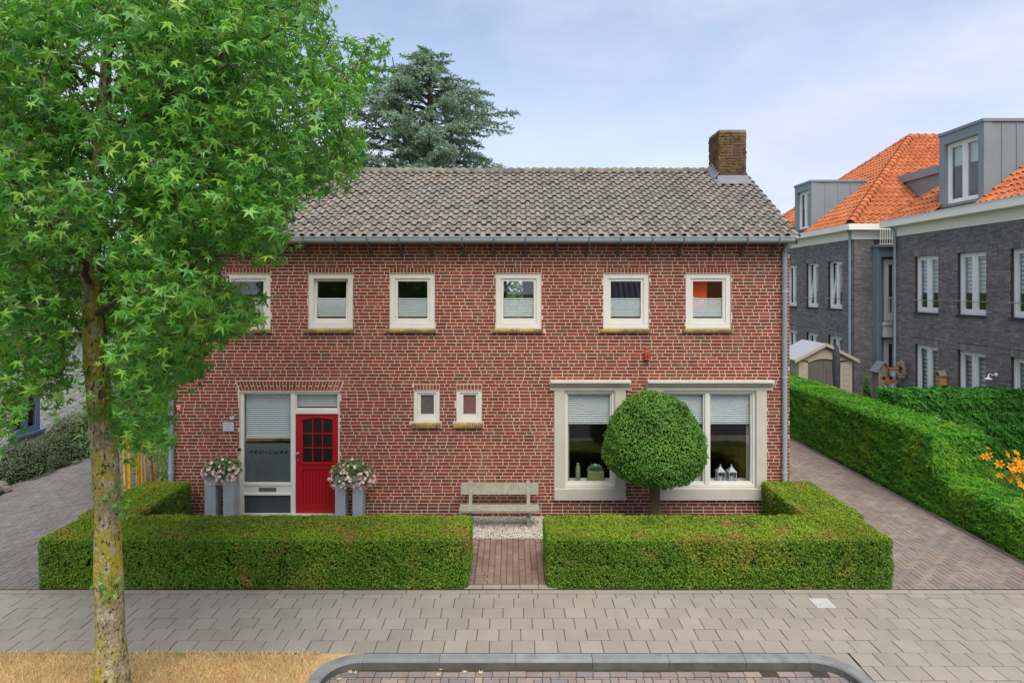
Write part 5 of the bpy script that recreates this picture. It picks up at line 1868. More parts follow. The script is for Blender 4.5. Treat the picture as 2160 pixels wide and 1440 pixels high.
# fallen leaves in the bay
for i, (px_, py_) in enumerate(((715, 1430), (709, 1413), (742, 1416), (752, 1418), (923, 1423), (928, 1412), (982, 1415), (1012, 1419), (1764, 1412), (1772, 1416), (1780, 1419))):
    Yl = F * (4.8 + 0.12) / (py_ - 610)
    c = P(px_, py_, Yl)
    th = random.uniform(0, 6.28)
    a = Vector((math.cos(th), math.sin(th), 0))
    bq = Vector((-math.sin(th), math.cos(th), 0))
    if i == 0:
        S2 = ST.copy()
        S2[:, 2] = -S2[:, 2] * 0.5 + 0.05
        fme = mesh_from('fallen_leaf', S2, [SF])
        fme.materials.append(m_fallen)
    o = star_leaf((c.x, c.y, -0.117), a, bq, Vector((0, 0, 1)), random.uniform(0.045, 0.065), None, 'fallen_leaf', me=fme)
    tag(o, ('pale dry star leaf lying farthest from the kerb by the left bend', 'curled dry leaf tight in the left bend of the kerb', 'dry leaf at the left end of the straight kerb', 'dry leaf just right of another at the left end of the straight kerb',
            'pale star leaf in the bay in front of the garden path', 'dry leaf against the kerb in front of the garden path', 'small leaf at the kerb in line with the path hedge', 'small leaf at the kerb in line with the bench',
            'dry leaf nearest the kerb in the right bend', 'middle leaf of three in the right bend of the kerb', 'outermost leaf of three in the right bend of the kerb')[i], 'leaf', 'fallen leaves along the kerb')

# ------------------------------------------------------------------ blue cedar behind the house
CX, CY = -3.87, 30.0
ced = empty('cedar_tree', (CX, CY, 0), 'tall blue green cedar rising behind the tiled roof', 'tree')
mb = MB()
mb.tube([(CX, CY, -0.05), (CX + 0.1, CY, 5), (CX, CY, 10), (CX + 0.05, CY, 14), (CX + 0.1, CY, 16.0)], [0.45, 0.38, 0.25, 0.1, 0.02], 10)
mb.tube([(CX - 0.3, CY, 9), (CX - 1.2, CY, 12), (CX - 1.7, CY, 15.6)], [0.16, 0.1, 0.02], 8)
mb.build('trunk', m_cedarbark, ced, smooth=True)
zz = np.array([1.5, 4, 8, 10.5, 12.3, 13.2, 13.9, 14.9, 15.6, 16.1])
rr = np.array([4.8, 5.0, 4.6, 4.4, 4.5, 3.6, 3.3, 2.2, 1.0, 0.3])
brn = MB()
sp_p, sp_a, sp_n, sp_l = [], [], [], []
nb_ = 230
for i in range(nb_):
    u = (i + random.random() * 0.6) / nb_
    z0 = 1.8 + 14.1 * u ** 0.85
    L_ = float(np.interp(z0, zz, rr)) * random.choice((0.55, 0.7, 0.85, 1.0, 1.12)) * random.uniform(0.92, 1.08)
    az = i * 2.39996 + random.uniform(-0.2, 0.2)
    base = Vector((CX, CY, z0 - 0.25 * L_ * 0.5)) if i % 4 else Vector((CX - 1.7, CY, max(min(z0, 15.2) - 0.3, 1.5)))
    if not i % 4:
        L_ *= 0.9
    dirv = Vector((math.cos(az), math.sin(az), 0))
    pts = []
    for j in range(9):
        t = j / 8
        pts.append(base + dirv * (L_ * t) + Vector((0, 0, L_ * (0.42 * t - 0.36 * t * t))) + Vector((random.gauss(0, 1), random.gauss(0, 1), random.gauss(0, 0.6))) * 0.04 * L_ * 0.5)
    brn.tube(pts, [0.05 * (1 - t / 9) + 0.006 for t in range(9)], 5, caps=False)
    latv = Vector((-dirv.y, dirv.x, 0))
    nl_ = int(9 + L_ * 5)
    for j in range(nl_):
        t = 0.18 + 0.82 * (j + random.random()) / nl_
        k0 = min(int(t * 8), 7)
        f_ = t * 8 - k0
        b0 = pts[k0].lerp(pts[k0 + 1], f_)
        sgn = 1 if j % 2 else -1
        l2 = (0.35 + 0.95 * (1 - t)) * min(1.0, L_ / 3) * random.uniform(0.6, 1.15)
        d2 = (latv * sgn * random.uniform(0.6, 1.0) + dirv * random.uniform(0.25, 0.9) + Vector((0, 0, random.uniform(-0.35, 0.25)))).normalized()
        if j == nl_ - 1:
            d2 = dirv.copy()
            l2 = 0.3
        e = b0 + d2 * l2 + Vector((0, 0, -0.35 * l2 * l2))
        m2 = b0 + d2 * l2 * 0.5
        brn.tube([b0, m2, e], [0.014, 0.009, 0.004], 3, caps=False)
        ns_ = int(l2 / 0.042) + 3
        for q_ in range(ns_):
            v = q_ / ns_
            pc = b0.lerp(m2, v * 2) if v < 0.5 else m2.lerp(e, v * 2 - 1)
            for h_ in range(2):
                dd = d2 * 0.65 + Vector((random.gauss(0, 0.55), random.gauss(0, 0.55), random.gauss(-0.15, 0.5)))
                sp_p.append(pc)
                sp_a.append(dd.normalized())
                sp_l.append(random.uniform(0.10, 0.21))
brn.build('branches', m_cedarbark, ced)
sp_p, sp_a, sp_l = np.array([tuple(v) for v in sp_p]), np.array([tuple(v) for v in sp_a]), np.array(sp_l)[:, None]
sd_ = unit(np.cross(sp_a, unit(rng.normal(0, 1, sp_a.shape))))
V = np.stack([sp_p, sp_p + sp_a * sp_l * 0.5 + sd_ * 0.026, sp_p + sp_a * sp_l, sp_p + sp_a * sp_l * 0.5 - sd_ * 0.026], 1).reshape(-1, 3)
np_obj('crown', V, [np.arange(len(V)).reshape(-1, 4)], m_cedar, ced, kind='stuff')

# ------------------------------------------------------------------ bamboo beside the house
bam = empty('bamboo_clump', (-8.4, 14.8, 0), 'clump of yellow stemmed bamboo between the driveway and the house', 'bamboo')
culms = [(268, 261, 0.030), (276, 271, 0.022), (278, 274, 0.024), (290, 281, 0.034), (299, 294, 0.028), (306, 300, 0.024), (322, 316, 0.036), (333, 332, 0.022), (286, 290, 0.02), (312, 318, 0.022), (341, 346, 0.024), (349, 352, 0.022)]
for (pb, pt, r_c) in culms:
    Yb = random.uniform(14.1, 15.6)
    xb = (pb + random.uniform(-5, 5) - HX) * Yb / F - 0.02
    xt = xb + (pt - pb) * Yb / F * 1.0 + random.uniform(-0.09, 0.09)
    H_ = random.uniform(3.6, 5.2)
    pts, rads = [], []
    nseg = 16
    for j in range(nseg + 1):
        t = j / nseg
        for (dt, k_) in ((0.0, 1.0), (0.004, 1.18), (0.012, 1.0)):
            tt_ = min(t + dt, 1.0)
            pts.append((xb + (xt - xb) * tt_ * 2.2 + 0.12 * tt_ ** 3, Yb, H_ * tt_ + dt * 0.5))
            rads.append(r_c * k_ * (1 - 0.6 * tt_))
    MB().tube(pts, rads, 8).build('culm', m_bamboo, bam, smooth=True)
k = 26000
p = np.column_stack([rng.uniform(-9.6, -7.25, k), rng.uniform(14.0, 17.4, k), 0.95 + 4.3 * rng.random(k) ** 0.85])
cl = wav(p, 1.2) + wav(p, 3.3, 2.0) > -0.35
lowm = (p[:, 2] > 1.45) | (rng.random(k) < 0.4)
p = p[cl & lowm]
p3 = np.column_stack([rng.uniform(-9.3, -7.4, 900), rng.uniform(13.9, 15.2, 900), rng.uniform(0.5, 1.6, 900)])
p2 = np.column_stack([rng.uniform(-7.6, -7.2, 1600), rng.uniform(13.75, 14.6, 1600), rng.uniform(0.2, 4.6, 1600)])
p3 = p3[wav(p3, 3.0, 1.0) > 0.1]
p = np.concatenate([p, p2, p3])
ax = unit(np.array([0, -0.3, -0.7]) + rng.normal(0, 0.6, p.shape))
V, Fa = leaf_quads(p, np.array([0, -0.6, 0.6]) + np.zeros_like(p), 0.17, 0.026, tilt=0.6, axis=ax, axmix=0.9)
np_obj('foliage', V, [Fa], m_bamleaf, bam, kind='stuff')


# ------------------------------------------------------------------ broadleaf backdrop trees, shrubs
def broad_tree(name, label, X, Y, h, r, mat, k=7000, leaf=0.22, group=None, cat='tree'):
    t_ = empty(name, (X, Y, 0), label, cat, group)
    MB().tube([(X, Y, -0.05), (X + 0.1, Y, h * 0.3), (X, Y, h * 0.8)], [r * 0.09, r * 0.07, 0.03], 9).build('trunk', m_limb, t_, smooth=True)
    c = np.array([X, Y, h * 0.55])
    d = unit(rng.normal(0, 1, (k, 3)))
    p = c + d * np.array([r, r, h * 0.46]) * (rng.random((k, 1)) ** 0.3)
    p = p + wav(p, 0.9)[:, None] * 0.5 * d
    p = p[(wav(p, 1.1, 3) + wav(p, 2.7, 1)) > -0.55]
    V, Fa = leaf_quads(p, np.array([0, 0, 0.7]) + unit(p - c) * 0.6, leaf, leaf * 0.6, tilt=0.5)
    np_obj('crown', V, [Fa], mat, t_, kind='stuff')


broad_tree('background_tree', 'dense green tree at the far end of the left driveway', -14.6, 29.0, 8.0, 4.2, m_bgleaf, 9000)
broad_tree('background_tree', 'leafy tree behind the bamboo beside the house', -10.2, 26.5, 6.5, 2.6, m_bgleaf, 7000)


broad_tree('background_tree', 'green tree glimpsed through the back window behind the fourth upstairs pane', 0.6, 27.5, 7.6, 2.6, m_bgleaf, 7000)


def mound(name, label, blobs, k, leaf, mat, cat='shrub', flat=0.5, W=0.5):
    """blobs: (x,y,rx,ry,h)"""
    root = empty(name, (blobs[0][0], blobs[0][1], 0), label, cat)
    core = MB()
    Ps, Ns = [], []
    for (x, y, rx, ry, h) in blobs:
        prof = [(1.0, -0.02), (0.97, 0.3), (0.82, 0.62), (0.5, 0.87), (0.02, 0.96)]
        core.lathe([(a * 0.86, b_ * h * 0.86) for a, b_ in prof], (x, y, 0), 14, rx, ry)
        kk = int(k * rx * ry)
        d = unit(np.abs(rng.normal(0, 1, (kk, 3))) * np.array([1, 1, 1.0]))
        d[:, :2] *= rng.choice([-1, 1], (kk, 2))
        p = np.array([x, y, 0]) + d * np.array([rx, ry, h])
        p = p + d * (wav(p, 2.5)[:, None] * 0.10 + rng.normal(0, 0.045, (kk, 1)))
        Ps.append(p)
        Ns.append(d)
    core.build('twig_core', m_hedgecore, root)
    V, Fa = leaf_quads(np.concatenate(Ps), np.concatenate(Ns) + np.array([0, 0, 0.4]), leaf, leaf * W, tilt=0.7)
    np_obj('foliage', V, [Fa], mat, root, kind='stuff')
    return root


mound('spreading_shrub', 'grey green spreading shrub under the blue window', [(-13.0, 15.3, 0.75, 1.1, 0.7), (-12.75, 16.6, 0.7, 1.0, 0.8), (-12.6, 17.6, 0.6, 0.8, 0.8)], 9000, 0.05, m_coton)
mound('arching_shrub', 'taller grey green shrub against the white wall beside the trunk', [(-12.7, 18.7, 0.75, 0.9, 1.15), (-12.4, 19.8, 0.8, 0.9, 1.1), (-12.9, 20.6, 0.7, 0.8, 1.5)], 9000, 0.055, m_coton)
for i, (x, y, s) in enumerate(((-12.1, 14.9, 0.26), (-12.25, 15.35, 0.2), (-12.5, 14.5, 0.3), (-12.0, 15.25, 0.13))):
    v = unit(rng.normal(0, 1, (40, 3)))
    import bmesh
    bm = bmesh.new()
    for q_ in v:
        bm.verts.new((x + q_[0] * s, y + q_[1] * s, max(-0.02, s * 0.5 + q_[2] * s * 0.7)))
    bmesh.ops.convex_hull(bm, input=bm.verts)
    for v_ in [v_ for v_ in bm.verts if not v_.link_faces]:
        bm.verts.remove(v_)
    me = bpy.data.meshes.new('boulder')
    bm.to_mesh(me)
    bm.free()
    me.materials.append(m_rock)
    o = bpy.data.objects.new('boulder', me)
    link(o)
    tag(o, ['grey boulder edging the left driveway under the shrub', 'mid sized grey boulder behind the others at the shrub edge', 'largest grey boulder at the shrub edge', 'small grey stone beside the driveway boulders'][i], 'boulder', 'boulders edging the shrub bed')

# ------------------------------------------------------------------ white painted neighbour house
XW = -13.5
nb = empty('white_house', (XW, 19, 0), 'white painted brick house with a blue grey window at the left edge', 'house')
mb = MB()
UW2, NW2 = (0, 1, 0), (1, 0, 0)
wy0, wy1, wz0, wz1 = 17.36, 18.42, 0.80, 2.12
holes_wall(mb, (XW - 0.006, 0, 0), UW2, NW2, 12.0, 25.0, 0, 3.45, [(wy0, wy1, wz0, wz1)], 0.2)
nw = mb.build('wall', m_whitebrick, nb)
Bq = brick_courses(12.0, 25.0, 0, 3.45, [(wy0, wy1, wz0 - 0.06, wz1)], course=0.066, joint=0.009, seed=9)
Cq = np.column_stack([np.full(len(Bq), XW - 0.02) + rng.normal(0, 0.004, len(Bq)), Bq[:, 0], Bq[:, 1]])
Hq = np.column_stack([Bq[:, 2] / 2, Bq[:, 3] / 2, np.full(len(Bq), 0.025)])
V, Fa = blocks_np(Cq, Hq, AX_EAST, 0.008)
np_obj('painted_bricks', V, [Fa], m_whitebrick, nw, kind='stuff')
MB().box(XW - 7, XW - 0.22, 12.0, 12.2, 0, 3.45).build('end_wall', m_whitebrick, nb)
MB().box(XW - 7, XW - 0.22, 24.8, 25.0, 0, 3.45).build('end_wall', m_whitebrick, nb)
MB().box(XW - 3.0, XW - 2.9, 12.2, 24.8, 0, 3.45).build('inner_wall', m_room, nb)
MB().box(XW - 2.9, XW - 0.22, 12.2, 24.8, 3.3, 3.4).build('ceiling', m_room, nb)
Ow = (XW, 0, 0)
fr = MB()
rect_frame(fr, Ow, UW2, NW2, wy0 + 0.003, wy1 - 0.003, wz0 + 0.003, wz1 - 0.003, 0.07, 0.07, 0.08, 0.07, -0.12, 0.0)
ym = (wy0 + wy1) / 2
fr.obox(Ow, UW2, NW2, ZZ, ym - 0.045, ym + 0.045, -0.12, -0.003, wz0 + 0.083, wz1 - 0.073)
fr = fr.build('window', m_bluepaint, nb)
for a, b in ((wy0 + 0.076, ym - 0.048), (ym + 0.048, wy1 - 0.076)):
    zc = wz0 + 0.083 + (wz1 - wz0 - 0.156) * 0.58
    s = MB()
    rect_frame(s, Ow, UW2, NW2, a, b, wz0 + 0.086, wz1 - 0.076, 0.05, 0.05, 0.06, 0.05, -0.1, -0.02)
    s.obox(Ow, UW2, NW2, ZZ, a + 0.05, b - 0.05, -0.09, -0.03, zc - 0.015, zc + 0.015)
    s.build('sash', m_bluepaint, fr)
    for c, d in ((wz0 + 0.15, zc - 0.015), (zc + 0.015, wz1 - 0.13)):
        MB().obox(Ow, UW2, NW2, ZZ, a + 0.052, b - 0.052, -0.065, -0.06, c, d).build('pane', m_glass, fr)
MB().obox(Ow, UW2, NW2, ZZ, wy0 - 0.1, wy1 + 0.12, -0.1, 0.09, wz0 - 0.07, wz0 - 0.002).build('sill', m_bluepaint, fr)
rfn = MB().prism([(XW + 0.16, 11.7, 3.42), (XW - 3.5, 11.7, 6.3), (XW - 7.4, 11.7, 3.42), (XW - 7.4, 11.7, 3.3), (XW - 3.5, 11.7, 6.16), (XW + 0.16, 11.7, 3.3)], (0, 13.6, 0)).build('roof', m_purlin, nb)
nv_ = np.array([-3.85, 0, 2.88])
tile_field(rfn, (XW + 0.18, 11.7, 3.44), (0, 1, 0), nv_, 0.24, 0.33, 57, 14, lambda c: True, m_tile, 'roof_tile', 'roof_tiles_row', 0, tile_mesh(0.24, 0.39, thick=0.03))

# ------------------------------------------------------------------ dark brick apartment blocks on the right
UWs, NWs = (0, -1, 0), (-1, 0, 0)
T_or = tile_mesh(0.235, 0.40, thick=0.05, hump=0.06, flat=0.45, sag=0.015)
TAN = 0.79


def apt_window(parent, Ox, ya, yb, z0, z1, bar=True, tilt=False, blindh=0.6, solid=0.0):
    """double casement on a wall facing -X; ya>yb depths (u=-Y)"""
    O_ = (Ox, 0, 0)
    u0, u1 = -ya, -yb
    fr = MB()
    rect_frame(fr, O_, UWs, NWs, u0 + 0.003, u1 - 0.003, z0 + 0.003, z1 - 0.003, 0.06, 0.06, 0.07, 0.06, -0.2, -0.09)
    um = (u0 + u1) / 2
    fr.obox(O_, UWs, NWs, ZZ, um - 0.04, um + 0.04, -0.2, -0.095, z0 + 0.073, z1 - 0.063)
    fr = fr.build('window', m_white, parent)
    for k_, (a, b) in enumerate(((u0 + 0.066, um - 0.043), (um + 0.043, u1 - 0.066))):
        s = MB()
        rect_frame(s, O_, UWs, NWs, a, b, z0 + 0.076, z1 - 0.066, 0.075, 0.075, 0.10, 0.075, -0.18, -0.11)
        so = s.build('casement', m_white, fr)
        po = MB().obox(O_, UWs, NWs, ZZ, a + 0.07, b - 0.07, -0.15, -0.145, z0 + 0.17, z1 - 0.135).build('pane', m_glassfar, fr)
        if tilt and k_ == 0:
            piv = Vector((Ox + 0.15, 0, z0 + 0.076))
            for o in (so, po):
                o.matrix_basis = Matrix.Translation(piv) @ Matrix.Rotation(R(7), 4, 'Y') @ Matrix.Translation(-piv)
    bl = MB()
    h = (z1 - z0) * blindh
    n = int(h / 0.13)
    for k_ in range(n):
        za = z1 - 0.1 - (k_ + 1) * h / n
        bl.obox(O_, UWs, NWs, ZZ, u0 + 0.08, u1 - 0.08, -0.255, -0.25, za, za + h / n * 0.8)
    bl.build('blind', m_blind, fr)
    if bar:
        MB().tube([(Ox - 0.035, ya + 0.03, z0 + 0.42), (Ox - 0.035, yb - 0.03, z0 + 0.42)], 0.014, 6).build('safety_bar', m_zinc, fr)
    MB().obox(O_, UWs, NWs, ZZ, u0 - 0.04, u1 + 0.04, -0.09, 0.05, z0 - 0.055, z0 - 0.002).build('sill', m_dmortar, fr)
    return fr


def dark_bricks(parent, O_, A, u0, u1, z0, z1, excl, seed):
    Bq = brick_courses(u0, u1, z0, z1, excl, course=0.066, st=0.222, hd=0.111, joint=0.010, seed=seed, jit=0.12)
    Cq = np.array(O_, float)[None] + Bq[:, 0:1] * A[0] + Bq[:, 1:2] * A[1] + A[2] * (-0.022 + rng.normal(0, 0.003, (len(Bq), 1)))
    Hq = np.column_stack([Bq[:, 2] / 2, Bq[:, 3] / 2, np.full(len(Bq), 0.03)])
    V, Fa = blocks_np(Cq, Hq, A, 0.004)
    np_obj('wall_bricks', V, [Fa], m_dbrick, parent, kind='stuff')


def soldiers(parent, Ox, ya, yb, z):
    n = round((ya - yb + 0.1) / 0.072)
    C = np.array([(Ox + 0.02, ya + 0.05 - (k_ + 0.5) * (ya - yb + 0.1) / n, z + 0.10) for k_ in range(n)])
    H = np.array([((ya - yb + 0.1) / n / 2 - 0.005, 0.10, 0.03)] * n)
    V, Fa = blocks_np(C, H, AX_WEST, 0.004)
    np_obj('lintel_bricks', V, [Fa], m_dbrick, parent, kind='stuff')


def apartment(name, label, XB, ya, yb, upper, lower, seed):
    """block with a wall facing -X between depths ya (far) and yb (near)"""
    root = empty(name, (XB, (ya + yb) / 2, 0), label, 'apartment building')
    wy = lambda px: XB * F / (px - HX)
    hs, ex = [], []
    wins = []
    for (row, z0, z1) in ((upper, 4.0, 5.95), (lower, 0.35, 2.88)):
        for (pa, pb, *fl) in row:
            a, b = wy(pa), wy(pb)
            hs.append((-a, -b, z0, z1))
            ex.append((-a, -b, z0 - 0.05, z1))
            ex.append((-a - 0.05, -b + 0.05, z1, z1 + 0.2))
            wins.append((a, b, z0, z1, z0 > 1, bool(fl)))
    mb = MB()
    holes_wall(mb, (XB + 0.006, 0, 0), UWs, NWs, -ya, -yb, 0, 6.74, hs, 0.3)
    w = mb.build('wall', m_dmortar, root)
    dark_bricks(w, (XB, 0, 0), AX_WEST, -ya, -yb, 0, 6.74, ex, seed)
    for (a, b, z0, z1, up, tl) in wins:
        apt_window(root, XB, a, b, z0, z1, up, tl)
        soldiers(w, XB, a, b, z1)
    return root


def slope_field(parent, O_, U_, V_, ncol, nrow, keep, n_ind):
    tile_field(parent, O_, U_, V_, 0.235, 0.34, ncol, nrow, keep, m_orange, 'roof_tile', 'roof_tiles_field', n_ind, T_or)


def half_round(parent, a, b, r=0.13, n=None, name='hip_tile'):
    a, b = Vector(a), Vector(b)
    L_ = (b - a).length
    n = n or max(1, round(L_ / 0.36))
    t = (b - a).normalized()
    s = t.cross(Vector((0, 0, 1))).normalized()
    u = s.cross(t)
    me = None
    seg = L_ / n
    for i in range(n):
        if me is None:
            V, Fq = [], []
            for (d, rr) in ((0.0, r * 1.15), (0.05, r * 1.15), (0.06, r), (seg + 0.03, r * 0.95)):
                for k_ in range(9):
                    th = R(-20) + R(220) * k_ / 8
                    V.append(t * d + s * (rr * math.cos(th)) + u * (rr * math.sin(th)))
            V = [tuple(v) for v in V]
            for q in range(3):
                for k_ in range(8):
                    Fq.append((q * 9 + k_, q * 9 + k_ + 1, (q + 1) * 9 + k_ + 1, (q + 1) * 9 + k_))
            o = MB().add(V, Fq).build(name, m_hiptile, parent, smooth=True)
            me = o.data
        else:
            o = bpy.data.objects.new(name, me)
            link(o, parent)
        o.location = a + t * (seg * i)


# near block
XB, YC = 14.2, 23.9
apn = apartment('apartment_block', 'dark brick apartment block with the large grey dormer at the right edge', XB, YC, 12.0,
                [(1930, 1979), (2020, 2080), (2132, 2196)], [(1930, 1979), (2020, 2079), (2132, 2196)], 21)
MB().box(XB + 0.31, XB + 9, YC - 0.3, YC, 0, 6.74).build('end_wall', m_dmortar, apn)
MB().box(XB + 0.3, XB + 9, 12.0, 12.3, 0, 6.74).build('end_wall', m_dmortar, apn)
MB().box(XB + 3.0, XB + 3.1, 12.3, YC - 0.3, 0, 6.74).build('inner_wall', m_room, apn)
MB().box(XB + 0.31, XB + 3.0, 12.3, YC - 0.3, 3.1, 3.4).build('upper_floor', m_room, apn)
MB().box(XB + 0.31, XB + 9, 12.3, YC - 0.3, 6.5, 6.74).build('attic_floor', m_room, apn)
MB().box(XB - 0.04, XB + 0.3, 11.9, YC + 0.1, 6.745, 7.09).build('fascia', m_facia, apn)
cor = MB().box(XB - 0.36, XB + 0.3, 11.8, YC + 0.36, 7.095, 7.34).build('cornice', m_facia, apn)
MB().box(XB - 0.38, XB - 0.3, 11.8, YC + 0.38, 7.342, 7.36).build('cornice_cap', m_white, cor)
EX, EZ2 = XB - 0.22, 7.36
ra = 6.0
YE = YC + 0.25
rn = MB()
rn.add([(EX, YE, EZ2 - 0.06), (EX, 11.8, EZ2 - 0.06), (EX + ra, 11.8, EZ2 - 0.06 + ra * TAN), (EX + ra, YE - ra, EZ2 - 0.06 + ra * TAN), (EX + 2 * ra, YE, EZ2 - 0.06), (EX + 2 * ra, 11.8, EZ2 - 0.06)],
       [(0, 3, 2, 1), (0, 4, 3), (4, 5, 2, 3), (0, 1, 5, 4), (1, 2, 5)])
rn = rn.build('roof', m_purlin, apn)
nf = math.hypot(1, TAN)
DN = dict(x0=14.48, ya=XB * 0 + 14.48 * F / (1998 - HX), yb=14.48 * F / (2092 - HX), zt=9.95)


def keep_n(c):
    if c[1] > YE - (c[0] - EX) - 0.02 or c[0] > EX + ra:
        return False
    if DN['yb'] - 0.02 < c[1] < DN['ya'] + 0.02 and c[2] < DN['zt'] - 0.05:
        return False
    return True


slope_field(rn, (EX - 0.06, YE, EZ2 - 0.04), (0, -1, 0), (1, 0, TAN), 54, 23, keep_n, 150)
half_round(rn, (EX, YE, EZ2), (EX + ra, YE - ra, EZ2 + ra * TAN))
pd = MB().tube([(XB - 0.07, YC - 0.14, 0.0), (XB - 0.07, YC - 0.14, 6.95), (XB - 0.2, YC - 0.1, 7.1)], 0.05, 10).build('downpipe', m_pipe, apn, smooth=True)


def dormer(parent, X0, ya, yb, z0, zt, depth, seams, wz, wy_):
    """zinc dormer whose window faces -X; ya far, yb near"""
    d = MB()
    # side cheeks, roof slab, front frame around a deep window recess
    d.box(X0 + 0.25, X0 + depth, yb, yb + 0.06, z0, zt - 0.09)
    d.box(X0 + 0.25, X0 + depth, ya - 0.06, ya, z0, zt - 0.09)
    fw = 0.22
    d.box(X0, X0 + 0.25, yb - 0.02, yb + fw, z0, zt - 0.09)
    d.box(X0, X0 + 0.25, ya - fw, ya + 0.02, z0, zt - 0.09)
    d.box(X0, X0 + 0.25, yb + fw, ya - fw, wz[1], zt - 0.09)
    d.box(X0, X0 + 0.25, yb + fw, ya - fw, z0, wz[0])
    d = d.build('dormer', m_dzinc, parent)
    MB().box(X0 - 0.04, X0 + depth, yb - 0.05, ya + 0.05, zt - 0.088, zt).build('dormer_roof', m_dzinc, d)
    for s in seams:
        MB().box(X0 + s - 0.012, X0 + s + 0.012, yb - 0.022, yb - 0.001, z0, zt - 0.09).build('standing_seam', m_dzinc, d)
    u0, u1 = -(ya - fw), -(yb + fw)
    O_ = (X0 + 0.02, 0, 0)
    um = (u0 + u1) / 2
    f = MB()
    rect_frame(f, O_, UWs, NWs, u0 + 0.003, u1 - 0.003, wz[0] + 0.003, wz[1] - 0.003, 0.07, 0.07, 0.09, 0.07, -0.21, -0.1)
    f.obox(O_, UWs, NWs, ZZ, um - 0.05, um + 0.05, -0.21, -0.105, wz[0] + 0.093, wz[1] - 0.073)
    f.build('dormer_window', m_white, d)
    for a, b in ((u0 + 0.075, um - 0.053), (um + 0.053, u1 - 0.075)):
        s = MB()
        rect_frame(s, O_, UWs, NWs, a, b, wz[0] + 0.097, wz[1] - 0.077, 0.06, 0.06, 0.08, 0.06, -0.19, -0.12)
        s.build('casement', m_white, d)
        MB().obox(O_, UWs, NWs, ZZ, a + 0.055, b - 0.055, -0.16, -0.155, wz[0] + 0.17, wz[1] - 0.13).build('pane', m_glassfar, d)
        MB().obox(O_, UWs, NWs, ZZ, a + 0.02, b - 0.02, -0.25, -0.245, wz[1] - 0.75, wz[1] - 0.1).build('blind', m_blind, d)
    MB().box(X0 + 0.6, X0 + 0.65, yb + 0.06, ya - 0.06, z0, zt - 0.1).build('curtain', m_room, d)
    return d


dormer(apn, DN['x0'] - 0.25, DN['ya'], DN['yb'], 7.35, DN['zt'], 3.6, (0.55, 1.0, 1.65, 2.3, 2.95), (7.55, 9.55), None)

# far block
X2, Y2 = 13.3, 25.1
apf = apartment('apartment_block', 'dark brick apartment block with hipped orange roof behind the garden shed', X2, 37.0, Y2,
                [(1660, 1681), (1701, 1726, 1), (1747, 1776, 1)], [(1660, 1681), (1701, 1726), (1747, 1776)], 22)
ws = MB().box(X2 + 0.301, 24, Y2 + 0.006, Y2 + 0.3, 0, 6.74).build('end_wall', m_dmortar, apf)
dark_bricks(ws, (0, Y2, 0), AX_FRONT, X2 + 0.03, 14.1, 0, 6.74, [], 23)
MB().box(X2 + 3.0, X2 + 3.1, Y2 + 0.3, 37, 0, 6.74).build('inner_wall', m_room, apf)
MB().box(X2 + 0.31, X2 + 3.0, Y2 + 0.3, 37, 3.1, 3.4).build('upper_floor', m_room, apf)
MB().box(X2 + 0.31, 24, Y2 + 0.3, 37, 6.5, 6.74).build('attic_floor', m_room, apf)
MB().box(X2 - 0.04, X2 + 0.3, Y2 - 0.04, 37, 6.745, 7.09).box(X2 + 0.3, 24, Y2 - 0.04, Y2 + 0.3, 6.745, 7.09).build('fascia', m_facia, apf)
MB().box(X2 - 0.34, X2 + 0.3, Y2 - 0.34, 37, 7.095, 7.32).box(X2 + 0.3, 24, Y2 - 0.34, Y2 + 0.3, 7.095, 7.32).build('cornice', m_facia, apf)
E2x, E2y, a2 = X2 - 0.22, Y2 - 0.22, 6.05
rfr = MB()
z0, z1 = EZ2 - 0.1, EZ2 - 0.1 + a2 * TAN
rfr.add([(E2x, E2y, z0), (E2x, E2y + 2 * a2, z0), (E2x + a2, E2y + a2, z1), (26, E2y, z0), (26, E2y + 2 * a2, z0), (26, E2y + a2, z1)], [(0, 2, 1), (0, 3, 5, 2), (1, 2, 5, 4), (0, 1, 4, 3), (3, 4, 5)])
rfr = rfr.build('roof', m_purlin, apf)
DF = dict(x0=13.62, ya=13.62 * F / (1688 - HX), yb=13.62 * F / (1723 - HX), zt=9.68)


def keep_w(c):
    if abs(c[1] - (E2y + a2)) > a2 - (c[0] - E2x):
        return False
    return not (DF['yb'] - 0.05 < c[1] < DF['ya'] + 0.05 and c[2] < DF['zt'] - 0.05)


S0 = (16.5, 24.3, 27.75, 9.62)       # low flat dormer on the camera-facing slope


def keep_s(c):
    if c[0] - E2x < c[1] - E2y or c[1] > E2y + a2 or c[0] > 25.8:
        return False
    return not (c[0] > S0[0] and c[1] < S0[2] - 0.1)


slope_field(rfr, (E2x - 0.06, E2y + 2 * a2, EZ2 - 0.08), (0, -1, 0), (1, 0, TAN), 52, 23, keep_w, 75)
slope_field(rfr, (E2x, E2y - 0.06, EZ2 - 0.08), (1, 0, 0), (0, 1, TAN), 54, 23, keep_s, 75)
apex = (E2x + a2, E2y + a2, EZ2 + a2 * TAN - 0.02)
half_round(rfr, (E2x, E2y, EZ2 - 0.02), apex, 0.15)
half_round(rfr, (E2x, E2y + 2 * a2, EZ2 - 0.02), apex, 0.15)
half_round(rfr, apex, (25.8, apex[1], apex[2]), 0.14, name='ridge_tile')
dormer(apf, DF['x0'] - 0.25, DF['ya'], DF['yb'], 7.33, DF['zt'], 2.9, (0.62, 1.2, 1.75, 2.3), (7.5, 9.3), None)
lowd = MB().box(S0[0] + 0.12, 24, S0[1] + 0.3, S0[2], 7.9, S0[3] - 0.32).build('low_dormer', m_dzinc, apf)
MB().box(S0[0], 24, S0[1], S0[2], S0[3] - 0.318, S0[3]).build('dormer_fascia', m_dzinc, lowd)
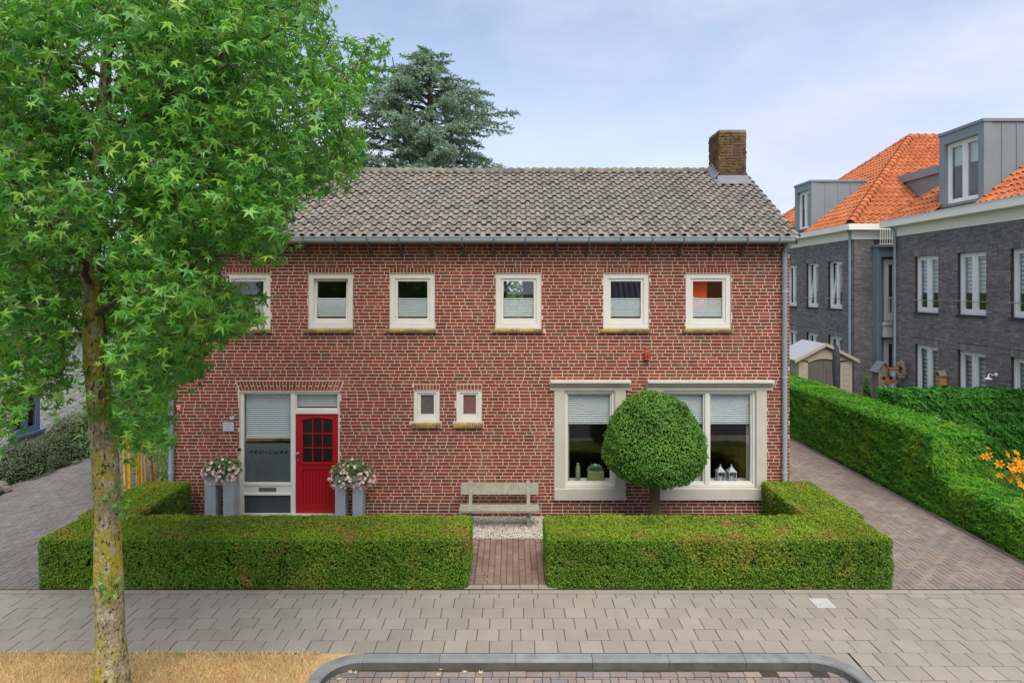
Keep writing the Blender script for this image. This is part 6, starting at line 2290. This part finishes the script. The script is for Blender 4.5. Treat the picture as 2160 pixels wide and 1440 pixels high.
MB().tube([(X2 - 0.07, Y2 + 0.12, 0), (X2 - 0.07, Y2 + 0.12, 6.95), (X2 - 0.18, Y2 + 0.05, 7.1)], 0.05, 10).build('downpipe', m_pipe, apf, smooth=True)
# blue-grey stair tower between the blocks with its glazed doors and balustrades
yp = Y2 - 0.12
tw = MB().box(14.05, 14.22, yp - 0.18, yp + 0.1, 0, 6.42).box(14.22, 16.4, yp - 0.18, yp + 0.1, 6.05, 6.42).box(14.22, 16.4, yp, yp + 0.1, 0, 6.05).build('stair_tower', m_dzinc2, apf)
MB().box(13.98, 16.4, yp - 0.28, yp + 0.1, 6.425, 6.52).build('tower_cap', m_dzinc2, tw)
for xa in (14.13,):
    MB().box(xa - 0.012, xa + 0.012, yp - 0.2, yp - 0.181, 0, 6.4).build('panel_joint', m_dzinc, tw)
xd0, xd1 = 14.42, 15.25


def tower_door(z0, z1):
    f = MB()
    rect_frame(f, (0, yp, 0), UX, NY, xd0, xd1, z0, z1, 0.08, 0.08, 0.1, 0.08, 0.002, 0.06)
    f = f.build('tower_door', m_white, tw)
    for a, b in ((xd0 + 0.085, (xd0 + xd1) / 2 - 0.005), ((xd0 + xd1) / 2 + 0.005, xd1 - 0.085)):
        s = MB()
        rect_frame(s, (0, yp, 0), UX, NY, a, b, z0 + 0.103, z1 - 0.083, 0.09, 0.09, 0.2, 0.1, 0.004, 0.045)
        s.obox((0, yp, 0), UX, NY, ZZ, a + 0.09, b - 0.09, 0.004, 0.012, z0 + 0.3, z1 - 0.18)



tower_door(3.6, 5.94)
tower_door(0.25, 2.87)
for (z0, z1) in ((3.6, 5.94), (0.25, 2.87)):
    xm = (xd0 + xd1) / 2
    for a, b in ((xd0 + 0.085, xm - 0.005), (xm + 0.005, xd1 - 0.085)):
        s = MB()
        rect_frame(s, (0, yp, 0), UX, NY, a, b, z0 + 0.103, z1 - 0.083, 0.085, 0.085, 0.2, 0.1, 0.004, 0.045)
        s.build('door_leaf', m_white, tw)
        MB().box(a + 0.085, b - 0.085, yp - 0.012, yp - 0.006, z0 + 0.303, z1 - 0.183).build('pane', m_panelglass, tw)
MB().box(xd0 - 0.12, xd1 + 0.1, yp - 0.24, yp - 0.062, 2.95, 3.42).build('balcony_front', m_white, tw)
MB().box(xd0 - 0.16, xd1 + 0.14, yp - 0.29, yp - 0.063, 3.425, 3.5).build('balcony_ledge', m_white, tw)


def balustrade(parent, x0, x1, y, z0, z1, n):
    r = MB().box(x0, x1, y - 0.02, y + 0.02, z1 - 0.04, z1).box(x0, x1, y - 0.015, y + 0.015, z0, z0 + 0.03).build('railing', m_white, parent)
    me = None
    for k_ in range(n):
        X = x0 + (k_ + 0.5) * (x1 - x0) / n
        if me is None:
            o = MB().box(-0.009, 0.009, -0.009, 0.009, z0 + 0.031, z1 - 0.041).build('baluster', m_white, r)
            me = o.data
        else:
            o = bpy.data.objects.new('baluster', me)
            link(o, r)
        o.location = (X, y, 0)


balustrade(tw, xd0 - 0.14, xd1 + 0.1, yp - 0.26, 3.52, 4.5, 12)
balustrade(tw, 14.12, 16.3, yp - 0.22, 6.53, 7.35, 24)

# ------------------------------------------------------------------ garden things by the apartments
SHX0, SHX1, SHY0, SHY1 = 10.15, 12.25, 23.0, 24.7
sh = empty('garden_shed', ((SHX0 + SHX1) / 2, SHY0, 0), 'beige plastic garden shed with taupe arched doors', 'shed')
xm, ze, zp = (SHX0 + SHX1) / 2 - 0.02, 2.25, 2.8
b_ = MB()
b_.box(SHX0 + 0.1, SHX0 + 0.42, SHY0, SHY0 + 0.1, 0, ze)
b_.box(SHX1 - 0.52, SHX1 - 0.1, SHY0, SHY0 + 0.1, 0, ze)
b_.box(SHX0 + 0.1, SHX0 + 0.18, SHY0 + 0.1, SHY1, 0, ze)
b_.box(SHX1 - 0.18, SHX1 - 0.1, SHY0 + 0.1, SHY1, 0, ze)
b_.box(SHX0 + 0.18, SHX1 - 0.18, SHY1 - 0.08, SHY1, 0, ze)
x_l, x_r = SHX0 + 0.42, SHX1 - 0.52
arcp = [(x_l + (x_r - x_l) * k_ / 10, SHY0, 2.18 + 0.14 * math.sin(math.pi * k_ / 10)) for k_ in range(11)]
b_.prism(arcp + [(SHX1 - 0.1, SHY0, ze + 0.002), (xm, SHY0, zp - 0.08), (SHX0 + 0.1, SHY0, ze + 0.002)][0:3], (0, 0.1, 0))
b_ = b_.build('body', m_shed, sh)
for x0, x1 in ((SHX0 + 0.2, SHX0 + 0.36), (SHX1 - 0.42, SHX1 - 0.2)):
    for k_ in range(9):
        MB().box(x0, x1, SHY0 - 0.012, SHY0 - 0.001, 0.35 + k_ * 0.2, 0.52 + k_ * 0.2).build('siding_panel', m_shed, b_)
xmid = (x_l + x_r) / 2
for x0, x1 in ((x_l + 0.005, xmid - 0.004), (xmid + 0.004, x_r - 0.005)):
    pts = [(x0 + (x1 - x0) * k_ / 6, SHY0 + 0.05, 2.17 + 0.14 * math.sin(math.pi * ((x0 + (x1 - x0) * k_ / 6) - x_l) / (x_r - x_l))) for k_ in range(7)]
    d = MB().prism([(x0, SHY0 + 0.05, 0.05), (x1, SHY0 + 0.05, 0.05)] + pts[::-1], (0, 0.04, 0)).build('shed_door', m_sheddoor, sh)
    w_ = (x1 - x0 - 0.2) / 3
    for k_ in range(3):
        MB().box(x0 + 0.1 + k_ * w_ + 0.006, x0 + 0.1 + (k_ + 1) * w_ - 0.006, SHY0 + 0.036, SHY0 + 0.049, 0.2, 1.95).build('door_board', m_sheddoor, d)
rr_ = MB()
rr_.prism([(SHX0 - 0.06, SHY0 - 0.12, ze - 0.03), (xm, SHY0 - 0.12, zp), (xm, SHY0 - 0.12, zp + 0.07), (SHX0 - 0.1, SHY0 - 0.12, ze + 0.03)], (0, SHY1 - SHY0 + 0.24, 0))
rr_.prism([(xm + 0.001, SHY0 - 0.12, zp), (SHX1 + 0.06, SHY0 - 0.12, ze - 0.03), (SHX1 + 0.1, SHY0 - 0.12, ze + 0.03), (xm + 0.001, SHY0 - 0.12, zp + 0.07)], (0, SHY1 - SHY0 + 0.24, 0))
rr_ = rr_.build('roof', m_shedroof, sh)
for s, xe in ((-1, SHX0 - 0.1), (1, SHX1 + 0.1)):
    MB().prism([(xe, SHY0 - 0.14, ze - 0.07), (xe, SHY0 - 0.14, ze + 0.05), (xm, SHY0 - 0.14, zp + 0.09), (xm, SHY0 - 0.14, zp - 0.03)], (0, 0.018, 0)).build('barge_board', m_shed, sh)

PX, PY = 10.83, 21.5
pa = empty('closed_parasol', (PX, PY, 0), 'closed garden parasol under a charcoal cover in front of the shed', 'parasol')
MB().lathe([(0.3, 0.0), (0.3, 0.06), (0.08, 0.1), (0.03, 0.12)], (PX, PY, 0), 16).build('base', m_parabase, pa)
MB().tube([(PX, PY, 0.1), (PX, PY, 2.95)], 0.025, 8).build('pole', m_parabase, pa)
MB().lathe([(0.095, 0.9), (0.10, 1.1), (0.085, 1.68), (0.105, 1.74), (0.11, 1.78), (0.125, 2.0), (0.13, 2.3), (0.115, 2.65), (0.07, 2.88), (0.02, 2.97)], (PX, PY, 0), 14, 1, 0.8).build('cover', m_para, pa, smooth=True)

KX, KY2 = 13.35, 23.3
kc = empty('garden_cupboard', (KX, KY2, 0), 'narrow weathered wooden cupboard with a pitched roof by the downpipe', 'cupboard')
for k_ in range(4):
    MB().box(KX - 0.2 + k_ * 0.1, KX - 0.105 + k_ * 0.1, KY2 - 0.2, KY2 - 0.18, 0.0, 1.85).build('plank', m_wood, kc)
MB().box(KX - 0.2, KX + 0.195, KY2 - 0.178, KY2 + 0.2, 0, 1.84).build('carcass', m_wood, kc)
MB().prism([(KX - 0.2, KY2 - 0.2, 1.852), (KX + 0.2, KY2 - 0.2, 1.852), (KX, KY2 - 0.2, 2.12)], (0, 0.4, 0)).build('gable', m_wood, kc)
MB().prism([(KX - 0.27, KY2 - 0.26, 1.80), (KX, KY2 - 0.26, 2.16), (KX, KY2 - 0.26, 2.2), (KX - 0.3, KY2 - 0.26, 1.83)], (0, 0.5, 0)).prism([(KX + 0.001, KY2 - 0.26, 2.16), (KX + 0.27, KY2 - 0.26, 1.80), (KX + 0.3, KY2 - 0.26, 1.83), (KX + 0.001, KY2 - 0.26, 2.2)], (0, 0.5, 0)).build('roof', m_lead, kc)
MB().lathe([(0.07, 0), (0.07, 0.01), (0.0, 0.012)], n=10).build('heart_cutout', m_parabase, kc).matrix_basis = Matrix.Translation((KX - 0.01, KY2 - 0.2, 1.62)) @ Matrix.Rotation(R(90), 4, 'X')

for i, (px_, py_, lb) in enumerate(((1883, 786, 'pale blue hanging pot of orange flowers, the upper of two'), (1880, 812, 'pale blue hanging pot of orange flowers, the lower of two'))):
    c = P(px_, py_, 22.95)
    b = empty('flower_pot', (c.x, c.y, c.z - 0.12), lb, 'flower pot', 'pots hanging by the wooden cupboard')
    MB().lathe([(0.09, -0.12), (0.12, 0.05), (0.13, 0.05), (0.13, 0.07), (0.10, 0.07)], tuple(c), 14).build('pot', m_pot, b, smooth=True)
    MB().tube([(c.x, c.y, c.z + 0.02), (c.x - 0.05, c.y + 0.12, c.z + 0.1), (KX + 0.195, KY2 - 0.1, c.z + 0.12)], 0.012, 5).build('hanger', m_iron, b)
    k = 60
    p = np.array(c) + np.array([0, 0, 0.13]) + rng.normal(0, 1, (k, 3)) * np.array([0.10, 0.07, 0.035])
    V, Fa = blossom_np(p, np.tile(np.array([0, -0.6, 0.6]), (k, 1)), 0.026)
    np_obj('blossoms', V, [Fa], m_oflower, b, kind='stuff')
    p = np.array(c) + np.array([0, 0, 0.1]) + rng.normal(0, 1, (k, 3)) * np.array([0.13, 0.09, 0.06])
    V, Fa = leaf_quads(p, np.tile(np.array([0, -0.4, 0.6]), (k, 1)), 0.07, 0.035)
    np_obj('foliage', V, [Fa], m_begleaf, b, kind='stuff')

# wreath on the wall
wc = P(1905, 780, XB * F / (1905 - HX))
wr = empty('dried_wreath', (XB - 0.05, wc.y, wc.z), 'pale dried wreath hanging on the dark brick wall', 'wreath')
th = np.arange(25) / 24 * 2 * math.pi
MB().tube([(XB - 0.06, wc.y + 0.2 * math.cos(t), wc.z + 0.24 * math.sin(t)) for t in th], 0.035, 6, caps=False).build('ring', m_wood, wr)
k = 700
t = rng.random(k) * 2 * math.pi
p = np.column_stack([np.full(k, XB - 0.08), wc.y + 0.2 * np.cos(t), wc.z + 0.25 * np.sin(t)]) + rng.normal(0, 0.04, (k, 3)) * np.array([0.5, 1, 1.1])
p[:, 0] = np.minimum(p[:, 0], XB - 0.03)
V, Fa = leaf_quads(p, np.tile(np.array([-1.0, -0.2, 0.2]), (k, 1)), 0.09, 0.025, tilt=0.6)
np_obj('twig_leaves', V, [Fa], m_wreath, wr, kind='stuff')

# nest box
yb_ = XB * F / (1992.5 - HX)
bc = P(1992.5, 799, yb_)
bh = empty('bird_house', (XB - 0.1, yb_, bc.z - 0.2), 'small pine bird house on the dark wall between the garden doors', 'bird house')
MB().bev(XB - 0.2, XB - 0.003, yb_ - 0.11, yb_ + 0.11, bc.z - 0.2, bc.z + 0.12, 0.004).build('box', m_pine, bh)
MB().prism([(XB - 0.24, yb_ - 0.15, bc.z + 0.10), (XB - 0.24, yb_, bc.z + 0.24), (XB - 0.24, yb_ + 0.15, bc.z + 0.10), (XB - 0.24, yb_ + 0.15, bc.z + 0.13), (XB - 0.24, yb_, bc.z + 0.275), (XB - 0.24, yb_ - 0.15, bc.z + 0.13)], (0.237, 0, 0)).build('roof', m_wood, bh)
MB().box(XB - 0.205, XB - 0.201, yb_ - 0.05, yb_ + 0.05, bc.z - 0.09, bc.z - 0.06).build('entry_slot', m_parabase, bh)

# wall lamp
yl = XB * F / (2102 - HX)
lc = P(2095, 800, yl)
wlp = empty('wall_lamp', (XB - 0.1, yl, lc.z), 'white barn style lamp on a swan neck arm on the dark wall', 'lamp')
MB().lathe([(0.06, 0), (0.06, 0.02), (0.02, 0.03)], n=12).build('wall_plate', m_white, wlp).matrix_basis = Matrix.Translation((XB - 0.002, yl, lc.z + 0.14)) @ Matrix.Rotation(R(-90), 4, 'Y')
MB().tube([(XB - 0.03, yl, lc.z + 0.14), (XB - 0.14, yl, lc.z + 0.13), (XB - 0.2, yl, lc.z + 0.17), (XB - 0.24, yl, lc.z + 0.12)], 0.014, 6).build('arm', m_white, wlp)
MB().lathe([(0.02, 0.12), (0.03, 0.06), (0.11, 0.02), (0.11, 0.01), (0.05, 0.012)], (XB - 0.24, yl, lc.z), 14).build('shade', m_white, wlp, smooth=True)
MB().lathe([(0.04, 0.008), (0.045, -0.03), (0.04, -0.11), (0.0, -0.12)], (XB - 0.24, yl, lc.z), 12).build('glass_cylinder', m_glassfar, wlp, smooth=True)

mound('laurel_bush', 'small yellow green bush beside the shed', [(12.62, 22.9, 0.22, 0.22, 1.65)], 9000, 0.11, m_lilyleaf)
gb = empty('garden_bench_grey', (12.6, 22.4, 0), 'grey garden bench half hidden behind the driveway hedge', 'bench')
MB().bev(12.2, 12.95, 22.2, 22.6, 0.4, 0.45, 0.01).build('seat', m_dzinc, gb)
MB().bev(12.2, 12.95, 22.6, 22.64, 0.5, 0.86, 0.01).build('backrest', m_dzinc, gb)
MB().tube([(12.15, 22.62, 0.0), (12.15, 22.62, 0.85), (12.2, 22.62, 0.9), (12.95, 22.62, 0.9), (13.0, 22.62, 0.85), (13.0, 22.62, 0.0)], 0.02, 6).build('frame', m_lantern, gb)
for X in (12.22, 12.93):
    MB().box(X - 0.02, X + 0.02, 22.22, 22.26, 0.0, 0.398).build('leg', m_lantern, gb)

# day lilies
fl_me = None
PETAL = [(0.0, 0.0, 0.0), (0.055, 0.024, 0.06), (0.105, 0.0, 0.055), (0.055, -0.024, 0.06)]
for i, (x0, x1, y0, y1, lb, nf_) in enumerate(((10.35, 10.9, 14.4, 15.3, 'narrow clump of orange day lilies at the corner of the tall hedge', 14), (10.06, 10.85, 12.1, 13.75, 'broad clump of orange day lilies full of open flowers', 44),
                                               (10.8, 11.6, 12.6, 14.4, 'clump of orange day lilies cut by the right edge of the photo', 28))):
    lr = empty('day_lily', ((x0 + x1) / 2, (y0 + y1) / 2, 0), lb, 'flower', 'day lilies beside the low hedge')
    k = 1100
    p0 = np.column_stack([rng.uniform(x0, x1, k), rng.uniform(y0, y1, k), np.full(k, -0.05)])
    a = rng.random(k) * 6.28
    d = np.column_stack([np.cos(a), np.sin(a), np.zeros(k)])
    s_ = np.column_stack([-np.sin(a), np.cos(a), np.zeros(k)]) * 0.011
    L_ = rng.uniform(0.45, 0.8, (k, 1))
    zv = np.array([0, 0, 1.0])
    r0, r1, r2 = p0, p0 + d * L_ * 0.18 + zv * L_ * 0.72, p0 + d * L_ * 0.5 + zv * L_ * 0.98
    r3 = p0 + d * L_ * 0.8 + zv * L_ * 0.82
    V = np.stack([r0 - s_, r0 + s_, r1 - s_, r1 + s_, r2 - s_ * 0.8, r2 + s_ * 0.8, r3], 1).reshape(-1, 3)
    ix = np.arange(k)[:, None] * 7
    np_obj('strap_leaves', V, [np.concatenate([ix + np.array([0, 1, 3, 2]), ix + np.array([2, 3, 5, 4])]), ix + np.array([4, 5, 6])], m_lilyleaf, lr, kind='stuff')
    stm = MB()
    for q_ in range(nf_):
        x, y, z = random.uniform(x0, x1), random.uniform(y0, y1), random.uniform(0.85, 1.3)
        stm.tube([(x - 0.05, y, 0), (x, y, z)], 0.006, 4)
        if fl_me is None:
            V, Fq = [], []
            for j in range(6):
                t = j * math.pi / 3
                for (r_, s2, h_) in PETAL:
                    V.append((r_ * math.cos(t) - s2 * math.sin(t), r_ * math.sin(t) + s2 * math.cos(t), h_))
                Fq.append((j * 4, j * 4 + 1, j * 4 + 2, j * 4 + 3))
            o = MB().add(V, Fq).build('lily_bloom', m_lily, lr)
            fl_me = o.data
        else:
            o = bpy.data.objects.new('lily_bloom', fl_me)
            link(o, lr)
        o.location = (x, y, z)
        o.rotation_euler = (R(random.uniform(20, 80)), 0, R(random.uniform(-70, 70)))
        sc_l = random.uniform(0.75, 1.2)
        o.scale = (sc_l, sc_l, sc_l)
    stm.build('flower_stems', m_lilyleaf, lr)

# ------------------------------------------------------------------ houses across the street, seen only as reflections in the panes
op = empty('opposite_house', (8.5, -21, -0.1), 'house across the street whose dark seamed roof is mirrored in an upstairs pane', 'house')
MB().box(2.5, 11.5, -28, -21, -0.16, 3.4).build('wall', m_brick, op)
orf = MB().prism([(2.2, -20.6, 3.4), (2.2, -24.5, 7.6), (2.2, -28.4, 3.4)], (9.6, 0, 0)).build('roof', m_slate, op)
for k_ in range(22):
    x = 2.5 + k_ * 0.43
    MB().prism([(x, -20.6, 3.44), (x, -24.5, 7.64), (x, -24.5, 7.72), (x, -20.6, 3.52)], (0.04, 0, 0)).build('standing_seam', m_parabase, orf)
op = empty('opposite_house', (16, -21, -0.1), 'house across the street whose orange roof is mirrored in the last upstairs pane', 'house')
MB().box(12.5, 20, -28, -21, -0.16, 3.4).build('wall', m_whitebrick, op)
MB().prism([(12.2, -20.6, 3.4), (12.2, -24.5, 7.6), (12.2, -28.4, 3.4)], (8.2, 0, 0)).build('roof', m_orange, op)
broad_tree('opposite_tree', 'tree across the street mirrored darkly in the upstairs windows', -4.0, -16.0, 9.0, 4.2, m_bgleaf, 7000, 0.3)
broad_tree('opposite_tree', 'second tree across the street mirrored beside the dark roof', -13.0, -18.0, 10.0, 4.6, m_bgleaf, 7000, 0.3)
